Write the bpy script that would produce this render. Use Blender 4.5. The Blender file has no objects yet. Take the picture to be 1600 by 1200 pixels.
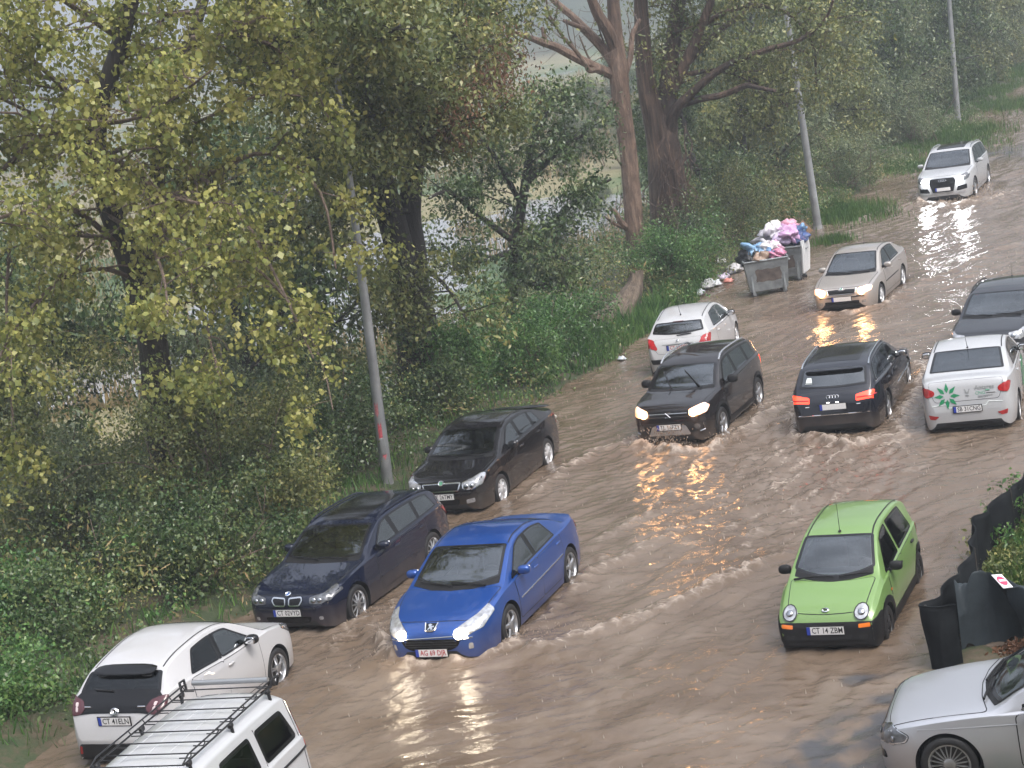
import bpy, bmesh, math, random
import numpy as np
from mathutils import Vector, Matrix
from mathutils.bvhtree import BVHTree
from mathutils.geometry import delaunay_2d_cdt
from mathutils.interpolate import poly_3d_calc
from math import sin, cos, pi, sqrt, radians, atan2

scene = bpy.context.scene
COL = scene.collection
R = random.Random(7)
RNG = np.random.default_rng(11)

# ------------------------------------------------------------------ camera
CF, CTH, CPH, CH = 3019.6, radians(11.234), radians(9.664), 9.615   # focal length in px of a 1600 px wide frame
_fw = np.array([0, cos(CTH), -sin(CTH)]); _up = np.array([0, sin(CTH), cos(CTH)]); _rt = np.array([1., 0, 0])
_r2 = cos(CPH) * _rt - sin(CPH) * _up; _u2 = sin(CPH) * _rt + cos(CPH) * _up
cam_data = bpy.data.cameras.new('camera'); cam = bpy.data.objects.new('camera', cam_data); COL.objects.link(cam)
cam_data.sensor_width = 36; cam_data.lens = CF / 1600 * 36; cam_data.clip_start = .5; cam_data.clip_end = 4000
m = Matrix.Identity(4)
for i in range(3):
    m[i][0] = _r2[i]; m[i][1] = _u2[i]; m[i][2] = -_fw[i]
m[2][3] = CH
cam.matrix_world = m
scene.camera = cam

def at(u, v, z=0.0):
    "point of the world at height z seen at photo pixel u, v"
    d = _fw + (u - 800) / CF * _r2 - (v - 600) / CF * _u2
    t = (z - CH) / d[2]
    return np.array([0, 0, CH]) + t * d
def atY(u, v, Y):
    "point of the world at distance Y along the ground seen at photo pixel u, v"
    d = _fw + (u - 800) / CF * _r2 - (v - 600) / CF * _u2
    return np.array([0, 0, CH]) + Y / d[1] * d
def px(x, y, z):
    "photo pixel of a world point"
    d = np.array([x, y, z - CH]); w = d @ _fw
    return 800 + CF * (d @ _r2) / w, 600 - CF * (d @ _u2) / w
# road frame: s runs up the road, l to its left
RA = radians(66.0); RD = np.array([cos(RA), sin(RA)]); RN = np.array([-sin(RA), cos(RA)])
def road(s, l): return RD[0] * s + RN[0] * l, RD[1] * s + RN[1] * l
def sl(x, y): return x * RD[0] + y * RD[1], x * RN[0] + y * RN[1]

# ------------------------------------------------------------------ noise
_P = np.random.default_rng(3).permutation(512); _P = np.concatenate([_P, _P, _P])
_G = np.random.default_rng(4).normal(size=(512, 2)); _G /= np.linalg.norm(_G, axis=1)[:, None]
def pnoise(x, y):
    x = np.asarray(x, float); y = np.asarray(y, float)
    xi = np.floor(x).astype(int); yi = np.floor(y).astype(int); xf = x - xi; yf = y - yi
    u = xf * xf * xf * (xf * (xf * 6 - 15) + 10); v = yf * yf * yf * (yf * (yf * 6 - 15) + 10)
    def g(i, j, dx, dy):
        h = _P[(_P[i & 511] + j) & 511]; return _G[h, 0] * dx + _G[h, 1] * dy
    a = g(xi, yi, xf, yf); b = g(xi + 1, yi, xf - 1, yf); c = g(xi, yi + 1, xf, yf - 1); d = g(xi + 1, yi + 1, xf - 1, yf - 1)
    return ((a + u * (b - a)) * (1 - v) + (c + u * (d - c)) * v) * 1.5
def fbm(x, y, o=4, g=.5):
    r = 0; a = 1
    for k in range(o):
        r = r + a * pnoise(x + 17.3 * k, y - 9.1 * k); x = x * 2.03; y = y * 2.03; a *= g
    return r
def sstep(a, b, x):
    t = np.clip((np.asarray(x, float) - a) / (b - a), 0, 1); return t * t * (3 - 2 * t)

# ------------------------------------------------------------------ objects
def tag(o, label=None, cat=None, group=None, kind=None):
    if label: o['label'] = label
    if cat: o['category'] = cat
    if group: o['group'] = group
    if kind: o['kind'] = kind
    return o
def empty(name, loc=(0, 0, 0), rz=0.0):
    o = bpy.data.objects.new(name, None); COL.objects.link(o); o.location = loc; o.rotation_euler = (0, 0, rz)
    o.empty_display_size = .2
    return o
def link_mesh(name, me, parent=None, mats=()):
    o = bpy.data.objects.new(name, me); COL.objects.link(o)
    if parent: o.parent = parent
    for mm in mats: me.materials.append(mm)
    return o
def mesh(name, verts, faces, mats=(), parent=None, midx=None, smooth=True, sharp=None):
    me = bpy.data.meshes.new(name)
    me.from_pydata([tuple(map(float, v)) for v in verts], [], [tuple(map(int, f)) for f in faces])
    if smooth: me.polygons.foreach_set('use_smooth', [True] * len(me.polygons))
    if midx is not None: me.polygons.foreach_set('material_index', list(map(int, midx)))
    if sharp: me.set_sharp_from_angle(angle=radians(sharp))
    me.update()
    if not isinstance(mats, (list, tuple)): mats = [mats]
    return link_mesh(name, me, parent, mats)
def quads_mesh(name, V, n=4, mats=(), parent=None, smooth=False):
    "V: (N*n, 3) array, every n rows one face"
    N = len(V) // n
    me = bpy.data.meshes.new(name)
    me.vertices.add(N * n); me.vertices.foreach_set('co', np.ascontiguousarray(V, dtype=np.float32).ravel())
    me.loops.add(N * n); me.loops.foreach_set('vertex_index', np.arange(N * n, dtype=np.int32))
    me.polygons.add(N); me.polygons.foreach_set('loop_start', np.arange(0, N * n, n, dtype=np.int32))
    me.polygons.foreach_set('loop_total', np.full(N, n, dtype=np.int32))
    if smooth: me.polygons.foreach_set('use_smooth', [True] * N)
    me.update(calc_edges=True)
    if not isinstance(mats, (list, tuple)): mats = [mats]
    return link_mesh(name, me, parent, mats)
def grid_mesh(name, X, Y, Z, mats=(), parent=None, smooth=True):
    h, w = X.shape
    V = np.stack([X, Y, Z], -1).reshape(-1, 3)
    i = np.arange(h * w).reshape(h, w)
    F = np.stack([i[:-1, :-1], i[:-1, 1:], i[1:, 1:], i[1:, :-1]], -1).reshape(-1, 4)
    me = bpy.data.meshes.new(name)
    me.vertices.add(len(V)); me.vertices.foreach_set('co', V.astype(np.float32).ravel())
    me.loops.add(len(F) * 4); me.loops.foreach_set('vertex_index', F.astype(np.int32).ravel())
    me.polygons.add(len(F)); me.polygons.foreach_set('loop_start', np.arange(0, len(F) * 4, 4, dtype=np.int32))
    me.polygons.foreach_set('loop_total', np.full(len(F), 4, dtype=np.int32))
    me.polygons.foreach_set('use_smooth', [smooth] * len(F))
    me.update(calc_edges=True)
    if not isinstance(mats, (list, tuple)): mats = [mats]
    return link_mesh(name, me, parent, mats)
class MB:
    "collects shapes into one mesh"
    def __init__(s): s.v = []; s.f = []; s.m = []
    def add(s, v, f, mi=0):
        b = len(s.v); s.v += [tuple(p) for p in v]; s.f += [tuple(b + i for i in q) for q in f]; s.m += [mi] * len(f)
    def box(s, c, d, mi=0, M=None):
        v = [Vector((sx * d[0] / 2, sy * d[1] / 2, sz * d[2] / 2)) for sx in (-1, 1) for sy in (-1, 1) for sz in (-1, 1)]
        if M: v = [M @ p for p in v]
        v = [p + Vector(c) for p in v]
        s.add(v, [(0, 1, 3, 2), (4, 6, 7, 5), (0, 4, 5, 1), (2, 3, 7, 6), (0, 2, 6, 4), (1, 5, 7, 3)], mi)
    def blob(s, c, r, p=2.0, mi=0, n=10, M=None, q=None):
        "superellipsoid: p = 2 ellipsoid, larger = boxier"
        v = []; f = []
        def sg(x, e): return math.copysign(abs(x) ** e, x)
        e = 2.0 / p; e2 = 2.0 / (q or p)
        w = 2 * n
        for i in range(n + 1):
            a = -pi / 2 + pi * i / n
            for j in range(w):
                b = 2 * pi * j / w
                P = Vector((r[0] * sg(cos(a), e) * sg(cos(b), e2), r[1] * sg(cos(a), e) * sg(sin(b), e2), r[2] * sg(sin(a), e)))
                if M: P = M @ P
                v.append(P + Vector(c))
        for i in range(n):
            for j in range(w):
                f.append((i * w + j, i * w + (j + 1) % w, (i + 1) * w + (j + 1) % w, (i + 1) * w + j))
        s.add(v, f, mi)
    def tube(s, pts, rad, n=8, mi=0, cap=True):
        pts = [Vector(p) for p in pts]
        if not isinstance(rad, (list, tuple, np.ndarray)): rad = [rad] * len(pts)
        v = []; f = []
        prev = None
        for i, p in enumerate(pts):
            t = (pts[min(i + 1, len(pts) - 1)] - pts[max(i - 1, 0)])
            if t.length < 1e-9: t = Vector((0, 0, 1))
            t.normalize()
            if prev is None:
                a = t.orthogonal().normalized()
            else:
                a = (prev - t * prev.dot(t))
                a = a.normalized() if a.length > 1e-6 else t.orthogonal().normalized()
            prev = a; b = t.cross(a)
            for j in range(n):
                w = 2 * pi * j / n
                v.append(p + (a * cos(w) + b * sin(w)) * rad[i])
        for i in range(len(pts) - 1):
            for j in range(n):
                f.append((i * n + j, i * n + (j + 1) % n, (i + 1) * n + (j + 1) % n, (i + 1) * n + j))
        if cap:
            f.append(tuple(reversed(range(n)))); f.append(tuple((len(pts) - 1) * n + j for j in range(n)))
        s.add(v, f, mi)
    def lathe(s, prof, axis='y', c=(0, 0, 0), n=24, mi=0, arc=None):
        "prof: (along axis, radius)"
        v = []; f = []
        for (h, r) in prof:
            for j in range(n):
                w = 2 * pi * j / n
                if axis == 'y': v.append((c[0] + r * cos(w), c[1] + h, c[2] + r * sin(w)))
                elif axis == 'x': v.append((c[0] + h, c[1] + r * cos(w), c[2] + r * sin(w)))
                else: v.append((c[0] + r * cos(w), c[1] + r * sin(w), c[2] + h))
        for i in range(len(prof) - 1):
            for j in range(n):
                f.append((i * n + j, i * n + (j + 1) % n, (i + 1) * n + (j + 1) % n, (i + 1) * n + j))
        s.add(v, f, mi)
    def build(s, name, mats, parent=None, smooth=True, sharp=40):
        o = mesh(name, s.v, s.f, mats, parent, s.m, smooth, sharp if smooth else None)
        return o

# ------------------------------------------------------------------ materials
def newmat(name):
    mt = bpy.data.materials.new(name); mt.use_nodes = True
    nt = mt.node_tree; bs = nt.nodes['Principled BSDF']
    return mt, nt, bs
def N(nt, t, **kw):
    n = nt.nodes.new(t)
    for k, v in kw.items():
        if k.startswith('in_'):
            key = k[3:]; key = int(key) if key.isdigit() else key.replace('_', ' ')
            n.inputs[key].default_value = v
        else: setattr(n, k, v)
    return n
def ramp(nt, fac, stops, interp='LINEAR'):
    r = N(nt, 'ShaderNodeValToRGB'); r.color_ramp.interpolation = interp
    e = r.color_ramp.elements
    while len(e) < len(stops): e.new(.5)
    for q, (p, c) in zip(e, stops): q.position = p; q.color = (*c, 1) if len(c) == 3 else c
    nt.links.new(fac, r.inputs[0]); return r.outputs[0]
def simple(name, col, rough=.5, metal=0, coat=0, emit=None, es=0, spec=.5, noise=0, nscale=8, bump=0, bscale=40):
    mt, nt, bs = newmat(name)
    bs.inputs['Base Color'].default_value = (*col, 1); bs.inputs['Roughness'].default_value = rough
    bs.inputs['Metallic'].default_value = metal; bs.inputs['Coat Weight'].default_value = coat
    bs.inputs['Coat Roughness'].default_value = .04; bs.inputs['Specular IOR Level'].default_value = spec
    if emit: bs.inputs['Emission Color'].default_value = (*emit, 1); bs.inputs['Emission Strength'].default_value = es
    if noise or bump:
        tc = N(nt, 'ShaderNodeTexCoord')
    if noise:
        nz = N(nt, 'ShaderNodeTexNoise', in_Scale=nscale, in_Detail=6.0); nt.links.new(tc.outputs['Object'], nz.inputs['Vector'])
        c = ramp(nt, nz.outputs[0], [(.3, tuple(x * (1 - noise) for x in col)), (.7, tuple(min(1, x * (1 + noise)) for x in col))])
        nt.links.new(c, bs.inputs['Base Color'])
    if bump:
        nz2 = N(nt, 'ShaderNodeTexNoise', in_Scale=bscale, in_Detail=4.0); nt.links.new(tc.outputs['Object'], nz2.inputs['Vector'])
        bp = N(nt, 'ShaderNodeBump', in_Strength=bump, in_Distance=.02); nt.links.new(nz2.outputs[0], bp.inputs['Height'])
        nt.links.new(bp.outputs[0], bs.inputs['Normal'])
    return mt
_texts = {}
def text_shape(s, size=1.0, bold=0.0):
    "flat outline of lettering as (verts 2D, faces), centred; kept for reuse"
    k = (s, bold)
    if k not in _texts:
        cu = bpy.data.curves.new('lettering', 'FONT'); cu.body = s; cu.align_x = 'CENTER'; cu.align_y = 'CENTER'; cu.resolution_u = 2; cu.offset = bold
        ob = bpy.data.objects.new('lettering', cu); COL.objects.link(ob)
        dg = bpy.context.evaluated_depsgraph_get(); me = bpy.data.meshes.new_from_object(ob.evaluated_get(dg))
        _texts[k] = (np.array([v.co[:2] for v in me.vertices]), [tuple(p.vertices) for p in me.polygons])
        bpy.data.objects.remove(ob); bpy.data.curves.remove(cu); bpy.data.meshes.remove(me)
    v, f = _texts[k]
    return v * size, f
# ================================================================== cars
def pchip(pts):
    x = np.array([p[0] for p in pts], float); y = np.array([p[1] for p in pts], float)
    h = np.diff(x); d = np.diff(y) / h; n = len(x); mm = np.zeros(n)
    for i in range(1, n - 1):
        if d[i - 1] * d[i] > 0:
            w1 = 2 * h[i] + h[i - 1]; w2 = h[i] + 2 * h[i - 1]; mm[i] = (w1 + w2) / (w1 / d[i - 1] + w2 / d[i])
    mm[0] = d[0]; mm[-1] = d[-1]
    def f(q):
        q = np.clip(np.asarray(q, float), x[0], x[-1]); i = np.clip(np.searchsorted(x, q) - 1, 0, n - 2)
        t = (q - x[i]) / h[i]; t2 = t * t; t3 = t2 * t
        return (2 * t3 - 3 * t2 + 1) * y[i] + (t3 - 2 * t2 + t) * h[i] * mm[i] + (-2 * t3 + 3 * t2) * y[i + 1] + (t3 - t2) * h[i] * mm[i + 1]
    return f
def chaikin(P, k=2):
    for _ in range(k):
        Q = [P[0]]
        for a, b in zip(P[:-1], P[1:]):
            Q += [a * .75 + b * .25, a * .25 + b * .75]
        Q.append(P[-1]); P = Q
    return P

def paint_mat(name, col, metal=.35, rough=.38, coat=1.0):
    mt, nt, bs = newmat(name)
    geo = N(nt, 'ShaderNodeNewGeometry'); tc = N(nt, 'ShaderNodeTexCoord')
    # road film thrown up by the wheels: brown below the sills, patchy
    sep = N(nt, 'ShaderNodeSeparateXYZ'); nt.links.new(tc.outputs['Object'], sep.inputs[0])
    nz = N(nt, 'ShaderNodeTexNoise', in_Scale=3.5, in_Detail=6.0, in_Roughness=.65); nt.links.new(tc.outputs['Object'], nz.inputs['Vector'])
    hgt = N(nt, 'ShaderNodeMapRange', in_1=.62, in_2=.16, in_3=0.0, in_4=.55); nt.links.new(sep.outputs['Z'], hgt.inputs[0])
    mul = N(nt, 'ShaderNodeMath', operation='MULTIPLY'); nt.links.new(hgt.outputs[0], mul.inputs[0]); nt.links.new(nz.outputs[0], mul.inputs[1])
    mx = N(nt, 'ShaderNodeMix', data_type='RGBA'); mx.inputs[6].default_value = (*col, 1); mx.inputs[7].default_value = (.17, .125, .09, 1)
    nt.links.new(mul.outputs[0], mx.inputs[0])
    inner = N(nt, 'ShaderNodeMix', data_type='RGBA'); inner.inputs[7].default_value = (.02, .02, .022, 1)
    nt.links.new(geo.outputs['Backfacing'], inner.inputs[0]); nt.links.new(mx.outputs[2], inner.inputs[6])
    nt.links.new(inner.outputs[2], bs.inputs['Base Color'])
    bs.inputs['Metallic'].default_value = metal; bs.inputs['Roughness'].default_value = rough; bs.inputs['Specular IOR Level'].default_value = .05
    bs.inputs['Coat IOR'].default_value = 1.6
    bs.inputs['Coat Weight'].default_value = coat; bs.inputs['Coat Roughness'].default_value = .03
    # rain beads on the lacquer
    vo = N(nt, 'ShaderNodeTexVoronoi', in_Scale=70.0); nt.links.new(tc.outputs['Object'], vo.inputs['Vector'])
    bd = ramp(nt, vo.outputs['Distance'], [(.0, (1, 1, 1)), (.32, (0, 0, 0))])
    n3 = N(nt, 'ShaderNodeTexNoise', in_Scale=2.2, in_Detail=3.0); nt.links.new(tc.outputs['Object'], n3.inputs['Vector'])
    ad = N(nt, 'ShaderNodeMath', operation='MULTIPLY_ADD', in_1=.25); nt.links.new(bd, ad.inputs[0]); nt.links.new(n3.outputs[0], ad.inputs[2])
    bp = N(nt, 'ShaderNodeBump', in_Strength=.02, in_Distance=.012); nt.links.new(ad.outputs[0], bp.inputs['Height'])
    nt.links.new(bp.outputs[0], bs.inputs['Coat Normal'])
    return mt
def glass_mat(name, tint, ior=2.3):
    mt, nt, bs = newmat(name); nt.nodes.remove(bs)
    out = nt.nodes['Material Output']
    tr = N(nt, 'ShaderNodeBsdfTransparent'); tr.inputs[0].default_value = (*tint, 1)
    gl = N(nt, 'ShaderNodeBsdfGlossy'); gl.inputs['Roughness'].default_value = .03; gl.inputs[0].default_value = (.92, .97, 1, 1)
    fr = N(nt, 'ShaderNodeFresnel', in_IOR=ior); mx = N(nt, 'ShaderNodeMixShader')
    tc = N(nt, 'ShaderNodeTexCoord'); nz = N(nt, 'ShaderNodeTexNoise', in_Scale=26.0, in_Detail=3.0); nt.links.new(tc.outputs['Object'], nz.inputs['Vector'])
    bp = N(nt, 'ShaderNodeBump', in_Strength=.018, in_Distance=.01); nt.links.new(nz.outputs[0], bp.inputs['Height'])
    nt.links.new(bp.outputs[0], gl.inputs['Normal'])
    nt.links.new(fr.outputs[0], mx.inputs[0]); nt.links.new(tr.outputs[0], mx.inputs[1]); nt.links.new(gl.outputs[0], mx.inputs[2])
    nt.links.new(mx.outputs[0], out.inputs['Surface'])
    return mt

M = {}
M['underbody'] = simple('underbody black', (.012, .012, .013), .8)
M['rubber'] = simple('tyre rubber', (.014, .014, .015), .55, bump=.2)
M['plastic'] = simple('black plastic', (.013, .013, .014), .5, spec=.22, bump=.15, bscale=120)
M['gloss_black'] = simple('gloss black trim', (.006, .006, .007), .10, spec=.35)
M['seam'] = simple('panel gap', (.006, .006, .007), .8)
M['chrome'] = simple('chrome', (.72, .73, .75), .12, metal=1)
M['alloy'] = simple('alloy wheel', (.48, .49, .51), .3, metal=.85, noise=.25, nscale=5)
M['hubcap'] = simple('plastic hub cap', (.55, .56, .58), .35, metal=.4, noise=.25, nscale=5)
M['steel_dark'] = simple('dark steel wheel', (.02, .02, .022), .5, metal=.3)
M['brake'] = simple('brake disc', (.07, .065, .06), .6, metal=.6)
M['glass'] = glass_mat('window glass', (.30, .36, .36))
M['privacy'] = glass_mat('tinted window glass', (.10, .115, .12))
M['black_glass'] = glass_mat('black tinted glass', (.05, .055, .06), 1.55)
M['frit'] = simple('window border', (.008, .008, .009), .15)
M['seat'] = simple('seat cloth', (.06, .06, .065), .9, noise=.3, nscale=20)
M['seat_light'] = simple('light seat cloth', (.25, .26, .27), .9)
M['dash'] = simple('dashboard plastic', (.035, .035, .038), .6)
M['plate'] = simple('plate white', (.72, .72, .72), .35)
M['plate_blue'] = simple('plate blue band', (.02, .05, .35), .35)
M['plate_ink'] = simple('plate black letters', (.015, .015, .02), .5)
M['plate_red'] = simple('plate red letters', (.42, .03, .04), .5)
M['lamp'] = simple('headlamp lens', (.42, .43, .45), .08, metal=.5, coat=1, noise=.35, nscale=14)
M['lamp_dark'] = simple('smoked headlamp lens', (.12, .125, .135), .08, metal=.4, coat=1, noise=.5, nscale=14)
M['reflector'] = simple('lamp reflector', (.42, .43, .45), .15, metal=1)
M['lit_warm'] = simple('lit warm bulb', (1, 1, 1), .3, emit=(1, .44, .15), es=8)
M['lit_white'] = simple('lit white bulb', (1, 1, 1), .3, emit=(1, .86, .66), es=18)
M['lit_cool'] = simple('lit xenon bulb', (1, 1, 1), .3, emit=(.95, .98, 1), es=45)
M['lit_lens'] = simple('glowing lens', (.9, .8, .7), .2, emit=(1, .42, .14), es=.85, coat=1)
M['lit_lens_cool'] = simple('glowing xenon lens', (.9, .9, .9), .2, emit=(1, .97, .92), es=2.0, coat=1)
M['tail'] = simple('tail lamp red', (.36, .012, .014), .1, coat=1, noise=.3, nscale=12)
M['tail_dark'] = simple('dark tail lamp', (.06, .006, .010), .1, coat=1)
M['tail_lit'] = simple('lit tail lamp', (.5, .02, .01), .2, emit=(1, .055, .02), es=2.2, coat=1)
M['tail_clear'] = simple('clear tail lamp inset', (.5, .42, .42), .1, coat=1)
M['amber'] = simple('amber indicator', (.75, .19, .02), .15, coat=1)
M['badge_blue'] = simple('badge blue', (.05, .12, .35), .3)
M['badge_green'] = simple('badge green', (.1, .3, .18), .3)
M['green_star'] = simple('green livery film', (.012, .21, .085), .3)
M['grey_ink'] = simple('grey livery lettering', (.24, .25, .25), .4)
M['green_ink'] = simple('green livery lettering', (.1, .32, .2), .4)
M['film'] = simple('pale film', (.62, .67, .66), .35)
M['paper'] = simple('paper sheet', (.75, .78, .82), .7)
M['sun_visor_strip'] = simple('roof rail silver', (.5, .51, .53), .25, metal=.8)

class Car:
    def __init__(s, name, L, W, H, fo, wb, Rw, top, belt, plan=None, tumble=.36, clear=.2, zw=.55, paint=None, arch=.055, crown=.045, taper=0):
        s.L, s.W, s.H, s.fo, s.wb, s.Rw = L, W, H, fo, wb, Rw
        s.qf, s.qr = fo, fo + wb
        s.zt = pchip(top); s.zb_ = pchip(belt); s.tum = tumble; s.taper = taper; s.zw = zw; s.crown = crown; s.paint = paint
        h = W / 2
        s.plan = pchip(plan or [(0, .56 * h), (.03, .70 * h), (.1, .83 * h), (.25, .92 * h), (.55, .975 * h), (1.1, h), (L * .6, h), (L - .9, .985 * h), (L - .35, .93 * h), (L - .12, .86 * h), (L - .03, .77 * h), (L, .66 * h)])
        c = clear
        s.floor = pchip([(0, .33), (.02, .25), (.07, .205), (.2, c - .02), (L - .3, c - .01), (L - .1, c + .0), (L - .02, c + .05), (L, .34)])
        s.Ra = Rw + arch
        s.root = empty(name)
        s.hub = Rw
        s._body()
    # ---- section geometry
    def zb(s, q): return np.minimum(s.zb_(q), s.zt(q) - .012)
    def side(s, q, z, zb):
        p = s.plan(q); low = np.clip((s.zw - z) / s.zw, 0, 1); hi = np.clip((z - s.zw) / np.maximum(zb - s.zw, .05), 0, 1)
        return p * (1 - .10 * low ** 2 - .045 * hi ** 1.6)
    def ze(s, q):
        zt, zb = s.zt(q), s.zb(q); c = s.crown
        return np.where(zt - c > zb + .03, zt - c, zb + .4 * (zt - zb))
    def we(s, q):
        ws = s.side(q, s.zb(q), s.zb(q))
        return np.maximum(ws - .035 - (s.tum + s.taper * sstep(s.L - 1.7, s.L - .35, q)) * (s.ze(q) - s.zb(q)), .3 * ws)
    def za(s, q):
        f = float(s.floor(q)); r = f
        for qa in (s.qf, s.qr):
            d = abs(q - qa)
            if d <= s.Ra + 1e-6: r = max(r, s.hub + sqrt(max(s.Ra ** 2 - d * d, 0)))
        return f, r
    def section(s, q, force_floor=False):
        zf, za = s.za(q)
        if force_floor: za = zf
        zt, zb, ze, we = float(s.zt(q)), float(s.zb(q)), float(s.ze(q)), float(s.we(q))
        zf = min(zf, zt - .02); za = min(za, zb - .02) if za > zf else zf
        zb = max(zb, za + .008)
        sd = lambda z: float(s.side(q, z, zb))
        wl = sd(za); ws = sd(zb); wi = max(wl - .27, .3 * wl)
        V = lambda y, z: np.array([y, z])
        pts = [V(wl, za)]
        for t in (.05, .22, .45, .68, .86, .96): pts.append(V(sd(za + t * (zb - za)), za + t * (zb - za)))
        pts.append(V(ws, zb))
        for t in (.06, .2, .5, .8, .94): pts.append(V(ws + (we - ws) * t - .02 * (1 - t) * min(1, (ze - zb) * 6) * (1 if t < .1 else .8), zb + (ze - zb) * t))
        pts += [V(we, ze), V(we * .95, ze + (zt - ze) * .22), V(we * .8, ze + (zt - ze) * .58), V(we * .5, ze + (zt - ze) * .88), V(we * .2, zt - (zt - ze) * .01), V(0, zt)]
        up = chaikin(pts, 1)
        low = [V(0, zf), V(wi, zf), V(wi, za)]
        return low + up
    def X(s, q): return s.L / 2 - q
    def _body(s):
        L = s.L
        qs = list(np.concatenate([[0, .004, .012, .024, .04, .06, .085, .115, .15, .19, .24], np.arange(.29, L - .28, .05), L - np.array([.24, .19, .15, .115, .085, .06, .04, .024, .012, .004, 0])]))
        st = []
        for qa in (s.qf, s.qr):
            qs = [q for q in qs if abs(q - qa) > s.Ra + .012]
            for k in range(25):
                a = pi * k / 24; qs.append(qa + s.Ra * cos(a))
        qs = sorted(qs)
        for q in qs:
            edge = [qa for qa in (s.qf, s.qr) if abs(abs(q - qa) - s.Ra) < 1e-6]
            if edge and q < edge[0]: st.append((q - .003, s.section(q - .003, True)))
            st.append((q, s.section(q)))
            if edge and q > edge[0]: st.append((q + .003, s.section(q + .003, True)))
        bm = bmesh.new(); rows = []
        nlow = 3
        for q, P in st:
            x = s.X(q)
            left = [bm.verts.new((x, p[0], p[1])) for p in P]
            right = [left[0]] + [bm.verts.new((x, -p[0], p[1])) for p in P[1:-1]] + [left[-1]]
            rows.append((left, right))
        for (l0, r0), (l1, r1) in zip(rows[:-1], rows[1:]):
            for i in range(len(l0) - 1):
                mi = 1 if i < nlow else 0
                for a, b, c, d in ((l0[i], l1[i], l1[i + 1], l0[i + 1]), (r0[i + 1], r1[i + 1], r1[i], r0[i])):
                    vs = []
                    for v in (a, b, c, d):
                        if v not in vs: vs.append(v)
                    try: f = bm.faces.new(vs); f.material_index = mi; f.smooth = True
                    except ValueError: pass
        for (l, r), flip in ((rows[0], 0), (rows[-1], 1)):
            for i in range(len(l) - 1):
                vs = []
                for v in (l[i], l[i + 1], r[i + 1], r[i]):
                    if v not in vs: vs.append(v)
                if len(vs) > 2: bm.faces.new(vs).smooth = True
        bmesh.ops.remove_doubles(bm, verts=bm.verts, dist=.0006)
        bmesh.ops.recalc_face_normals(bm, faces=bm.faces)
        bm.normal_update(); bm.faces.ensure_lookup_table()
        s.bm = bm; s.bvh = BVHTree.FromBMesh(bm)
        s.holes = []
    # ---- projection
    def cast(s, o, d):
        h = s.bvh.ray_cast(Vector(o), Vector(d))
        if h[0] is None:
            h = s.bvh.find_nearest(Vector(o) + Vector(d) * 3)
        co, n, i, _ = h
        f = s.bm.faces[i]
        w = poly_3d_calc([v.co for v in f.verts], co)
        nn = Vector((0, 0, 0))
        for v, k in zip(f.verts, w): nn += v.normal * k
        if nn.length < 1e-6: nn = n
        nn.normalize()
        if nn.dot(n) < .6: nn = n
        return co, nn
    def snap(s, p):
        k = p[0]
        if k == 'f': return s.cast((s.L / 2 + 2, p[1], p[2]), (-1, 0, 0))
        if k == 'r': return s.cast((-s.L / 2 - 2, p[1], p[2]), (1, 0, 0))
        if k == 's': return s.cast((s.X(p[1]), 3, p[2]), (0, -1, 0))
        if k == 'S': return s.cast((s.X(p[1]), -3, p[2]), (0, 1, 0))
        if k == 't': return s.cast((s.X(p[1]), p[2], 4), (0, 0, -1))
    def mir(s, P):
        o = []
        for p in P:
            if p[0] in 'fr': o.append((p[0], -p[1], p[2]))
            elif p[0] == 't': o.append((p[0], p[1], -p[2]))
            elif p[0] == 's': o.append(('S',) + tuple(p[1:]))
            else: o.append(('s',) + tuple(p[1:]))
        return o
    def frame(s, P, d=None):
        q = [s.snap(p) for p in P]
        n = sum((x[1] for x in q), Vector((0, 0, 0))).normalized() if d is None else -Vector(d).normalized()
        c = sum((x[0] for x in q), Vector((0, 0, 0))) / len(q)
        e1 = Vector((0, 0, 1)).cross(n)
        e1 = e1.normalized() if e1.length > .15 else Vector((0, 1, 0)).cross(n).normalized()
        e2 = n.cross(e1)
        p2 = [((x[0] - c).dot(e1), (x[0] - c).dot(e2)) for x in q]
        A = sum(p2[i][0] * p2[(i + 1) % len(p2)][1] - p2[(i + 1) % len(p2)][0] * p2[i][1] for i in range(len(p2)))
        if A < 0: p2 = p2[::-1]
        return c, n, e1, e2, p2
    @staticmethod
    def round_poly(P, r, step=.05):
        out = []; n = len(P)
        for i in range(n):
            a, b, c = (np.array(P[i - 1]), np.array(P[i]), np.array(P[(i + 1) % n]))
            u, v = a - b, c - b; lu, lv = np.linalg.norm(u), np.linalg.norm(v)
            k = min(r, lu * .45, lv * .45)
            if k < 1e-4: out.append(tuple(b)); continue
            p0, p1 = b + u / lu * k, b + v / lv * k
            for t in (0, .25, .5, .75, 1): out.append(tuple((1 - t) ** 2 * p0 + 2 * t * (1 - t) * b + t * t * p1))
        dense = []
        for i in range(len(out)):
            a, b = np.array(out[i]), np.array(out[(i + 1) % len(out)]); L = np.linalg.norm(b - a)
            if L < 1e-5: continue
            k = max(1, int(L / step))
            for t in range(k): dense.append(tuple(a + (b - a) * t / k))
        return dense
    @staticmethod
    def inset(P, d):
        P = np.array(P); a = np.roll(P, 1, 0); b = np.roll(P, -1, 0)
        t = b - a; t /= np.maximum(np.linalg.norm(t, axis=1), 1e-9)[:, None]
        return P + np.stack([-t[:, 1], t[:, 0]], 1) * d      # ccw: left of travel is inside
    def lift(s, c, n, e1, e2, p, off):
        o = c + e1 * p[0] + e2 * p[1]
        co, nn = s.cast(o + n * 1.2, -n)
        if (co - o).length > .45: co, nn, *_ = s.bvh.find_nearest(o)
        return co + nn * off, nn
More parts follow.
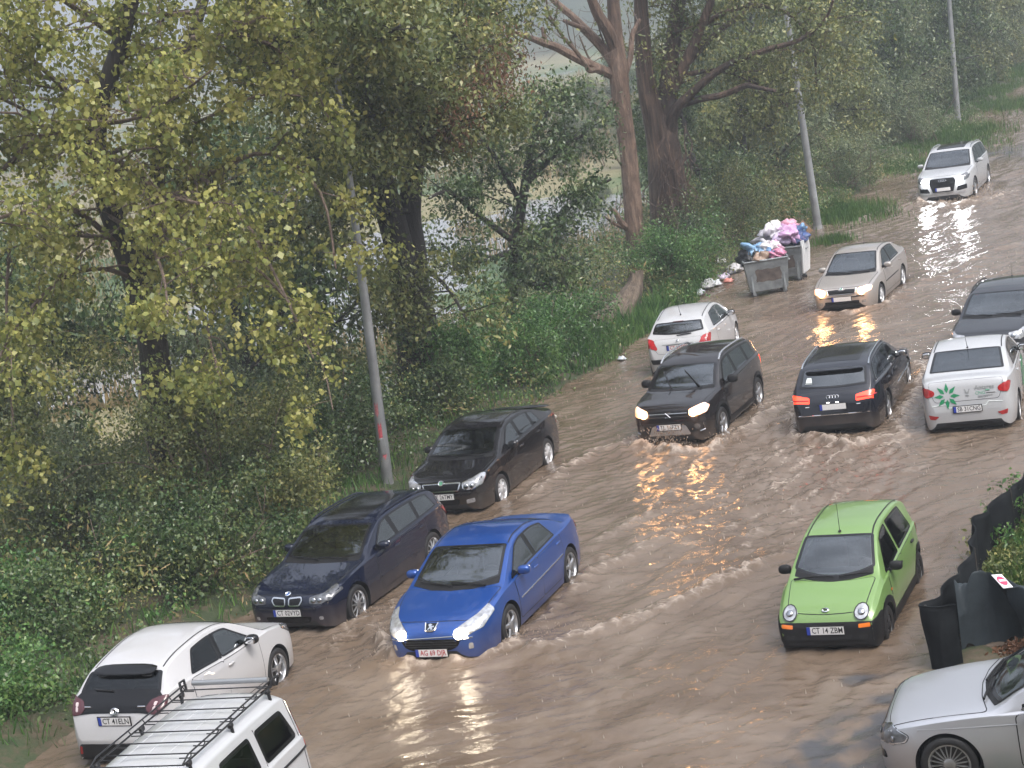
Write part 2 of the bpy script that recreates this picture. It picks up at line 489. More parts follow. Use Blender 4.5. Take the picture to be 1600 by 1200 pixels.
    def patch(s, name, P, mat, off=.005, r=.03, res=.07, seam=0, parent=None, d=None, skirt=True, frit=0, label=None, poly2=None, hole=False, ring=None):
        c, n, e1, e2, p2 = s.frame(P, d)
        p2 = s.round_poly(p2, r, res)
        V = []; NN = []; F = []; mi = []
        mats = [mat]
        def push(pts, off, nrm=None):
            b = len(V)
            for p in pts:
                co, nn = s.lift(c, n, e1, e2, p, off); V.append(co); NN.append(nn)
            return b
        def strip(outer, inner, off, k):
            m = len(outer); a = push(outer, off); b = push(inner, off)
            for i in range(m):
                j = (i + 1) % m; F.append((a + i, a + j, b + j, b + i)); mi.append(k)
        if ring:                                                   # an outline only
            strip(p2, s.inset(p2, ring), off, 0)
        else:
            nb = len(p2); pin = s.inset(p2, res * .45)
            xs = [p[0] for p in p2]; ys = [p[1] for p in p2]
            pts = list(p2)
            def inside(x, y):
                k = False
                for i in range(nb):
                    (x0, y0), (x1, y1) = pin[i - 1], pin[i]
                    if (y0 > y) != (y1 > y) and x < (x1 - x0) * (y - y0) / (y1 - y0) + x0: k = not k
                return k
            for x in np.arange(min(xs) + res / 2, max(xs), res):
                for y in np.arange(min(ys) + res / 2, max(ys), res):
                    if inside(x, y): pts.append((x, y))
            vv, _, ff, *_ = delaunay_2d_cdt([Vector(p) for p in pts], [], [list(range(nb))], 1, 1e-5)
            b = push(vv, off)
            for f in ff:
                F.append(tuple(b + i for i in f)); mi.append(0)
        if skirt:
            top = push(p2, off); m = len(p2); bot = len(V)
            for i in range(m):
                V.append(V[top + i] - NN[top + i] * (off + .004)); NN.append(NN[top + i])
            for i in range(m):
                j = (i + 1) % m; F.append((top + j, top + i, bot + i, bot + j)); mi.append(0)
        if seam:
            mats.append(M['seam']); strip(s.inset(p2, -seam), s.inset(p2, .002), .0012, len(mats) - 1)
        if frit:
            mats.append(M['frit']); strip(p2, s.inset(p2, frit), off + .002, len(mats) - 1)
        # make faces look outward
        FF = []
        for f in F:
            fn = (V[f[1]] - V[f[0]]).cross(V[f[2]] - V[f[0]])
            av = NN[f[0]] + NN[f[1]] + NN[f[2]]
            FF.append(tuple(reversed(f)) if fn.dot(av) < 0 and not (skirt and False) else f)
        me = bpy.data.meshes.new(name); me.from_pydata([tuple(v) for v in V], [], FF)
        me.polygons.foreach_set('use_smooth', [True] * len(FF)); me.polygons.foreach_set('material_index', mi); me.update()
        me.normals_split_custom_set_from_vertices([tuple(x) for x in NN])
        o = link_mesh(name, me, parent or s.root, mats)
        if label: o['label'] = label
        if hole: s.holes.append((c, n, e1, e2, s.inset(p2, .055), max((Vector(V[i]) - c).length for i in range(len(V)))))
        return o
    def pair(s, name, P, mat, **k):
        return s.patch(name, P, mat, **k), s.patch(name, s.mir(P), mat, **k)
    def text(s, name, txt, P0, size, axes, mat, off=.006, parent=None, bold=.02, sx=1.0):
        "lettering laid on the body: P0 = snap spec of its centre, axes = (dir of text x, dir of text y) in body space"
        c, n = s.snap(P0); e1 = Vector(axes[0]); e2 = Vector(axes[1])
        v2, f = text_shape(txt, size, bold)
        nn = e1.cross(e2).normalized()
        V = [s.lift(c, nn, e1, e2, (p[0] * sx, p[1]), off)[0] for p in v2]
        return mesh(name, V, f, mat, parent or s.root, smooth=False)
    # ---- finishing
    def finish_body(s, split=None):
        kill = []
        if s.holes:
            for f in s.bm.faces:
                ce = f.calc_center_median()
                for (c, n, e1, e2, poly, rad) in s.holes:
                    if (ce - c).length > rad or f.normal.dot(n) < .15 or abs((ce - c).dot(n)) > .4: continue
                    x, y = (ce - c).dot(e1), (ce - c).dot(e2); k = False
                    for i in range(len(poly)):
                        (x0, y0), (x1, y1) = poly[i - 1], poly[i]
                        if (y0 > y) != (y1 > y) and x < (x1 - x0) * (y - y0) / (y1 - y0) + x0: k = not k
                    if k: kill.append(f); break
        bm = s.bm.copy(); bm.faces.ensure_lookup_table()
        bmesh.ops.delete(bm, geom=[bm.faces[f.index] for f in kill], context='FACES_ONLY')
        if split:                                                   # dark cladding cut off along a level
            z, qa, qb, nm, mt = split
            bmesh.ops.bisect_plane(bm, geom=bm.verts[:] + bm.edges[:] + bm.faces[:], plane_co=(0, 0, z), plane_no=(0, 0, 1), dist=1e-5)
            sel = [f for f in bm.faces if f.calc_center_median().z < z and f.material_index == 0]
            b2 = bm.copy(); b2.faces.ensure_lookup_table(); bm.faces.index_update()
            ids = {f.index for f in sel}
            bmesh.ops.delete(b2, geom=[f for f in b2.faces if f.index not in ids], context='FACES')
            bmesh.ops.delete(bm, geom=sel, context='FACES_ONLY')
            me2 = bpy.data.meshes.new(nm); b2.to_mesh(me2); b2.free(); link_mesh(nm, me2, s.root, [mt])
        me = bpy.data.meshes.new('body'); bm.to_mesh(me); bm.free()
        me.set_sharp_from_angle(angle=radians(38))
        link_mesh('body', me, s.root, [s.paint, M['underbody']])
    def side_windows(s, wins, mats=None, low=.03, high=.035, r=.04, trim=None, frit=.03):
        "wins: (q bottom front, q top front, q bottom rear, q top rear)"
        for i, (a, b, c2, d) in enumerate(wins):
            P = [('s', q, float(s.zb(q)) + low) for q in np.linspace(a, c2, 6)]
            P += [('s', q, max(float(s.ze(q)) - high, float(s.zb(q)) + low + .02)) for q in np.linspace(d, b, 6)]
            mt = (mats or [M['glass']] * 9)[i]
            s.pair('side_window', P, mt, off=.006, r=r, frit=frit, skirt=False, hole=True, d=None)
            if i + 1 < len(wins) and wins[i + 1][0] - c2 < .3:
                a2, b2 = wins[i + 1][0], wins[i + 1][1]
                s.pair('window_pillar', [('s', c2 - .01, float(s.zb(c2)) + low), ('s', a2 + .01, float(s.zb(a2)) + low), ('s', b2 + .01, float(s.ze(b2)) - high), ('s', d - .01, float(s.ze(d)) - high)], s.pillar_mat or M['gloss_black'], off=.0045, r=0, skirt=False)
            if trim: s.pair('window_trim', P, trim, off=.009, r=r, ring=.018, skirt=False)
    def windscreen(s, q0, q1, bow=.13, m=.075, name='windscreen', mat=None, side=0, frit=.045):
        P = []
        for t in np.linspace(-1, 1, 7):
            q = q0 + bow * t * t; P.append(('t', q, t * (float(s.we(q0 + bow)) - m)))
        w1 = float(s.we(q1)) - m
        for t in np.linspace(1, -1, 5): P.append(('t', q1 + .04 * t * t * (1 if q1 > q0 else -1), t * w1))
        return s.patch(name, P, mat or M['glass'], off=.006, r=.05, frit=frit, skirt=False, hole=True)
    def doors(s, edges, low=.0, top=.012, sill=.12):
        "edges: list of (q front, q rear, rear arch cut 0/1); door handles go with them"
        for (a, b, cut) in edges:
            zl = lambda q: float(s.floor(q)) + sill
            P = [('s', a + .02, zl(a))]
            if cut:
                P += [('s', s.qr - s.Ra - .09, zl(b)), ('s', s.qr - s.Ra * .86, s.hub + s.Ra * .72), ('s', b, s.hub + s.Ra * .98)]
            else: P += [('s', b, zl(b))]
            P += [('s', q, float(s.zb(q)) + low - top) for q in np.linspace(b + .01, a, 5)]
            for sgn in (0, 1):
                Q = s.mir(P) if sgn else P
                dr = s.patch('door', Q, s.paint, off=.004, r=.05, res=.09, seam=.014)
                qh = b - .16; zh = float(s.zb(qh)) - .10
                co, nn = s.snap(('S' if sgn else 's', qh, zh))
                h = MB(); h.blob(co + nn * .018, (.085, .018, .018), 3, n=6); h.build('handle', [s.handle_mat], dr)
    handle_mat = None; pillar_mat = None
    def wheels(s, style='five', mat=None, tyre_w=.2, rim_r=.66, faces='lr'):
        mat = mat or M['alloy']
        Rw = s.Rw; rr = Rw * rim_r; h = tyre_w / 2
        src = None
        for qa in (s.qf, s.qr):
            for sd in (1, -1):
                y = float(s.plan(qa)) - h - .012
                w = empty('wheel', (s.X(qa), sd * y, s.hub)); w.parent = s.root
                if sd < 0: w.rotation_euler = (0, 0, pi)
                if src is None:
                    t = MB(); t.lathe([(-h * .9, rr), (-h, rr + .02), (-h, Rw - .03), (-h * .8, Rw - .005), (-h * .3, Rw), (h * .3, Rw), (h * .8, Rw - .005), (h, Rw - .03), (h, rr + .02), (h * .9, rr), (h * .5, rr - .01), (-h * .5, rr - .01)], n=36)
                    ty = t.build('tyre', [M['rubber']], w)
                    b = MB(); b.lathe([(h * .2, .0), (h * .2, rr)], n=30, mi=1)
                    b.lathe([(h * .2, rr - .004), (h * .82, rr - .004), (h * .93, rr + .012), (h * .9, rr - .012), (h * .6, rr - .026), (h * .2, rr - .03)], n=36)
                    yo = h * .78
                    def spoke(a, r0, r1, w0, w1, y0, y1, th=.02):
                        v = []
                        for (r_, w_, y_) in ((r0, w0, y0), ((r0 + r1) / 2, (w0 + w1) / 2, (y0 + y1) / 2 + .008), (r1, w1, y1)):
                            for (k, dy) in ((-1, -th), (-.55, 0), (.55, 0), (1, -th)):
                                x = r_; z = k * w_ / 2
                                v.append((x * cos(a) - z * sin(a), y_ + dy, x * sin(a) + z * cos(a)))
                        f = []
                        for i in range(2):
                            for j in range(3): f.append((i * 4 + j, (i + 1) * 4 + j, (i + 1) * 4 + j + 1, i * 4 + j + 1))
                        b.add(v, f, 0)
                    ns, w0, w1 = dict(five=(5, .075, .05), six=(6, .06, .045), seven=(7, .05, .038), ten=(10, .03, .024), twin=(10, .03, .026), multi=(20, .016, .014), cap=(8, .075, .085), steel=(6, .09, .10))[style]
                    for k in range(ns):
                        a = 2 * pi * k / ns + .2
                        if style == 'twin': a = 2 * pi * (k // 2) / 5 + (.13 if k % 2 else -.13) + .2
                        spoke(a, .045, rr - .012, w0, w1, yo + .008, yo - .005)
                    if style in ('cap', 'steel'):
                        b.lathe([(yo + .012, .0), (yo + .01, rr * .42), (yo, rr * .5), (yo - .02, rr * .52)], n=24)
                    b.lathe([(yo - .03, .07), (yo + .012, .068), (yo + .02, .05), (yo + .02, 0)], n=20)
                    ri = b.build('rim', [mat, M['brake']], w); src = (ty, ri)
                else:
                    for o in src:
                        c = o.copy(); COL.objects.link(c); c.parent = w
    def mirrors(s, q, z=None, mat=None, out=.11, size=(.075, .105, .07)):
        for sd in (1, -1):
            zz = z or float(s.zb(q)) + .085
            y = float(s.side(q, .9, 1.)) + out - .05
            b = MB(); b.blob((s.X(q), sd * y, zz), size, 2.8, n=8)
            b.tube([(s.X(q) - .02, sd * (y - .05), zz - .05), (s.X(q) - .0, sd * (y - .2), zz - .09)], .022, 6, mi=1)
            o = b.build('wing_mirror', [mat or s.paint, M['plastic']], s.root)
            g = MB(); g.blob((s.X(q) - size[0] * .93, sd * y, zz), (.008, size[1] * .82, size[2] * .78), 3, n=6); g.build('mirror_glass', [M['chrome']], o)
    def number_plate(s, txt, P, d, ink=None, tilt=0, w=.52):
        "d = +1 at the front, -1 at the back"
        c, n = s.snap(P); c = c + Vector((d * .022, 0, 0))
        b = MB(); h = .115
        def pt(y, z, o): return (c.x + d * o - z * tilt * d, c.y + y * d, c.z + z)
        def quad(y0, y1, z0, z1, o, mi): b.add([pt(y0, z0, o), pt(y1, z0, o), pt(y1, z1, o), pt(y0, z1, o)], [(0, 1, 2, 3)], mi)
        b.box((c.x, c.y, c.z), (.012, w + .03, h + .024), 3)
        quad(-w / 2, w / 2, -h / 2, h / 2, .009, 0); quad(-w / 2, -w / 2 + .05, -h / 2, h / 2, .0125, 1)
        if txt:
            v2, f = text_shape(txt, .118, .008); v2 = v2 * np.array([min(.92, .43 / (np.ptp(v2[:, 0]) + 1e-6)), 1.0])
            b.add([pt(p[0] + .028, p[1] - .0, .0125) for p in v2], f, 2)
        return b.build('number_plate', [M['plate'], M['plate_blue'], ink or M['plate_ink'], M['plastic']], s.root, smooth=False)
    def lamp(s, P, mat, lit=None, spots=(), r=.03, name='headlight', both=True, off=.008, glow=None, ring=None):
        for sd in ((0, 1) if both else (0,)):
            Q = s.mir(P) if sd else P
            o = s.patch(name, Q, glow or mat, off=off, r=r, res=.05, seam=.006)
            for sp in spots:
                q = s.mir([sp[0]])[0] if sd else sp[0]
                co, nn = s.snap(q); nx = Vector((1 if name == 'headlight' else -1, 0, .0)); ax = (nn + nx * .6).normalized()
                Mx = ax.to_track_quat('Z', 'Y').to_matrix()
                b = MB(); b.blob(co + nn * (off + .006), (sp[1], sp[1], .012), 2, n=8, M=Mx)
                b.build('bulb' if lit else 'reflector', [lit or M['reflector']], o)
            if ring: s.patch('lamp_rim', Q, ring, off=off + .003, r=r, ring=.014, skirt=False, parent=o)
    def wipers(s, lines, mat=None):
        for (a, b_) in lines:
            pa, na = s.snap(a); pb, nb = s.snap(b_)
            pts = []
            for t in np.linspace(0, 1, 5):
                k = ('t', a[1] + (b_[1] - a[1]) * t, a[2] + (b_[2] - a[2]) * t); co, nn = s.snap(k); pts.append(co + nn * (.028 + .012 * sin(pi * t)))
            w = MB(); w.tube(pts, [.016, .014, .012, .011, .009], 6); w.build('wiper', [M['plastic']], s.root)
    def rails(s, q0, q1, mat, h=.035, rad=.017):
        for sd in (1, -1):
            pts = []
            for i, q in enumerate(np.linspace(q0, q1, 12)):
                hh = h if 0 < i < 11 else .0
                pts.append((s.X(q), sd * (float(s.we(q)) - .035), float(s.ze(q)) + .015 + hh))
            b = MB(); b.tube(pts, rad, 8); b.build('roof_rail', [mat], s.root)
    def roof_seams(s, q0, q1, mat=None):
        for sd in (1, -1):
            V = []; F = []
            for i, q in enumerate(np.linspace(q0, q1, 16)):
                for k in (0, 1):
                    co, nn = s.snap(('t', q, sd * (float(s.we(q)) - .055 - .022 * k))); V.append(co + nn * .003)
            for i in range(15): F.append((2 * i, 2 * i + 1, 2 * i + 3, 2 * i + 2))
            mesh('roof_channel', V, F, mat or M['seam'], s.root)
    def antenna(s, q, L=.45, lean=.5, y=0):
        co, nn = s.snap(('t', q, y))
        b = MB(); b.blob(co + nn * .01, (.035, .022, .018), 2, n=6); b.tube([co + nn * .01, co + Vector((-lean * L, 0, L))], [.006, .003], 5); b.build('antenna', [M['plastic']], s.root)
    def line(s, name, specs, rad, mat, off=.006, n=6):
        pts = []
        for a, b_ in zip(specs[:-1], specs[1:]):
            for t in np.linspace(0, 1, 6):
                k = (a[0],) + tuple(a[i] + (b_[i] - a[i]) * t for i in (1, 2)); co, nn = s.snap(k); pts.append(co + nn * off)
        b = MB(); b.tube(pts, rad, n); return b.build(name, [mat], s.root)
    def cabin(s, qw, seats=True, rear=True, mat=None, right_hand=False, bench=None):
        "dashboard, wheel and seats behind the glass"
        mat = mat or M['seat']; z0 = s.hub + .02
        w = s.W / 2 - .16
        d = MB(); zc = float(s.zb(qw + .3))
        d.blob((s.X(qw + .42), 0, zc - .10), (.34, w, .13), 4, n=8); d.build('dashboard', [M['dash']], s.root)
        st = MB(); c = Vector((s.X(qw + .82), .36, zc - .02)); Mx = Matrix.Rotation(radians(-62), 3, 'Y')
        pts = [c + Mx @ Vector((.18 * cos(a), .18 * sin(a), 0)) for a in np.linspace(0, 2 * pi, 25)]
        st.tube(pts, .016, 6, cap=False); st.box(c, (.03, .34, .05), M=Mx); st.tube([c, c + Vector((.25, 0, -.08))], .03, 6); st.build('steering_wheel', [M['gloss_black']], s.root)
        rows = [(qw + 1.32, (.36, -.36), .24)]
        if rear: rows.append((qw + 2.22, (.36, -.36), .32))
        for q, ys, hw in rows:
            for y in ys:
                b = MB(); zs = zc - .50
                Mx = Matrix.Rotation(radians(-16), 3, 'Y')
                b.blob((s.X(q - .12), y, zs), (.27, hw, .10), 4, n=7)
                b.blob((s.X(q + .16), y, zs + .36), (.075, hw, .34), 4, n=7, M=Mx)
                b.blob((s.X(q + .27), y, zs + .76), (.05, .13, .085), 3, n=6, M=Mx)
                b.build('seat', [mat], s.root)
        f = MB(); f.box((s.X(qw + 1.5), 0, z0 - .03), (2.6, s.W - .35, .03)); f.build('cabin_floor', [M['dash']], s.root)
    def bonnet(s, q0, q1, m=.045, mat=None):
        P = [('t', q0 + .05 * t * t, t * (float(s.we(q0 + .12)) - m)) for t in np.linspace(-1, 1, 5)]
        P += [('t', q1 + .13 * t * t, t * (float(s.we(q1)) - m * .6)) for t in np.linspace(1, -1, 5)]
        s.patch('bonnet', P, mat or s.paint, off=.004, r=.06, res=.09, seam=.012)
    def cowl(s, q0, bow=.13, dq=.13):
        "black wiper scuttle in front of the windscreen"
        P = [('t', q0 + bow * t * t - dq, t * (float(s.we(q0)) - .09)) for t in np.linspace(-1, 1, 5)]
        P += [('t', q0 + bow * t * t + .02, t * (float(s.we(q0 + bow)) - .08)) for t in np.linspace(1, -1, 5)]
        s.patch('scuttle', P, M['plastic'], off=.005, r=.02)
    def place(s, x, y, heading, z=0, pitch=0, roll=0):
        s.root.location = (x, y, z); s.root.rotation_euler = (roll, pitch, heading)
        s.bm.free(); s.bvh = None
# ------------------------------------------------------------------ the cars of the picture
def gap_line(s, P, rad=.006): return s.line('trim_line', P, rad, M['seam'], off=.002, n=5)
def tri(*p): return list(p)
def ring_badge(s, P, r, mat, d, ellipses=((0, 0, 1, 1),), tube=.012, parent=None, fill=None, off=.02):
    c, n = s.snap(P); b = MB()
    e1 = Vector((0, d, 0)); e2 = n.cross(e1) * (-d if False else 1); e2 = Vector((0, 0, 1)) - n * n.z; e2.normalize()
    for (x, y, a, k) in ellipses:
        b.tube([c + n * off + e1 * (x + a * cos(t)) * r + e2 * (y + k * sin(t)) * r for t in np.linspace(0, 2 * pi, 19)], tube, 5, cap=False)
    if fill:
        o = c + n * (off - .006); vs = [o + (e1 * cos(t) + e2 * sin(t)) * r for t in np.linspace(0, 2 * pi, 17)[:-1]]
        b.add(vs, [tuple(range(16))], 1)
    return b.build('badge', [mat] + ([fill] if fill else []), s.root)

WH, RC = 'cars parked along the verge', 'cars driving through the flood'

def car_blue():
    p = paint_mat('blue metallic paint', (.012, .062, .27), .45)
    s = Car('car', 4.68, 1.81, 1.445, 1.04, 2.725, .33,
        [(0, .50), (.02, .585), (.07, .645), (.2, .715), (.45, .80), (.8, .89), (1.02, .945), (1.14, .975), (1.45, 1.13), (1.95, 1.36), (2.3, 1.435), (2.65, 1.445), (3.1, 1.39), (3.5, 1.27), (3.95, 1.09), (4.15, 1.075), (4.45, 1.065), (4.58, 1.02), (4.64, .85), (4.68, .55)],
        [(0, .5), (.1, .60), (.3, .68), (1.1, .885), (2, .93), (3.3, .98), (4.2, 1.0), (4.68, .8)],
        plan=[(0, .42), (.03, .56), (.1, .68), (.25, .78), (.5, .86), (1.04, .905), (2.8, .905), (3.7, .895), (4.3, .84), (4.55, .77), (4.65, .69), (4.68, .58)], paint=p, zw=.58)
    s.handle_mat = p
    s.windscreen(1.10, 1.93, bow=.22); s.windscreen(3.93, 3.22, bow=-.12, name='rear_window')
    s.side_windows([(1.42, 2.0, 2.42, 2.36), (2.49, 2.43, 3.36, 3.1)], high=.03)
    s.doors([(1.45, 2.46, 0), (2.46, 3.5, 1)]); s.bonnet(.22, .98); s.cowl(1.10, .22)
    s.lamp([('f', .38, .615), ('f', .40, .535), ('f', .58, .535), ('s', .26, .60), ('s', .62, .745), ('t', .66, .74), ('t', .40, .66)], M['lamp'], M['lit_white'], [(('f', .47, .575), .08)], r=.03)
    s.patch('grille', [('f', -.50, .515), ('f', .50, .515), ('f', .44, .40), ('f', .32, .345), ('f', -.32, .345), ('f', -.44, .40)], M['gloss_black'], off=.004, r=.05)
    for k in (.40, .44, .48): s.line('grille_bar', [('f', -.42, k), ('f', .42, k)], .007, M['plastic'], off=.008)
    for sg in (1, -1):
        s.line('bumper_trim', [('f', .48 * sg, .505), ('f', .66 * sg, .515), ('s' if sg > 0 else 'S', .42, .555)], .011, M['chrome'], off=.006)
        s.patch('fog_light', [('f', .60 * sg, .43), ('f', .655 * sg, .43), ('f', .655 * sg, .34), ('f', .59 * sg, .34)], M['lamp'], r=.02)
        s.line('door_trim', [('s' if sg > 0 else 'S', 1.52, .60), ('s' if sg > 0 else 'S', 3.42, .66)], .013, M['chrome'], off=.008)
    s.lamp([('r', .80, .92), ('s', 4.35, .95), ('s', 4.5, .78), ('r', .62, .74), ('r', .55, .88)], M['tail'], name='tail_light')
    # rampant animal emblem in a shield on the nose
    c, n = s.snap(('t', .10, 0)); e1 = Vector((0, 1, 0)); e2 = (Vector((0, 0, 1)) - n * n.z).normalized(); b = MB()
    sh = [(-.105, .085), (.105, .085), (.075, -.045), (.045, -.07), (-.045, -.07), (-.075, -.045)]
    b.tube([c + n * .014 + e1 * x + e2 * y for x, y in sh[1:] + sh[:1]], .012, 5, cap=False)
    b.add([c + n * .008 + e1 * x + e2 * y for x, y in sh], [tuple(range(6))], 1)
    li = [(-.05, .05), (-.02, .07), (.02, .05), (.0, .02), (.05, .03), (.055, .0), (.02, -.005), (.045, -.04), (.01, -.05), (-.0, -.015), (-.03, -.05), (-.045, -.04), (-.02, .005)]
    b.add([c + n * .018 + e1 * x + e2 * y for x, y in li], [tuple(range(len(li)))], 0); b.build('badge', [M['chrome'], M['gloss_black']], s.root)
    s.number_plate('AG 69 DJR', ('f', 0, .315), 1, M['plate_red'])
    s.wheels('five', rim_r=.70); s.mirrors(1.68, out=.13); s.cabin(1.1, mat=M['seat'])
    s.wipers([(('t', 1.08, .55), ('t', 1.16, -.05)), (('t', 1.06, -.0), ('t', 1.22, -.6))])
    s.roof_seams(2.0, 3.1); s.finish_body()
    tag(s.root, 'blue metallic saloon with headlights lit, pushing a bow wave past the parked navy estate', 'car', RC)
    s.place(-.91, 29.71, radians(-113.6)); return s

def car_black_liftback():
    p = paint_mat('black pearl paint', (.007, .0065, .008), .0)
    s = Car('car', 4.57, 1.77, 1.46, .93, 2.578, .315,
        [(0, .50), (.02, .62), (.06, .74), (.14, .80), (.35, .855), (.75, .93), (.98, .975), (1.1, 1.005), (1.5, 1.22), (1.85, 1.385), (2.2, 1.45), (2.6, 1.46), (3.05, 1.425), (3.5, 1.31), (3.9, 1.17), (4.12, 1.125), (4.4, 1.10), (4.48, 1.05), (4.54, .8), (4.57, .55)],
        [(0, .5), (.1, .72), (.3, .80), (1.1, .92), (2, .96), (3.3, 1.0), (4.2, 1.02), (4.57, .8)], paint=p)
    s.handle_mat = p
    s.windscreen(1.06, 1.84, bow=.14); s.windscreen(3.98, 3.1, bow=-.10, name='rear_window')
    s.side_windows([(1.42, 1.95, 2.30, 2.26), (2.37, 2.33, 3.05, 3.0), (3.10, 3.05, 3.5, 3.3)], mats=[M['glass'], M['privacy'], M['privacy']])
    s.doors([(1.38, 2.33, 0), (2.33, 3.3, 1)]); s.bonnet(.13, .95); s.cowl(1.06)
    s.lamp([('f', .43, .735), ('f', .45, .60), ('f', .66, .60), ('s', .22, .66), ('s', .42, .79), ('t', .40, .73), ('t', .17, .60)], M['lamp'], None, [(('f', .52, .665), .05), (('f', .63, .665), .045)], ring=M['chrome'])
    s.patch('grille', [('f', -.40, .735), ('f', .40, .735), ('f', .345, .60), ('f', -.345, .60)], M['gloss_black'], off=.006, r=.04)
    s.patch('grille_surround', [('f', -.42, .75), ('f', .42, .75), ('f', .36, .585), ('f', -.36, .585)], M['chrome'], off=.012, r=.05, ring=.026, skirt=False)
    for k in np.linspace(-.32, .32, 15): s.line('grille_bar', [('f', k, .72), ('f', k, .61)], .006, M['gloss_black'], off=.012)
    ring_badge(s, ('f', 0, .745), .05, M['chrome'], 1, fill=M['badge_green'])
    s.patch('lower_intake', [('f', -.36, .44), ('f', .36, .44), ('f', .34, .33), ('f', -.34, .33)], M['gloss_black'], r=.03)
    for sg in (1, -1): s.patch('fog_light', [('f', .50 * sg, .42), ('f', .66 * sg, .44), ('f', .66 * sg, .36), ('f', .50 * sg, .34)], M['lamp'], r=.02)
    s.line('bumper_seam', [('S', .35, .56), ('f', -.6, .55), ('f', .6, .55), ('s', .35, .56)], .008, M['seam'], off=0)
    s.lamp([('r', .82, .98), ('s', 4.3, 1.0), ('s', 4.45, .72), ('r', .66, .72), ('r', .60, .92)], M['tail'], name='tail_light')
    b = MB(); b.blob((s.X(4.36), 0, 1.135), (.14, .70, .018), 3, n=6); b.build('boot_spoiler', [p], s.root)
    s.number_plate('CT 26TMY', ('f', 0, .50), 1)
    s.wheels('cap', M['hubcap'], rim_r=.68); s.mirrors(1.66); s.cabin(1.06)
    s.wipers([(('t', 1.03, .55), ('t', 1.10, -.05)), (('t', 1.01, .0), ('t', 1.15, -.6))])
    s.roof_seams(1.95, 3.1); s.antenna(3.05, .25, .9); s.finish_body()
    tag(s.root, 'black liftback with chrome grille parked on the verge beside the nearest lamp post', 'car', WH)
    s.place(-.77, 38.14, radians(-113.7)); return s

def car_navy_estate():
    p = paint_mat('navy metallic paint', (.004, .007, .022), .1)
    s = Car('car', 4.52, 1.81, 1.42, .78, 2.76, .325,
        [(0, .48), (.015, .58), (.05, .68), (.1, .735), (.25, .785), (.7, .87), (1.12, .935), (1.28, .965), (1.6, 1.14), (2.02, 1.33), (2.35, 1.405), (2.8, 1.42), (3.5, 1.40), (3.95, 1.345), (4.13, 1.28), (4.28, 1.12), (4.40, .98), (4.46, .85), (4.52, .55)],
        [(0, .48), (.08, .66), (.3, .745), (1.2, .885), (2, .93), (3.3, .965), (4.1, .98), (4.52, .8)], paint=p)
    s.handle_mat = p
    s.windscreen(1.24, 2.01, bow=.15); s.windscreen(4.30, 4.10, bow=-.05, name='rear_window')
    s.side_windows([(1.62, 2.12, 2.44, 2.38), (2.50, 2.46, 3.25, 3.25), (3.30, 3.30, 4.02, 3.86)])
    s.doors([(1.58, 2.47, 0), (2.47, 3.4, 1)]); s.bonnet(.10, 1.10); s.cowl(1.24)
    s.line('bonnet_crease', [('t', .2, .34), ('t', 1.1, .52)], .012, p, off=-.006); s.line('bonnet_crease', [('t', .2, -.34), ('t', 1.1, -.52)], .012, p, off=-.006)
    s.lamp([('f', .42, .70), ('f', .42, .61), ('f', .62, .595), ('s', .14, .63), ('s', .46, .72), ('t', .44, .735), ('t', .16, .64)], M['lamp_dark'], None, [(('f', .5, .655), .045), (('f', .61, .655), .04)])
    for sg in (1, -1):                                             # two kidney openings with bright frames
        P = [('f', .03 * sg, .70), ('f', .27 * sg, .715), ('f', .30 * sg, .665), ('f', .24 * sg, .575), ('f', .05 * sg, .57), ('f', .025 * sg, .60)]
        s.patch('grille', P, M['gloss_black'], off=.010, r=.035); s.patch('grille_surround', P, M['chrome'], off=.018, r=.035, ring=.022, skirt=False)
        s.patch('fog_light', [('f', .57 * sg, .40), ('f', .64 * sg, .40), ('f', .64 * sg, .34), ('f', .57 * sg, .34)], M['lamp'], r=.03)
        s.line('door_trim', [('s' if sg > 0 else 'S', 1.6, .52), ('s' if sg > 0 else 'S', 3.3, .54)], .010, p, off=.004)
    ring_badge(s, ('t', .115, 0), .043, M['chrome'], 1, fill=M['badge_blue'])
    s.patch('lower_intake', [('f', -.44, .40), ('f', .44, .40), ('f', .40, .30), ('f', -.40, .30)], M['gloss_black'], r=.04)
    s.line('bumper_seam', [('S', .3, .52), ('f', -.55, .53), ('f', .55, .53), ('s', .3, .52)], .007, M['seam'], off=0)
    s.lamp([('r', .82, .93), ('s', 4.15, .93), ('s', 4.4, .72), ('r', .60, .72), ('r', .62, .90)], M['tail'], name='tail_light')
    s.patch('roof_glass', [('t', 2.15, -.42), ('t', 2.15, .42), ('t', 3.5, .42), ('t', 3.5, -.42)], M['gloss_black'], off=.004, r=.08)
    s.number_plate('CT 02VYD', ('f', 0, .475), 1)
    s.wheels('ten', rim_r=.70); s.mirrors(1.80); s.cabin(1.24); s.rails(2.15, 4.0, p, .02)
    s.wipers([(('t', 1.21, .55), ('t', 1.28, -.05)), (('t', 1.19, -.0), ('t', 1.34, -.6))])
    s.finish_body()
    tag(s.root, 'dark navy estate with twin grille openings parked at the foot of the nearest lamp post', 'car', WH)
    s.place(-3.21, 32.32, radians(-116.7)); return s

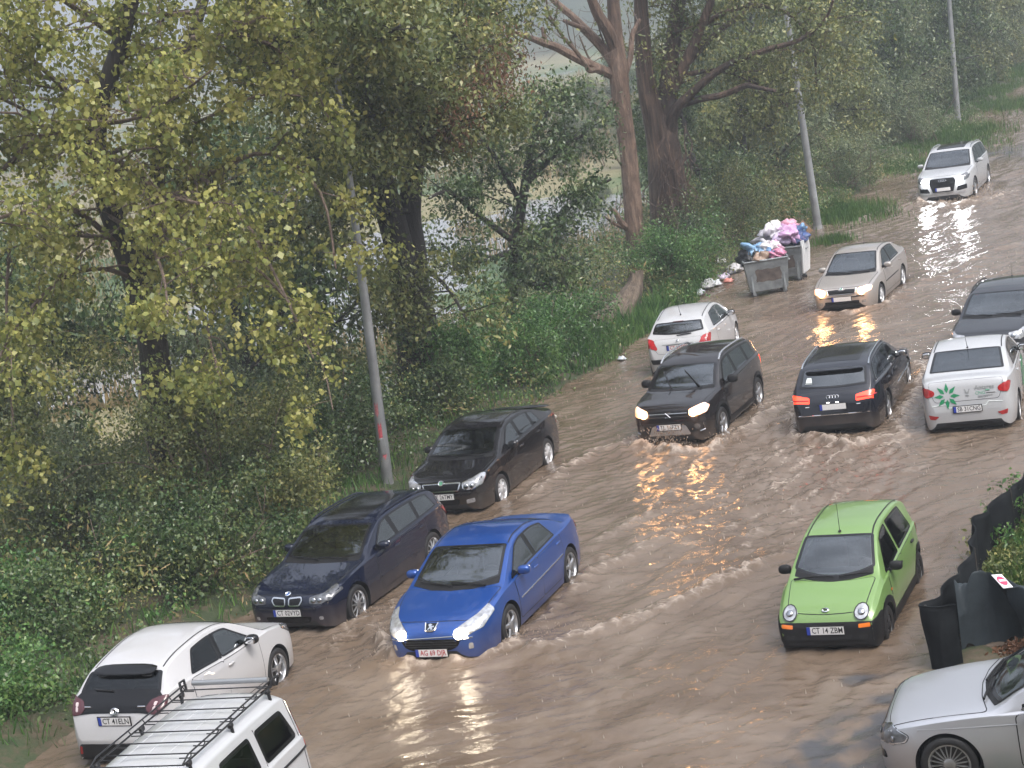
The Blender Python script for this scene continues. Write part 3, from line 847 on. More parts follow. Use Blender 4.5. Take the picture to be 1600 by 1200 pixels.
def car_green():
    p = paint_mat('light green paint', (.16, .27, .085), .1, .32)
    s = Car('car', 3.50, 1.495, 1.485, .68, 2.34, .275,
        [(0, .50), (.015, .56), (.05, .62), (.12, .70), (.25, .79), (.45, .88), (.66, .955), (.76, .99), (1.05, 1.20), (1.38, 1.395), (1.65, 1.465), (1.95, 1.485), (2.5, 1.475), (2.95, 1.42), (3.16, 1.33), (3.3, 1.12), (3.39, .95), (3.46, .75), (3.50, .5)],
        [(0, .48), (.1, .62), (.3, .72), (.75, .87), (1.5, .90), (2.5, .945), (3.2, .97), (3.5, .8)],
        plan=[(0, .50), (.02, .60), (.07, .665), (.18, .705), (.4, .73), (.9, .7475), (2.5, .7475), (3.1, .73), (3.35, .67), (3.47, .58), (3.5, .48)], tumble=.30, paint=p, arch=.05, clear=.19)
    s.handle_mat = M['plastic']; s.pillar_mat = p
    s.windscreen(.74, 1.38, bow=.17, m=.05, frit=.04); s.windscreen(3.27, 3.08, bow=-.05, name='rear_window')
    s.side_windows([(1.0, 1.38, 1.88, 1.82), (1.96, 1.90, 2.92, 2.72)], high=.035)
    s.doors([(1.02, 1.92, 0), (1.92, 2.8, 1)], sill=.16); s.bonnet(.09, .63, m=.10)
    s.cowl(.74, .17, .10)
    for sg in (1, -1):
        P = [('f', sg * (.50 + .105 * cos(t)), .675 + .09 * sin(t)) for t in np.linspace(0, 2 * pi, 13)[:-1]]
        o = s.patch('headlight', P, M['lamp'], off=.022, r=.0, res=.04); s.patch('lamp_rim', P, M['plastic'], off=.026, r=0, ring=.014, skirt=False, parent=o)
        co, n = s.snap(('f', sg * .5, .675)); b = MB(); b.blob(co + n * .03, (.05, .05, .02), 2, n=8, M=n.to_track_quat('Z', 'Y').to_matrix()); b.build('reflector', [M['reflector']], o)
        s.patch('indicator', [('f', sg * .46, .545), ('f', sg * .615, .555), ('f', sg * .615, .505), ('f', sg * .46, .495)], M['amber'], off=.014, r=.015)
        s.patch('intake', [('f', sg * .44, .40), ('f', sg * .57, .40), ('f', sg * .57, .34), ('f', sg * .46, .34)], M['underbody'], off=.012, r=.02)
        k = 's' if sg > 0 else 'S'
        # black wheel arch cladding and sill
        for qa in (s.qf, s.qr):
            P = [(k, qa + (s.Ra + .012) * cos(t), s.hub + (s.Ra + .012) * sin(t)) for t in np.linspace(.12, pi - .12, 12)] + [(k, qa + (s.Ra + .095) * cos(t), s.hub + (s.Ra + .095) * sin(t)) for t in np.linspace(pi - .12, .12, 12)]
            s.patch('arch_cladding', P, M['plastic'], off=.012, r=0, res=.06)
        s.patch('side_indicator', [(k, .98, .70), (k, 1.05, .70), (k, 1.05, .67), (k, .98, .67)], M['amber'], r=.01)
        # black corner between bumper and wheel
        s.patch('bumper_corner', [(k, .05, .57), (k, .17, .60), (k, .34, .63), (k, .42, .58), (k, .37, .40), (k, .33, .27), (k, .05, .29)], M['plastic'], off=.010, r=.03)
        s.patch('sill_cladding', [(k, 1.05, .36), (k, 2.66, .36), (k, 2.66, .22), (k, 1.02, .22)], M['plastic'], off=.009, r=.01)
    s.patch('bumper', [('f', -.66, .565), ('f', -.40, .575), ('f', .40, .575), ('f', .66, .565), ('f', .69, .42), ('f', .60, .30), ('f', -.60, .30), ('f', -.69, .42)], M['plastic'], off=.010, r=.04)
    s.patch('lower_intake', [('f', -.36, .40), ('f', .36, .40), ('f', .34, .34), ('f', -.34, .34)], M['underbody'], off=.014, r=.02)
    ring_badge(s, ('t', .13, 0), .035, M['chrome'], 1, ((0, 0, 1.2, .7),))
    s.lamp([('r', .58, .95), ('s', 3.2, .95), ('s', 3.36, .68), ('r', .5, .68)], M['tail'], name='tail_light')
    s.number_plate('CT 14 ZBM', ('f', 0, .475), 1)
    s.wheels('steel', M['steel_dark'], tyre_w=.16, rim_r=.62); s.mirrors(1.18, mat=M['plastic'], out=.13, size=(.06, .095, .065)); s.cabin(.74)
    s.wipers([(('t', .72, .10), ('t', .80, .55)), (('t', .72, -.55), ('t', .72, .02))])
    b = MB(); co, n = s.snap(('t', 1.08, .0))
    b.box((s.X(1.03), .02, float(s.zb(1.0)) + .02), (.20, .70, .004)); b.build('paper', [M['paper']], s.root)
    s.roof_seams(1.4, 3.0); s.antenna(1.45, .42, .02, 0)
    s.finish_body(split=(.375, 0, 0, 'lower_body', M['plastic']))
    tag(s.root, 'small light green hatchback with round headlights and black bumper standing alone in shallow water', 'car', 'cars standing in the flood')
    s.place(4.39, 26.82, radians(-114)); return s

def car_suv():
    p = paint_mat('dark brown grey paint', (.014, .012, .013), .1)
    s = Car('car', 4.175, 1.775, 1.61, .86, 2.50, .34,
        [(0, .52), (.015, .66), (.05, .84), (.1, .925), (.25, .985), (.7, 1.045), (.92, 1.075), (1.02, 1.10), (1.3, 1.31), (1.58, 1.48), (1.85, 1.57), (2.2, 1.605), (2.8, 1.60), (3.5, 1.545), (3.78, 1.46), (3.93, 1.22), (4.02, 1.05), (4.1, .9), (4.175, .55)],
        [(0, .55), (.08, .83), (.3, .92), (1.0, 1.02), (2, 1.06), (3.3, 1.11), (4.0, 1.12), (4.17, .9)], paint=p, tumble=.30, clear=.24, zw=.66, arch=.06)
    s.handle_mat = p
    s.windscreen(.98, 1.58, bow=.10); s.windscreen(3.92, 3.74, bow=-.04, name='rear_window')
    s.side_windows([(1.30, 1.70, 2.16, 2.12), (2.23, 2.19, 3.02, 2.95), (3.08, 3.01, 3.68, 3.5)], mats=[M['glass'], M['privacy'], M['privacy']])
    s.doors([(1.24, 2.19, 0), (2.19, 3.1, 1)], sill=.14); s.bonnet(.10, .88); s.cowl(.98, .10, .10)
    s.lamp([('f', .45, .86), ('f', .45, .74), ('f', .66, .74), ('s', .18, .77), ('s', .34, .87), ('t', .26, .73)], M['lamp'], M['lit_warm'], [(('f', .54, .80), .085)], r=.03, glow=M['lit_lens'])
    s.patch('grille', [('f', -.44, .85), ('f', .44, .85), ('f', .42, .67), ('f', -.42, .67)], M['gloss_black'], off=.006, r=.03)
    for z in (.73, .80): s.line('grille_bar', [('f', -.42, z), ('f', .42, z)], .014, M['chrome' if z > .77 else 'steel_dark'], off=.014)
    # S shaped emblem
    c, n = s.snap(('f', 0, .78)); b = MB(); b.tube([c + Vector((.03, x, z)) for x, z in ((.06, .05), (-.05, .05), (.05, -.05), (-.06, -.05))], .016, 6); b.build('badge', [M['chrome']], s.root)
    s.patch('lower_intake', [('f', -.62, .62), ('f', .62, .62), ('f', .58, .40), ('f', -.58, .40)], M['plastic'], off=.006, r=.06)
    s.patch('skid_plate', [('f', -.36, .56), ('f', .36, .56), ('f', .46, .36), ('f', -.46, .36)], M['alloy'], off=.012, r=.05)
    for sg in (1, -1):
        k = 's' if sg > 0 else 'S'
        P = [('f', sg * (.60 + .06 * cos(t)), .52 + .06 * sin(t)) for t in np.linspace(0, 2 * pi, 11)[:-1]]
        s.patch('fog_light', P, M['lamp_dark'], off=.018, r=0)
        s.line('daytime_lamp', [('f', sg * .71, .585), ('f', sg * .73, .44), ('f', sg * .64, .41)], .016, M['reflector'], off=.016)
        for qa in (s.qf, s.qr):
            P = [(k, qa + (s.Ra + .008) * cos(t), s.hub + (s.Ra + .008) * sin(t)) for t in np.linspace(.05, pi - .05, 12)] + [(k, qa + (s.Ra + .07) * cos(t), s.hub + (s.Ra + .07) * sin(t)) for t in np.linspace(pi - .05, .05, 12)]
            s.patch('arch_cladding', P, M['plastic'], off=.012, r=0, res=.06)
        s.patch('sill_cladding', [(k, 1.3, .38), (k, 2.92, .38), (k, 2.92, .27), (k, 1.3, .27)], M['plastic'], off=.010, r=.01)
    s.lamp([('r', .80, 1.06), ('s', 3.95, 1.08), ('s', 4.06, .82), ('r', .66, .82), ('r', .66, 1.02)], M['tail_lit'], name='tail_light')
    s.number_plate('TL 16FZY', ('f', 0, .53), 1)
    s.wheels('five', tyre_w=.21, rim_r=.66); s.mirrors(1.50, mat=M['plastic'], out=.15, size=(.075, .115, .085)); s.cabin(.98); s.rails(1.7, 3.55, M['sun_visor_strip'], .05, .02)
    s.wipers([(('t', .98, .45), ('t', 1.40, -.02)), (('t', .98, -.20), ('t', 1.42, -.50))])
    s.finish_body()
    tag(s.root, 'dark brown sport utility car with silver roof rails and orange headlights throwing muddy spray', 'car', RC)
    s.place(3.95, 40.36, radians(-116.35)); return s

def car_beige():
    p = paint_mat('beige metallic paint', (.39, .36, .335), .45)
    s = Car('car', 4.51, 1.73, 1.43, .90, 2.512, .31,
        [(0, .48), (.02, .58), (.06, .67), (.14, .73), (.35, .785), (.8, .87), (1.05, .915), (1.16, .945), (1.55, 1.17), (1.92, 1.355), (2.25, 1.42), (2.65, 1.43), (3.1, 1.39), (3.5, 1.27), (3.88, 1.12), (4.1, 1.075), (4.36, 1.05), (4.44, .98), (4.49, .75), (4.51, .5)],
        [(0, .48), (.1, .65), (.3, .73), (1.1, .87), (2, .91), (3.3, .95), (4.2, .96), (4.51, .8)], paint=p)
    s.handle_mat = p
    s.windscreen(1.12, 1.91, bow=.15); s.windscreen(3.90, 3.15, bow=-.10, name='rear_window')
    s.side_windows([(1.46, 2.02, 2.36, 2.32), (2.43, 2.39, 3.35, 3.1)])
    s.doors([(1.42, 2.39, 0), (2.39, 3.35, 1)]); s.bonnet(.14, 1.0); s.cowl(1.12)
    s.lamp([('f', .42, .68), ('f', .43, .57), ('f', .62, .57), ('s', .18, .60), ('s', .30, .69), ('t', .25, .68)], M['lamp'], M['lit_warm'], [(('f', .53, .625), .10)], r=.04, glow=M['lit_lens'])
    s.patch('grille', [('f', -.38, .685), ('f', -.10, .695), ('f', -.05, .665), ('f', .05, .665), ('f', .10, .695), ('f', .38, .685), ('f', .34, .59), ('f', -.34, .59)], M['gloss_black'], off=.008, r=.025)
    s.line('grille_surround', [('f', -.39, .70), ('f', -.35, .575), ('f', .35, .575), ('f', .39, .70)], .011, M['chrome'], off=.01)
    ring_badge(s, ('f', 0, .70), .04, M['chrome'], 1, fill=M['badge_green'])
    s.patch('lower_intake', [('f', -.46, .40), ('f', .46, .40), ('f', .46, .32), ('f', -.46, .32)], M['gloss_black'], r=.02)
    for sg in (1, -1):
        s.patch('fog_light', [('f', .52 * sg, .395), ('f', .63 * sg, .395), ('f', .63 * sg, .325), ('f', .52 * sg, .325)], M['lamp'], r=.02)
        s.line('door_trim', [('s' if sg > 0 else 'S', 1.45, .58), ('s' if sg > 0 else 'S', 3.2, .60)], .014, M['plastic'], off=.006)
    s.line('bumper_strip', [('S', .4, .52), ('f', -.6, .50), ('f', .6, .50), ('s', .4, .52)], .016, M['plastic'], off=.004)
    s.lamp([('r', .80, .94), ('s', 4.25, .94), ('s', 4.4, .70), ('r', .6, .70), ('r', .6, .90)], M['tail'], name='tail_light')
    s.number_plate('', ('f', 0, .46), 1)
    s.wheels('seven', M['hubcap'], rim_r=.66); s.mirrors(1.68); s.cabin(1.12)
    s.wipers([(('t', 1.09, .55), ('t', 1.16, -.05)), (('t', 1.07, .0), ('t', 1.21, -.6))])
    s.roof_seams(2.0, 3.15); s.antenna(2.9, .5, .4); s.finish_body()
    tag(s.root, 'beige saloon with both headlights lit wading past the rubbish containers', 'car', RC)
    s.place(9.90, 51.94, radians(-116.1)); return s

def car_white_sedan():
    p = paint_mat('white solid paint', (.41, .42, .435), .0, .3)
    s = Car('car', 4.40, 1.848, 1.50, .83, 2.65, .315,
        [(0, .52), (.02, .66), (.06, .78), (.14, .85), (.35, .91), (.75, .985), (.95, 1.02), (1.05, 1.05), (1.4, 1.25), (1.78, 1.42), (2.1, 1.485), (2.5, 1.50), (2.95, 1.46), (3.35, 1.34), (3.74, 1.185), (3.9, 1.155), (4.2, 1.15), (4.28, 1.11), (4.33, .93), (4.37, .75), (4.40, .55)],
        [(0, .52), (.1, .77), (.3, .86), (1.05, .97), (2, 1.01), (3.0, 1.05), (3.8, 1.08), (4.2, 1.08), (4.4, .9)], paint=p)
    s.handle_mat = p
    s.windscreen(1.02, 1.77, bow=.14); s.windscreen(3.76, 3.05, bow=-.05, name='rear_window', m=.09, mat=M['privacy'])
    s.side_windows([(1.36, 1.9, 2.28, 2.24), (2.35, 2.31, 3.22, 3.0)], mats=[M['glass'], M['privacy']])
    s.doors([(1.33, 2.31, 0), (2.31, 3.2, 1)]); s.bonnet(.14, .92); s.cowl(1.02)
    s.lamp([('f', .45, .80), ('f', .46, .70), ('f', .70, .68), ('s', .2, .72), ('s', .4, .82), ('t', .28, .74)], M['lamp'])
    s.patch('grille', [('f', -.44, .80), ('f', .44, .80), ('f', .42, .70), ('f', -.42, .70)], M['gloss_black'], r=.03)
    # tailgate and bumper
    s.patch('boot_lid', [('r', -.70, 1.10), ('r', .70, 1.10), ('r', .66, .93), ('r', .60, .74), ('r', -.60, .74), ('r', -.66, .93)], p, off=.005, r=.06, seam=.008)
    s.lamp([('r', .585, .94), ('r', .60, .87), ('r', .74, .83), ('s', 4.26, .86), ('s', 4.12, .99), ('r', .80, 1.02), ('r', .68, 1.0)], M['tail'], name='tail_light', r=.05, off=.014)
    for sg in (1, -1): s.patch('reflector', [('r', .54 * sg, .47), ('r', .74 * sg, .51), ('r', .72 * sg, .42), ('r', .62 * sg, .41)], M['tail'], r=.02, off=.008)
    s.patch('diffuser', [('r', -.45, .31), ('r', .45, .31), ('r', .42, .25), ('r', -.42, .25)], M['plastic'], r=.02, off=.006)
    s.line('bumper_seam', [('r', -.66, .67), ('r', -.40, .69), ('r', -.34, .62), ('r', .34, .62), ('r', .40, .69), ('r', .66, .67)], .008, M['film'], off=.0)
    # livery: eight pointed green star, small emblem, name
    cy, cz = .36, .845
    V = []; F = []
    for k in range(8):
        a = k * pi / 4 + pi / 2
        for (r_, da) in ((.06, 0), (.135, .29), (.245, 0), (.135, -.29)):
            co, n = s.lift(s.snap(('r', cy, cz))[0], Vector((-1, 0, 0)), Vector((0, -1, 0)), Vector((0, 0, 1)), (r_ * cos(a + da), r_ * sin(a + da)), .012); V.append(co)
        F.append((4 * k, 4 * k + 1, 4 * k + 2, 4 * k + 3))
    mesh('star_emblem', V, F, M['green_star'], s.root, smooth=False)
    ax = ((0, -1, 0), (0, 0, 1))
    s.text('lettering', 'Antares', ('r', -.345, .955), .115, ax, M['grey_ink'], off=.012)
    s.line('small_print', [('r', -.36, .90), ('r', -.44, .90)], .013, M['green_ink'], off=.009)
    s.text('lettering', 'CNG', ('r', -.26, .855), .085, ax, M['green_ink'], off=.012, bold=0)
    s.line('small_print', [('r', -.38, .855), ('r', -.54, .855)], .012, M['grey_ink'], off=.009)
    s.line('lettering_rule', [('r', -.22, .805), ('r', -.50, .805)], .004, M['grey_ink'], off=.011); s.line('lettering_rule', [('r', -.22, .785), ('r', -.40, .785)], .004, M['grey_ink'], off=.011)
    sh = [(-.06, .05), (-.045, .03), (-.03, -.03), (0, -.05), (.03, -.03), (.045, .03), (.06, .05), (.03, .045), (.018, .0), (-.018, .0), (-.03, .045)]
    V = [s.lift(s.snap(('r', -.02, .90))[0], Vector((-1, 0, 0)), Vector((0, -1, 0)), Vector((0, 0, 1)), q, .012)[0] for q in sh]; mesh('small_emblem', V, [tuple(range(len(sh)))], M['grey_ink'], s.root, smooth=False)
    s.line('emblem_rule', [('r', .01, .83), ('r', -.05, .83)], .010, M['grey_ink'], off=.011)
    for k in ('s', 'S'):
        s.patch('door_livery', [(k, 1.45, .92), (k, 1.8, .95), (k, 2.2, .80), (k, 2.5, .45), (k, 2.0, .42), (k, 1.5, .55)], M['green_star'], off=.008, r=.12, skirt=False)
        for j in range(3): s.patch('door_livery', [(k, 1.62 + .26 * j, .82 - .06 * j), (k, 1.73 + .26 * j, .74 - .06 * j), (k, 1.64 + .26 * j, .62 - .06 * j), (k, 1.55 + .26 * j, .72 - .06 * j)], p, off=.0105, r=.0, skirt=False)
    s.number_plate('SB 31CNG', ('r', -.0, .585), -1)
    s.wheels('cap', M['hubcap'], rim_r=.66); s.mirrors(1.60, mat=M['gloss_black']); s.cabin(1.02, rear=False)
    s.roof_seams(1.8, 3.0); s.antenna(2.98, .30, .75); s.finish_body()
    tag(s.root, 'white saloon with a green star and lettering on its boot seen from behind', 'car', 'cars standing in the flood')
    s.place(9.17, 37.73, radians(71.1)); return s

def car_black_estate():
    p = paint_mat('deep blue black paint', (.006, .007, .013), .1)
    s = Car('car', 4.93, 1.855, 1.46, .96, 2.84, .335,
        [(0, .48), (.02, .60), (.06, .70), (.14, .755), (.35, .80), (.9, .89), (1.25, .945), (1.38, .975), (1.8, 1.20), (2.15, 1.37), (2.5, 1.445), (2.9, 1.46), (3.6, 1.45), (4.1, 1.40), (4.32, 1.33), (4.52, 1.18), (4.70, 1.03), (4.78, .96), (4.86, .82), (4.93, .55)],
        [(0, .48), (.1, .67), (.3, .75), (1.3, .90), (2, .935), (3.3, .97), (4.5, 1.0), (4.93, .8)], paint=p)
    s.handle_mat = p
    s.windscreen(1.34, 2.14, bow=.16); s.windscreen(4.70, 4.30, bow=-.06, name='rear_window', mat=M['privacy'])
    s.side_windows([(1.72, 2.28, 2.62, 2.58), (2.68, 2.64, 3.48, 3.46), (3.54, 3.52, 4.38, 4.15)], trim=M['chrome'], mats=[M['glass'], M['privacy'], M['privacy']])
    s.doors([(1.68, 2.65, 0), (2.65, 3.6, 1)]); s.bonnet(.14, 1.22); s.cowl(1.34)
    s.lamp([('f', .45, .70), ('f', .46, .60), ('f', .70, .58), ('s', .2, .62), ('s', .42, .73), ('t', .30, .74)], M['lamp'], M['lit_cool'], [(('f', .55, .65), .06)])
    s.patch('grille', [('f', -.34, .72), ('f', .34, .72), ('f', .28, .36), ('f', -.28, .36)], M['gloss_black'], r=.05)
    s.patch('tailgate', [('r', -.66, .96), ('r', .66, .96), ('r', .62, .58), ('r', -.62, .58)], p, off=.005, r=.06, seam=.008)
    s.lamp([('r', .46, .885), ('r', .46, .77), ('r', .80, .77), ('s', 4.80, .79), ('s', 4.66, .92), ('r', .78, .935)], M['tail_lit'], name='tail_light', r=.03, off=.012)
    for sg in (1, -1):
        s.line('lamp_band', [('r', .48 * sg, .835), ('r', .82 * sg, .85)], .016, M['tail'], off=.020)
    s.line('bumper_trim', [('S', 4.7, .555), ('r', -.70, .545), ('r', .70, .545), ('s', 4.7, .555)], .012, M['chrome'], off=.006)
    for k in range(4): ring_badge(s, ('r', .085 - .057 * k, .875), .036, M['chrome'], -1, tube=.006, off=.016)
    for sg in (1, -1): s.line('model_badge', [('r', .55 * sg, .715), ('r', .47 * sg, .715)], .011, M['chrome'], off=.010)
    # frost coloured sticker in the corner of the tailgate window
    s.patch('sticker', [('r', .44, 1.21), ('r', .53, 1.21), ('r', .55, 1.13), ('r', .42, 1.13)], M['film'], off=.012, r=.02, skirt=False)
    s.line('sticker_text', [('r', .42, 1.115), ('r', .56, 1.115)], .008, M['film'], off=.012)
    s.patch('glass_roof', [('t', 2.35, -.46), ('t', 2.35, .46), ('t', 4.0, .46), ('t', 4.0, -.46)], M['gloss_black'], off=.004, r=.07)
    b = MB(); co, n = s.snap(('r', 0, 1.30)); b.blob((s.X(4.36), 0, 1.335), (.10, .60, .02), 3, n=6); b.build('tailgate_spoiler', [p], s.root)
    s.number_plate('', ('r', 0, .70), -1)
    s.line('plate_lamp', [('r', .12, .775), ('r', .06, .775)], .012, M['lit_lens_cool'], off=.02); s.line('plate_lamp', [('r', -.12, .775), ('r', -.06, .775)], .012, M['lit_lens_cool'], off=.02)
    s.wheels('five', rim_r=.70); s.mirrors(1.90, out=.13); s.cabin(1.34); s.rails(2.3, 4.2, M['chrome'], .03, .018)
    s.finish_body()
    tag(s.root, 'blue black estate driving away with red tail lights lit and chrome roof rails', 'car', RC)
    s.place(7.06, 39.44, radians(68.8)); return s

def car_white_hatch():
    p = paint_mat('white hatch paint', (.43, .435, .445), .0, .3)
    s = Car('car', 4.03, 1.72, 1.47, .83, 2.54, .305,
        [(0, .48), (.02, .58), (.08, .66), (.2, .74), (.45, .84), (.75, .925), (.88, .965), (1.3, 1.19), (1.72, 1.385), (2.05, 1.455), (2.4, 1.47), (2.9, 1.43), (3.35, 1.35), (3.52, 1.29), (3.70, 1.10), (3.83, .97), (3.90, .90), (3.97, .75), (4.03, .52)],
        [(0, .48), (.1, .64), (.3, .73), (.9, .90), (2, .95), (3.0, 1.0), (3.7, 1.03), (4.03, .8)], paint=p, tumble=.38, taper=.14)
    s.handle_mat = p
    s.windscreen(.86, 1.71, bow=.18); s.windscreen(3.76, 3.50, bow=-.07, name='rear_window', m=.07)
    s.side_windows([(1.22, 1.80, 2.28, 2.22), (2.35, 2.29, 3.18, 2.95)], high=.04)
    s.doors([(1.2, 2.31, 0), (2.31, 3.1, 1)]); s.bonnet(.14, .76)
    s.lamp([('f', .36, .68), ('f', .40, .60), ('f', .58, .59), ('s', .25, .63), ('s', .52, .77), ('t', .45, .66)], M['lamp'])
    s.patch('grille', [('f', -.40, .52), ('f', .40, .52), ('f', .36, .36), ('f', -.36, .36)], M['gloss_black'], r=.05)
    s.patch('tailgate', [('r', -.58, .96), ('r', .58, .96), ('r', .55, .72), ('r', .48, .64), ('r', -.48, .64), ('r', -.55, .72)], p, off=.005, r=.05, seam=.007)
    s.lamp([('r', .60, .96), ('s', 3.62, .98), ('s', 3.78, .78), ('r', .52, .73), ('r', .50, .78)], M['tail'], name='tail_light', r=.03, off=.012)
    s.patch('bumper_insert', [('r', -.70, .52), ('r', .70, .52), ('r', .66, .405), ('r', -.66, .405)], M['plastic'], r=.03, off=.008)
    s.line('plate_shelf', [('r', -.38, .845), ('r', .38, .845)], .010, M['grey_ink'], off=.004)
    ring_badge(s, ('r', 0, .91), .022, M['chrome'], -1); ring_badge(s, ('r', -.42, .80), .02, M['chrome'], -1)
    s.line('brake_lamp', [('t', 3.50, .13), ('t', 3.50, -.13)], .018, M['tail_dark'], off=.004)
    s.line('rear_wiper', [('r', .02, 1.01), ('r', -.34, 1.03)], .013, M['plastic'], off=.022)
    s.number_plate('CT 83TCS', ('r', .0, .77), -1, M['plate_red'], tilt=.0)
    s.wheels('seven', M['hubcap'], rim_r=.66); s.mirrors(1.46, mat=M['gloss_black']); s.cabin(.86)
    s.roof_seams(1.8, 3.3); s.antenna(3.15, .35, .5); s.finish_body()
    tag(s.root, 'white hatchback with a red lettered plate parked by the verge below the broken stump', 'car', WH)
    s.place(4.69, 47.44, radians(71.6)); return s

def car_white_black():
    p = paint_mat('pearl white paint', (.44, .44, .45), .0, .3)
    s = Car('car', 3.94, 1.745, 1.50, .80, 2.56, .315,
        [(0, .50), (.02, .62), (.06, .74), (.14, .82), (.35, .89), (.7, .955), (.86, .995), (.95, 1.03), (1.3, 1.23), (1.66, 1.405), (2.0, 1.48), (2.35, 1.50), (2.8, 1.47), (3.15, 1.415), (3.36, 1.35), (3.48, 1.26), (3.62, 1.12), (3.72, 1.025), (3.80, .955), (3.88, .75), (3.94, .52)],
        [(0, .5), (.1, .73), (.3, .82), (.95, .95), (2, .99), (2.8, 1.05), (3.5, 1.08), (3.94, .86)], paint=p, tumble=.36, taper=.22)
    s.handle_mat = p
    s.windscreen(.92, 1.65, bow=.15); s.windscreen(3.68, 3.40, bow=-.06, name='rear_window', m=.05, mat=M['black_glass'])
    s.side_windows([(1.28, 1.80, 2.20, 2.15), (2.25, 2.20, 3.0, 2.72)], high=.05, mats=[M['glass'], M['black_glass']], r=.08)
    s.doors([(1.22, 2.22, 0), (2.22, 3.05, 1)]); s.bonnet(.14, .84); s.cowl(.92)
    s.lamp([('f', .46, .78), ('f', .48, .68), ('f', .68, .66), ('s', .22, .70), ('s', .48, .85), ('t', .40, .74), ('t', .18, .66)], M['lamp_dark'], None, [(('f', .56, .72), .04)])
    s.patch('grille', [('f', -.50, .56), ('f', .50, .56), ('f', .56, .32), ('f', -.56, .32)], M['gloss_black'], r=.05)
    # black tail band joining the lamps
    s.patch('tail_band', [('r', -.62, 1.13), ('r', .62, 1.13), ('r', .76, 1.01), ('r', .60, .86), ('r', .40, .88), ('r', -.40, .88), ('r', -.60, .86), ('r', -.76, 1.01)], M['gloss_black'], off=.008, r=.04)
    s.lamp([('r', .56, 1.02), ('s', 3.60, 1.06), ('s', 3.70, .93), ('r', .70, .85), ('r', .56, .87), ('r', .50, .93)], M['tail_dark'], name='tail_light', r=.03, off=.016)
    for sg in (1, -1): s.patch('reverse_lamp', [('r', .63 * sg, 1.0), ('r', .68 * sg, 1.0), ('r', .645 * sg, .90), ('r', .61 * sg, .90)], M['tail_clear'], off=.022, r=.02)
    b = MB(); b.blob((s.X(3.40), 0, 1.352), (.13, .52, .02), 3.2, n=8, M=Matrix.Rotation(radians(-16), 3, 'Y')); b.build('roof_spoiler', [M['gloss_black']], s.root)
    s.patch('bumper_insert', [('r', -.62, .47), ('r', .62, .47), ('r', .70, .27), ('r', -.70, .27)], M['plastic'], r=.05, off=.008)
    for sg in (1, -1): s.patch('reflector', [('r', .58 * sg, .44), ('r', .62 * sg, .44), ('r', .64 * sg, .32), ('r', .60 * sg, .32)], M['tail'], r=.02, off=.014)
    ring_badge(s, ('r', 0, .90), .062, M['chrome'], -1, ((0, 0, 1, .72), (0, .12, .42, .58), (0, .2, .72, .3)), tube=.010)
    [s.line('model_badge', [('r', a_, .955), ('r', b_, .955)], .010, M['chrome'], off=.022) for a_, b_ in ((.50, .40), (-.38, -.50))]
    s.line('rear_wiper', [('r', .10, 1.115), ('r', .40, 1.13)], .013, M['plastic'], off=.024)
    s.number_plate('CT 41ELN', ('r', 0, .785), -1, tilt=0)
    s.wheels('twin', rim_r=.70); s.mirrors(1.52, mat=M['gloss_black'], out=.14); s.cabin(.92)
    s.roof_seams(1.75, 3.3); s.finish_body()
    tag(s.root, 'white hatchback with black tail band, parked on the verge beside the van', 'car', WH)
    s.place(-5.45, 27.31, radians(66.5)); return s

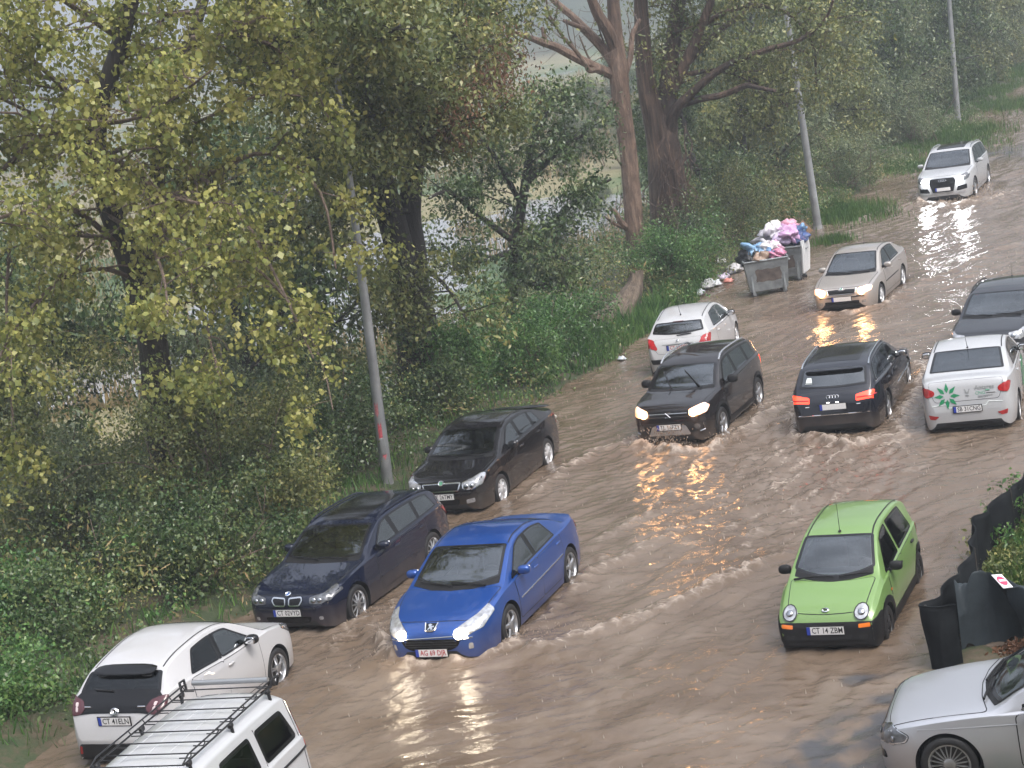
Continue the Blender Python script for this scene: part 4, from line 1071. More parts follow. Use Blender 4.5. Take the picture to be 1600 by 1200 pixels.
def car_far():
    p = paint_mat('white suv paint', (.41, .42, .435), .0, .3)
    s = Car('car', 5.05, 1.97, 1.74, .95, 2.99, .375,
        [(0, .55), (.015, .72), (.05, .90), (.12, 1.0), (.35, 1.06), (.9, 1.12), (1.2, 1.15), (1.32, 1.18), (1.75, 1.45), (2.1, 1.62), (2.4, 1.71), (2.9, 1.74), (3.7, 1.72), (4.4, 1.62), (4.62, 1.52), (4.82, 1.2), (4.92, 1.0), (5.0, .85), (5.05, .55)],
        [(0, .6), (.1, .90), (.3, .98), (1.3, 1.09), (2, 1.13), (3.6, 1.17), (4.7, 1.18), (5.05, .95)], paint=p, tumble=.32, clear=.24, zw=.7)
    s.handle_mat = p
    s.windscreen(1.28, 2.10, bow=.13); s.windscreen(4.80, 4.60, bow=-.05, name='rear_window')
    s.side_windows([(1.66, 2.22, 2.66, 2.62), (2.73, 2.69, 3.6, 3.56), (3.67, 3.63, 4.5, 4.25)], mats=[M['glass'], M['privacy'], M['privacy']])
    s.doors([(1.62, 2.69, 0), (2.69, 3.72, 1)], sill=.14); s.bonnet(.13, 1.15); s.cowl(1.28)
    s.lamp([('f', .50, .90), ('f', .50, .78), ('f', .78, .80), ('s', .22, .84), ('s', .40, .95), ('t', .30, .80)], M['lamp_dark'], M['lit_cool'], [(('f', .64, .865), .085)], r=.03)
    s.patch('grille', [('f', -.40, .93), ('f', .40, .93), ('f', .46, .82), ('f', .36, .46), ('f', -.36, .46), ('f', -.46, .82)], M['gloss_black'], off=.008, r=.04)
    s.patch('grille_surround', [('f', -.42, .95), ('f', .42, .95), ('f', .48, .82), ('f', .37, .44), ('f', -.37, .44), ('f', -.48, .82)], M['alloy'], off=.014, r=.04, ring=.02, skirt=False)
    for k in range(4): ring_badge(s, ('f', .085 - .057 * k, .86), .042, M['chrome'], 1, tube=.008, off=.02)
    for sg in (1, -1): s.patch('intake', [('f', .52 * sg, .62), ('f', .82 * sg, .66), ('f', .82 * sg, .50), ('f', .46 * sg, .46)], M['gloss_black'], r=.03)
    s.patch('skid_plate', [('f', -.80, .42), ('f', .80, .42), ('f', .74, .37), ('f', -.74, .37)], M['alloy'], r=.02)
    s.patch('glass_roof', [('t', 2.3, -.50), ('t', 2.3, .50), ('t', 4.0, .50), ('t', 4.0, -.50)], M['gloss_black'], off=.004, r=.06)
    s.lamp([('r', .8, 1.05), ('s', 4.75, 1.08), ('s', 4.9, .9), ('r', .6, .9)], M['tail'], name='tail_light')
    s.number_plate('', ('f', 0, .56), 1)
    s.wheels('five', tyre_w=.25, rim_r=.70); s.mirrors(1.92, out=.15); s.cabin(1.28); s.rails(2.3, 4.4, M['sun_visor_strip'], .03)
    s.finish_body()
    tag(s.root, 'large white sport utility car with blazing headlights, farthest car up the road', 'car', RC)
    s.place(17.02, 69.34, radians(-114.2)); return s

def car_silver():
    p = paint_mat('silver metallic paint', (.47, .48, .51), .6, .34)
    s = Car('car', 4.70, 1.826, 1.427, .82, 2.808, .33,
        [(0, .48), (.02, .60), (.06, .70), (.13, .76), (.35, .82), (.85, .905), (1.18, .95), (1.32, .975), (1.7, 1.18), (2.1, 1.35), (2.45, 1.415), (2.8, 1.427), (3.2, 1.38), (3.6, 1.24), (3.95, 1.10), (4.15, 1.075), (4.45, 1.05), (4.57, .98), (4.65, .75), (4.7, .5)],
        [(0, .48), (.1, .68), (.3, .75), (1.3, .895), (2, .93), (3.3, .965), (4.3, .98), (4.7, .8)], paint=p)
    s.handle_mat = p
    s.windscreen(1.28, 2.09, bow=.17); s.windscreen(3.95, 3.28, bow=-.1, name='rear_window')
    s.side_windows([(1.66, 2.2, 2.52, 2.48), (2.58, 2.54, 3.5, 3.28)], trim=M['chrome'])
    s.doors([(1.62, 2.55, 0), (2.55, 3.45, 1)]); s.bonnet(.13, 1.17, m=.03); s.cowl(1.28, .17, .07)
    s.lamp([('f', .50, .70), ('f', .52, .60), ('f', .70, .565), ('s', .20, .56), ('s', .36, .60), ('s', .40, .675), ('t', .20, .66)], M['lamp_dark'], None, [(('f', .58, .645), .04), (('s', .2, .63), .035)], ring=M['chrome'])
    s.patch('grille', [('f', -.40, .72), ('f', .40, .72), ('f', .40, .62), ('f', .30, .36), ('f', -.30, .36), ('f', -.40, .62)], M['gloss_black'], r=.04)
    for sg in (1, -1):
        s.patch('intake', [('f', .50 * sg, .44), ('f', .74 * sg, .47), ('f', .76 * sg, .38), ('f', .50 * sg, .33)], M['gloss_black'], r=.03)
        k = 's' if sg > 0 else 'S'
        s.line('shoulder_crease', [(k, .5, .745), (k, 2.5, .845), (k, 4.3, .90)], .009, p, off=-.003)
    s.lamp([('r', .8, .96), ('s', 4.4, .96), ('s', 4.55, .75), ('r', .5, .75), ('r', .5, .9)], M['tail'], name='tail_light')
    s.number_plate('', ('f', 0, .46), 1)
    s.wheels('multi', rim_r=.72); s.mirrors(1.86, out=.14); s.cabin(1.28)
    s.wipers([(('t', 1.25, .55), ('t', 1.32, -.05)), (('t', 1.23, .0), ('t', 1.38, -.6))])
    s.roof_seams(2.2, 3.2); s.finish_body()
    tag(s.root, 'silver saloon with multi spoke alloy wheel entering the picture beside the black netting', 'car', 'cars standing in the flood')
    h = radians(159); o = at(1485, 1190, .33); hx, hy = 1.53, .80
    s.place(o[0] - hx * cos(h) + hy * sin(h), o[1] - hx * sin(h) - hy * cos(h), h); return s

def car_dark():
    p = paint_mat('dull charcoal paint', (.024, .026, .032), .3, .45)
    s = Car('car', 4.25, 1.76, 1.53, .86, 2.59, .32,
        [(0, .52), (.02, .66), (.06, .79), (.14, .87), (.35, .93), (.7, 1.0), (.9, 1.035), (1.0, 1.06), (1.35, 1.27), (1.7, 1.44), (2.05, 1.515), (2.5, 1.53), (3.1, 1.50), (3.6, 1.42), (3.8, 1.34), (4.0, 1.08), (4.1, .95), (4.2, .75), (4.25, .5)],
        [(0, .55), (.1, .79), (.3, .87), (1.0, .97), (2, 1.01), (3.3, 1.06), (4.0, 1.08), (4.25, .9)], paint=p, tumble=.32)
    s.handle_mat = p
    s.windscreen(.97, 1.70, bow=.13); s.windscreen(3.98, 3.76, bow=-.05, name='rear_window')
    s.side_windows([(1.30, 1.82, 2.2, 2.16), (2.26, 2.22, 3.12, 3.0), (3.18, 3.06, 3.72, 3.5)], mats=[M['glass'], M['privacy'], M['privacy']])
    s.doors([(1.27, 2.23, 0), (2.23, 3.1, 1)]); s.bonnet(.14, .88); s.cowl(.97)
    s.lamp([('f', .46, .83), ('f', .47, .70), ('f', .70, .68), ('s', .20, .72), ('s', .44, .88), ('t', .36, .76), ('t', .16, .66)], M['lamp'], None, [(('f', .56, .76), .05)])
    s.patch('grille', [('f', -.42, .80), ('f', .42, .80), ('f', .40, .68), ('f', -.40, .68)], M['gloss_black'], r=.03)
    s.lamp([('r', .8, 1.05), ('s', 3.95, 1.05), ('s', 4.1, .8), ('r', .6, .8)], M['tail'], name='tail_light')
    s.number_plate('', ('f', 0, .5), 1)
    s.wheels('seven'); s.mirrors(1.54, mat=M['plastic'], out=.15, size=(.07, .11, .075)); s.cabin(.97); s.rails(1.85, 3.6, M['plastic'], .03)
    s.wipers([(('t', .94, .60), ('t', .99, .05)), (('t', .94, -.02), ('t', 1.02, -.6))])
    s.antenna(3.3, .3, .2); s.finish_body()
    tag(s.root, 'charcoal car with roof rails half hidden behind the white saloon with the green star', 'car', 'cars standing in the flood')
    h = radians(-117); o = at(1543, 527, .76)
    s.place(o[0] - 2.0 * cos(h), o[1] - 2.0 * sin(h), h); return s

def van_white():
    p = paint_mat('white van paint', (.43, .44, .455), .0, .3)
    s = Car('van', 4.36, 1.75, 1.79, .86, 2.81, .315,
        [(0, .52), (.02, .68), (.06, .82), (.15, .92), (.4, 1.03), (.72, 1.12), (.82, 1.16), (1.15, 1.43), (1.48, 1.66), (1.7, 1.755), (2.1, 1.79), (2.8, 1.80), (3.6, 1.79), (4.1, 1.765), (4.22, 1.68), (4.28, 1.4), (4.31, 1.0), (4.34, .8), (4.36, .5)],
        [(0, .55), (.1, .82), (.3, .92), (.85, 1.06), (1.6, 1.09), (3.3, 1.12), (4.2, 1.12), (4.36, .9)],
        plan=[(0, .55), (.03, .66), (.1, .76), (.25, .82), (.6, .86), (1.2, .875), (4.0, .875), (4.2, .86), (4.3, .82), (4.36, .74)], paint=p, tumble=.22, clear=.22, crown=.10)
    s.handle_mat = M['plastic']; s.pillar_mat = p
    s.windscreen(.80, 1.50, bow=.12, m=.05)
    s.side_windows([(1.10, 1.62, 2.12, 2.08), (2.34, 2.30, 3.10, 3.08), (3.24, 3.24, 4.10, 3.96)], high=.10, r=.10, low=.05, frit=.05, mats=[M['black_glass']] * 3)
    s.windscreen(4.285, 4.235, bow=-.01, name='rear_window', m=.10)
    s.doors([(1.06, 2.18, 0), (2.22, 3.2, 1)], sill=.14)
    for k in ('s', 'S'):
        s.line('sliding_rail', [(k, 3.25, .98), (k, 4.22, .98)], .016, M['plastic'], off=.004)
        s.line('door_seam', [(k, 3.24, 1.62), (k, 3.24, .5)], .006, M['seam'], off=.001)
        s.line('body_seam', [(k, 4.16, 1.62), (k, 4.16, .5)], .006, M['seam'], off=.001)
    s.bonnet(.16, .72); s.cowl(.80, .12, .10)
    s.lamp([('r', .70, 1.45), ('s', 4.24, 1.48), ('s', 4.26, .95), ('r', .72, .92)], M['tail'], name='tail_light', r=.04)
    s.lamp([('f', .44, .84), ('f', .46, .70), ('f', .66, .69), ('s', .18, .72), ('s', .42, .88), ('t', .36, .74)], M['lamp'], None, [(('f', .54, .77), .05)])
    s.patch('grille', [('f', -.42, .80), ('f', .42, .80), ('f', .40, .68), ('f', -.40, .68)], M['gloss_black'], r=.03)
    for y in (-.42, -.14, .14, .42): s.line('roof_rib', [('t', 1.85, y), ('t', 4.1, y)], .010, p, off=-.004)
    s.wheels('cap', M['hubcap']); s.mirrors(1.34, mat=M['plastic'], out=.15, size=(.08, .12, .11)); s.cabin(.80, rear=True)
    s.number_plate('', ('f', 0, .55), 1)
    s.finish_body()
    tag(s.root, 'white van under a roof rack, cut off by the bottom edge', 'van', WH)
    # roof rack: a thing of its own that rides on the van
    h = radians(-110); o = at(447, 1072, 1.76); hx, hy = -2.10, .70
    x, y = o[0] - hx * cos(h) + hy * sin(h), o[1] - hx * sin(h) - hy * cos(h)
    rk = empty('roof_rack', (x, y, 0), h)
    tag(rk, 'black tubular roof rack with a roller bar, fixed on top of the white van', 'roof rack')
    blk = simple('black powder coat', (.012, .012, .013), .4)
    q0, q1 = 1.75, 4.12; yw = .60; zb, zr = 1.845, 1.915
    X = s.X
    for sg in (1, -1):
        r = MB(); r.tube([(X(q0), sg * yw, zb), (X(q1), sg * yw, zb)], .012, 8); r.build('side_rail', [blk], rk)
        r = MB(); pts = [(X(q0 - .02), sg * yw, zb + .01)] + [(X(q0 + .14), sg * yw, zr)] + [(X(q1 - .12), sg * yw, zr), (X(q1), sg * yw, zr - .01)]
        r.tube(pts, .011, 8); r.build('hand_rail', [blk], rk)
        for q in np.linspace(q0 + .2, q1 - .1, 7):
            r = MB(); r.tube([(X(q), sg * yw, zr), (X(q) - .02, sg * (yw - .012), zr - .05), (X(q), sg * (yw - .03), zb), (X(q), sg * (yw - .16), zb)], .008, 6); r.build('stanchion', [blk], rk)
        for q in (q0 + .12, (q0 + q1) / 2, q1 - .15):
            r = MB(); r.blob((X(q), sg * (yw - .0), zb - .03), (.05, .03, .035), 3, n=6); r.tube([(X(q), sg * yw, zb), (X(q), sg * (yw + .02), float(s.ze(q)) - .03)], .022, 6); r.build('foot', [blk], rk)
        r = MB(); r.tube([(X(q1 + .05), sg * (yw + .04), zb - .02), (X(q1 + .07), sg * (yw + .06), zr + .02), (X(q1 - .06), sg * (yw + .05), zr + .03), (X(q1 - .1), sg * (yw + .02), zb)], .018, 6); r.build('roller_bracket', [blk], rk)
    for q in np.linspace(q0, q1 - .05, 8):
        r = MB(); r.tube([(X(q), -yw, zb), (X(q), yw, zb)], .009, 8); r.build('cross_bar', [blk], rk)
    r = MB(); r.tube([(X(q1 + .03), -yw + .08, zb + .06), (X(q1 + .03), yw - .06, zb + .06)], .035, 12); r.build('roller', [simple('galvanised roller', (.34, .35, .36), .4, metal=.7)], rk)
    s.place(x, y, h); return s

FLEET = [car_blue, car_black_liftback, car_navy_estate, car_green, car_suv, car_beige, car_white_sedan, car_black_estate, car_white_hatch, car_white_black, car_far, car_silver, car_dark, van_white]
if 'ONLY' in globals(): FLEET = [f for f in FLEET if f.__name__ in ONLY]
CARS = {}
for _f in FLEET:
    CARS[_f.__name__] = _f()
# ================================================================== land, road, water, sky
def terrain_z(x, y):
    s, l = sl(x, y)
    z = np.full_like(s, -.06)
    edge = 17.4 + .35 * pnoise(s * .16, 0 * s + 3.3) - .028 * np.clip(s - 40, 0, 90)
    d = l - edge
    z = z + .42 * sstep(-.2, 1.3, d) * (1 + .5 * pnoise(x * .5, y * .5))
    z = z - 4.05 * sstep(3.6, 15, d)
    z = z + .5 * fbm(x * .05, y * .05, 4) * sstep(10, 20, d) + .12 * fbm(x * .6, y * .6, 3) * sstep(1, 3, d)
    for (px, py, rx, ry, dp) in PONDS:
        q = ((x - px) / rx) ** 2 + ((y - py) / ry) ** 2
        z = z - dp * np.exp(-q * 1.2)
    D = np.hypot(x, y); az = x / np.maximum(y, 1)
    hill = sstep(330, 620, D) * 46 * sstep(-.10, .03, az) + sstep(500, 900, D) * 14
    z = z + hill * (1 + .25 * fbm(x * .006, y * .006, 3))
    # builder's plot behind the netting on the right: a little higher, rough
    r = sstep(5.35, 5.0, l) * sstep(38, 36, s)
    z = z + r * (.20 + .10 * fbm(x * .9, y * .9, 4))
    return z
PZ = -4.15
def _pond(u, v, rx, ry, dp=.9):
    p = at(u, v, PZ); return (p[0], p[1], rx, ry, dp)
PONDS = [_pond(690, 395, 4.5, 12), _pond(915, 352, 4.2, 15), _pond(850, 104, 34, 14), _pond(800, 128, 12, 8), _pond(130, 612, 4, 5), _pond(430, 520, 6, 14), _pond(480, 430, 7, 16), _pond(330, 330, 10, 14), _pond(560, 610, 3, 5), _pond(900, 96, 20, 10)]

def build_land():
    # ---- ground sheet, finer near the road
    a = np.concatenate([np.linspace(-900, -60, 22)[:-1], np.linspace(-60, 0, 30)[:-1], np.linspace(0, 60, 170)[:-1], np.linspace(60, 150, 150)[:-1], np.linspace(150, 420, 110)[:-1], np.linspace(420, 1500, 70)])
    b = np.concatenate([np.linspace(-700, -40, 18)[:-1], np.linspace(-40, 2, 40)[:-1], np.linspace(2, 30, 120)[:-1], np.linspace(30, 80, 100)[:-1], np.linspace(80, 260, 100)[:-1], np.linspace(260, 1200, 60)])
    S, Lm = np.meshgrid(a, b, indexing='ij')
    X = RD[0] * S + RN[0] * Lm; Y = RD[1] * S + RN[1] * Lm
    Z = terrain_z(X, Y)
    mt, nt, bs = newmat('earth, grass and reeds')
    tc = N(nt, 'ShaderNodeTexCoord'); g = N(nt, 'ShaderNodeNewGeometry'); sep = N(nt, 'ShaderNodeSeparateXYZ'); nt.links.new(g.outputs['Position'], sep.inputs[0])
    n1 = N(nt, 'ShaderNodeTexNoise', in_Scale=.055, in_Detail=7.0, in_Roughness=.62); nt.links.new(g.outputs['Position'], n1.inputs['Vector'])
    meadow = ramp(nt, n1.outputs[0], [(.34, (.045, .085, .03)), (.45, (.075, .115, .042)), (.52, (.17, .16, .075)), (.62, (.22, .19, .10)), (.72, (.06, .10, .045))])
    n2 = N(nt, 'ShaderNodeTexNoise', in_Scale=1.7, in_Detail=8.0, in_Roughness=.7); nt.links.new(g.outputs['Position'], n2.inputs['Vector'])
    bank = ramp(nt, n2.outputs[0], [(.3, (.018, .028, .010)), (.48, (.035, .050, .018)), (.58, (.075, .058, .035)), (.75, (.10, .085, .055))])
    mr = N(nt, 'ShaderNodeMapRange', in_1=-2.0, in_2=-3.4); nt.links.new(sep.outputs['Z'], mr.inputs[0])
    mx = N(nt, 'ShaderNodeMix', data_type='RGBA'); nt.links.new(mr.outputs[0], mx.inputs[0]); nt.links.new(bank, mx.inputs[6]); nt.links.new(meadow, mx.inputs[7])
    n3 = N(nt, 'ShaderNodeTexNoise', in_Scale=.14, in_Detail=8.0, in_Roughness=.75); nt.links.new(g.outputs['Position'], n3.inputs['Vector'])
    wood = ramp(nt, n3.outputs[0], [(.35, (.012, .024, .012)), (.55, (.03, .05, .02)), (.7, (.07, .075, .04))])
    mr2 = N(nt, 'ShaderNodeMapRange', in_1=-1.5, in_2=2.0); nt.links.new(sep.outputs['Z'], mr2.inputs[0])
    far = N(nt, 'ShaderNodeMath', operation='GREATER_THAN', in_1=220.0); nt.links.new(sep.outputs['Y'], far.inputs[0])
    fm = N(nt, 'ShaderNodeMath', operation='MULTIPLY'); nt.links.new(mr2.outputs[0], fm.inputs[0]); nt.links.new(far.outputs[0], fm.inputs[1])
    mx2 = N(nt, 'ShaderNodeMix', data_type='RGBA'); nt.links.new(fm.outputs[0], mx2.inputs[0]); nt.links.new(mx.outputs[2], mx2.inputs[6]); nt.links.new(wood, mx2.inputs[7])
    nt.links.new(mx2.outputs[2], bs.inputs['Base Color']); bs.inputs['Roughness'].default_value = .85
    bp = N(nt, 'ShaderNodeBump', in_Strength=.8, in_Distance=.12); nt.links.new(n2.outputs[0], bp.inputs['Height']); nt.links.new(bp.outputs[0], bs.inputs['Normal'])
    tag(grid_mesh('ground', X, Y, Z, mt), kind='structure')
    # ---- standing water on the meadow
    pm, nt, bs = newmat('pond water'); bs.inputs['Base Color'].default_value = (.30, .31, .32, 1); bs.inputs['Roughness'].default_value = .12; bs.inputs['IOR'].default_value = 1.6
    nz = N(nt, 'ShaderNodeTexNoise', in_Scale=1.2, in_Detail=3.0); tc = N(nt, 'ShaderNodeTexCoord'); nt.links.new(tc.outputs['Object'], nz.inputs['Vector'])
    bp = N(nt, 'ShaderNodeBump', in_Strength=.25, in_Distance=.06); nt.links.new(nz.outputs[0], bp.inputs['Height']); nt.links.new(bp.outputs[0], bs.inputs['Normal'])
    P = [road(a_, b_) for a_, b_ in ((-30, 27), (420, 27), (420, 420), (-30, 420))]
    tag(mesh('pond', [(p[0], p[1], PZ) for p in P], [(0, 1, 2, 3)], pm), kind='structure')
    # ---- road under the flood
    rm, nt, bs = newmat('wet asphalt')
    g = N(nt, 'ShaderNodeNewGeometry'); n1 = N(nt, 'ShaderNodeTexNoise', in_Scale=.8, in_Detail=9.0, in_Roughness=.7); nt.links.new(g.outputs['Position'], n1.inputs['Vector'])
    c = ramp(nt, n1.outputs[0], [(.35, (.035, .034, .034)), (.6, (.065, .062, .06)), (.75, (.10, .085, .07))])
    nt.links.new(c, bs.inputs['Base Color']); bs.inputs['Roughness'].default_value = .3
    P = [road(a_, b_) for a_, b_ in ((-30, -14), (900, -14), (900, 16.9), (-30, 17.5))]
    tag(mesh('road', [(p[0], p[1], -.045) for p in P], [(0, 1, 2, 3)], rm), kind='structure')

# ------------------------------------------------------------------ the flood
def polydist(x, y, P):
    "distance to a polyline of ground points and position along it 0..1"
    best = np.full(x.shape, 1e9); t0 = np.zeros(x.shape); n = len(P) - 1
    for i in range(n):
        a, b = P[i], P[i + 1]; d = b - a; L2 = (d ** 2).sum()
        t = np.clip(((x - a[0]) * d[0] + (y - a[1]) * d[1]) / L2, 0, 1)
        q = np.hypot(x - a[0] - t * d[0], y - a[1] - t * d[1])
        k = q < best; best = np.where(k, q, best); t0 = np.where(k, (i + t) / n, t0)
    return best, t0
WZ = .115
# crests of bow waves and wakes: photo pixels on the water, height, width, foam
WAKES = [
    ([(596, 1000), (612, 1024), (650, 1042), (720, 1036), (800, 1010), (832, 985)], .13, .17, .75),
    ([(800, 1012), (870, 1008), (940, 985), (1020, 955), (1100, 925), (1180, 890), (1250, 850)], .10, .20, .55),
    ([(600, 1000), (560, 968), (530, 995), (500, 1040)], .028, .26, .4),
    ([(640, 930), (600, 960), (560, 955)], .025, .22, .35),
    ([(900, 912), (960, 880), (1040, 840), (1120, 800)], .06, .20, .4),
    ([(830, 985), (905, 915), (960, 860)], .05, .18, .4),
    ([(985, 688), (1005, 703), (1050, 712), (1110, 706), (1150, 682)], .17, .16, .9),
    ([(1150, 690), (1190, 655), (1240, 628), (1270, 600)], .09, .20, .6),
    ([(985, 690), (930, 705), (860, 750), (800, 800)], .07, .24, .5),
    ([(1110, 700), (1060, 760), (980, 820), (900, 870)], .05, .25, .35),
    ([(1235, 640), (1245, 685), (1330, 700), (1400, 680), (1420, 650)], .10, .18, .7),
    ([(1400, 668), (1430, 620), (1445, 580), (1432, 560)], .09, .18, .7),
    ([(1440, 580), (1470, 620), (1450, 680)], .05, .2, .5),
    ([(1270, 478), (1290, 492), (1330, 490), (1385, 476), (1420, 448)], .07, .15, .6),
    ([(1395, 470), (1450, 440), (1530, 405), (1600, 375)], .06, .22, .35),
    ([(1425, 305), (1440, 320), (1490, 325), (1545, 312)], .14, .22, .9),
    ([(1545, 312), (1600, 296)], .08, .3, .6), ([(1425, 312), (1380, 330), (1330, 350)], .06, .3, .5),
    ([(1215, 1010), (1300, 1022), (1400, 1005)], .025, .16, .1),
    ([(1400, 1000), (1445, 930), (1460, 880)], .02, .15, .15),
    ([(560, 985), (600, 1010), (640, 1050), (720, 1080)], .03, .2, .2),
]
FOAMS = [(1300, 705, 2.2, 2.0, .75), (1230, 770, 1.8, 2.6, .7), (1160, 830, 1.6, 2.4, .5), (1060, 740, 1.5, 1.6, .35), (1420, 730, 2.0, 2.0, .35), (1350, 640, 2.2, 1.2, .6), (960, 740, 1.6, 1.6, .3),
         (700, 1020, 1.3, .9, .45), (860, 960, 1.4, 1.2, .3), (1440, 560, 1.2, 1.5, .6), (1490, 315, 2.5, 1.5, .8), (1190, 630, 1.0, 1.2, .6), (1060, 695, 1.1, .5, .8), (580, 980, .9, .9, .5), (1570, 310, 2.5, 1.5, .6)]
def water_height(x, y):
    s, l = sl(x, y)
    h = np.zeros_like(x)
    wx = x + .9 * pnoise(x * .23 + 5, y * .23); wy = y + .9 * pnoise(x * .23, y * .23 + 9)
    # crests lie across the flow, slightly skewed, and break up
    def aniso(ang, fu, fv, o=3):
        a = radians(ang); return fbm((wx * cos(a) + wy * sin(a)) * fu, (-wx * sin(a) + wy * cos(a)) * fv, o, .55)
    calm = .55 + .45 * np.clip(.5 + 1.1 * pnoise(x * .11 + 2, y * .11 - 4), 0, 1)
    h += .026 * aniso(38, .28, 1.3) * calm + .026 * aniso(50, .7, 2.4) * calm + .014 * aniso(34, 1.4, 4.4) + .010 * fbm(wx * 1.1, wy * 1.1, 3) + .0085 * fbm(wx * 4.2, wy * 4.2, 3)
    far = sstep(44, 60, s) * sstep(120, 70, s); h += far * .030 * aniso(46, .35, 1.6)
    r = aniso(40, .7, 2.2, 2); h += .010 * np.tanh(2 * r) * calm
    foam = .10 * np.clip(fbm(wx * .5, wy * .5, 4), 0, 1)
    brk = .7 + .5 * fbm(x * .9, y * .9, 2); fine = fbm(x * 5.5, y * 5.5, 3)
    for P, A, sg, fo in WAKES:
        q = np.array([at(u, v, WZ)[:2] for u, v in P])
        jx = x + .10 * fbm(x * 1.3, y * 1.3 + 7, 2); jy = y + .10 * fbm(x * 1.3 + 4, y * 1.3, 2)
        d, t = polydist(jx, jy, q); env = np.clip(sstep(0, .08, t) * sstep(1, .75, t) + .15, 0, 1)
        w = np.exp(-(d / sg) ** 2) * env
        A = A * 1.7
        h += A * w * np.clip(brk, .25, 1.2) * (1 + .16 * fine) + .3 * A * np.exp(-((d - 2.3 * sg) / sg) ** 2) * env * np.clip(brk, .2, 1)
        foam = np.maximum(foam, fo * (np.exp(-(d / (sg * .8)) ** 2) + .4 * np.exp(-(d / (sg * 2.2)) ** 2)) * env * np.clip(.65 + .7 * fine, 0, 1.2))
    for u, v, rx, ry, f in FOAMS:
        p = at(u, v, WZ); w = np.exp(-(((x - p[0]) / rx) ** 2 + ((y - p[1]) / ry) ** 2))
        st = np.clip(aniso(40, 1.1, 3.2, 4) * 1.6 + .1, 0, 1)
        foam = np.maximum(foam, f * w * st); h += .035 * w * fine * f + .03 * w * fbm(x * 2.2, y * 2.2, 2) * f
    return h, np.clip(foam, 0, 1)
def build_water():
    s = np.concatenate([np.arange(14, 20, .25), np.arange(20, 62, .055), np.arange(62, 112, .12), np.arange(112, 330, .9)])
    l = np.concatenate([np.arange(-10, 3.6, .25), np.arange(3.6, 19.4, .055)])
    S, Lm = np.meshgrid(s, l, indexing='ij')
    X = RD[0] * S + RN[0] * Lm; Y = RD[1] * S + RN[1] * Lm
    h, foam = water_height(X, Y)
    # the sheet thins out to the edge of the road up the hill and by the dry patch near the silver car
    Z = WZ + h * sstep(18.6, 17.6, Lm + .028 * np.clip(S - 40, 0, 60))
    # shallow run-up beside the camera: the road comes through as grey patches
    mt, nt, bs = newmat('muddy flood water')
    g = N(nt, 'ShaderNodeNewGeometry'); at_ = N(nt, 'ShaderNodeAttribute', attribute_name='foam')
    def noise(sc, det, rough=.6, dist=0.0, vec=None):
        n = N(nt, 'ShaderNodeTexNoise', in_Scale=sc, in_Detail=det, in_Roughness=rough, in_Distortion=dist); nt.links.new(vec or g.outputs['Position'], n.inputs['Vector']); return n
    mp = N(nt, 'ShaderNodeMapping'); mp.inputs['Rotation'].default_value = (0, 0, radians(-40)); mp.inputs['Scale'].default_value = (.38, 2.2, 1); nt.links.new(g.outputs['Position'], mp.inputs[0])
    n1 = noise(.5, 6.0, .62, .6); c1 = ramp(nt, n1.outputs[0], [(.30, (.094, .065, .043)), (.5, (.134, .099, .072)), (.72, (.185, .146, .114))])
    n2 = noise(2.6, 8.0, .72, .4, mp.outputs[0])
    # foam lace
    v = N(nt, 'ShaderNodeTexVoronoi', feature='DISTANCE_TO_EDGE', in_Scale=5.0); vd = noise(3.0, 4.0, .6); 
    vm = N(nt, 'ShaderNodeVectorMath', operation='MULTIPLY_ADD'); vm.inputs[1].default_value = (.35, .35, .35); nt.links.new(vd.outputs['Color'], vm.inputs[0]); nt.links.new(g.outputs['Position'], vm.inputs[2]); nt.links.new(vm.outputs[0], v.inputs['Vector'])
    lace = ramp(nt, v.outputs['Distance'], [(.0, (1, 1, 1)), (.16, (0, 0, 0))])
    lf = N(nt, 'ShaderNodeMath', operation='MULTIPLY_ADD', in_1=.5, in_2=-.02); nt.links.new(lace, lf.inputs[0])
    ad = N(nt, 'ShaderNodeMath', operation='ADD'); nt.links.new(lf.outputs[0], ad.inputs[0]); nt.links.new(n2.outputs[0], ad.inputs[1])
    mu = N(nt, 'ShaderNodeMath', operation='MULTIPLY'); nt.links.new(ad.outputs[0], mu.inputs[0]); nt.links.new(at_.outputs['Fac'], mu.inputs[1])
    ff = N(nt, 'ShaderNodeMapRange', in_1=.14, in_2=.62, in_4=.85); nt.links.new(mu.outputs[0], ff.inputs[0])
    mx = N(nt, 'ShaderNodeMix', data_type='RGBA'); mx.inputs[7].default_value = (.33, .275, .228, 1); nt.links.new(c1, mx.inputs[6]); nt.links.new(ff.outputs[0], mx.inputs[0])
    sh = N(nt, 'ShaderNodeAttribute', attribute_name='shallow'); ms = N(nt, 'ShaderNodeMix', data_type='RGBA'); ms.inputs[7].default_value = (.050, .052, .058, 1); nt.links.new(sh.outputs['Fac'], ms.inputs[0]); nt.links.new(mx.outputs[2], ms.inputs[6])
    nt.links.new(ms.outputs[2], bs.inputs['Base Color'])
    rr = N(nt, 'ShaderNodeMapRange', in_3=.025, in_4=.5); nt.links.new(ff.outputs[0], rr.inputs[0]); nt.links.new(rr.outputs[0], bs.inputs['Roughness'])
    bs.inputs['IOR'].default_value = 1.40
    # ripples and rings of the falling rain
    n4 = noise(7.0, 5.0, .62); n5 = noise(2.2, 5.0, .6, .3, mp.outputs[0])
    w = N(nt, 'ShaderNodeTexVoronoi', in_Scale=3.2); nt.links.new(g.outputs['Position'], w.inputs['Vector'])
    sn = N(nt, 'ShaderNodeMath', operation='MULTIPLY', in_1=60.0); nt.links.new(w.outputs['Distance'], sn.inputs[0]); si = N(nt, 'ShaderNodeMath', operation='SINE'); nt.links.new(sn.outputs[0], si.inputs[0])
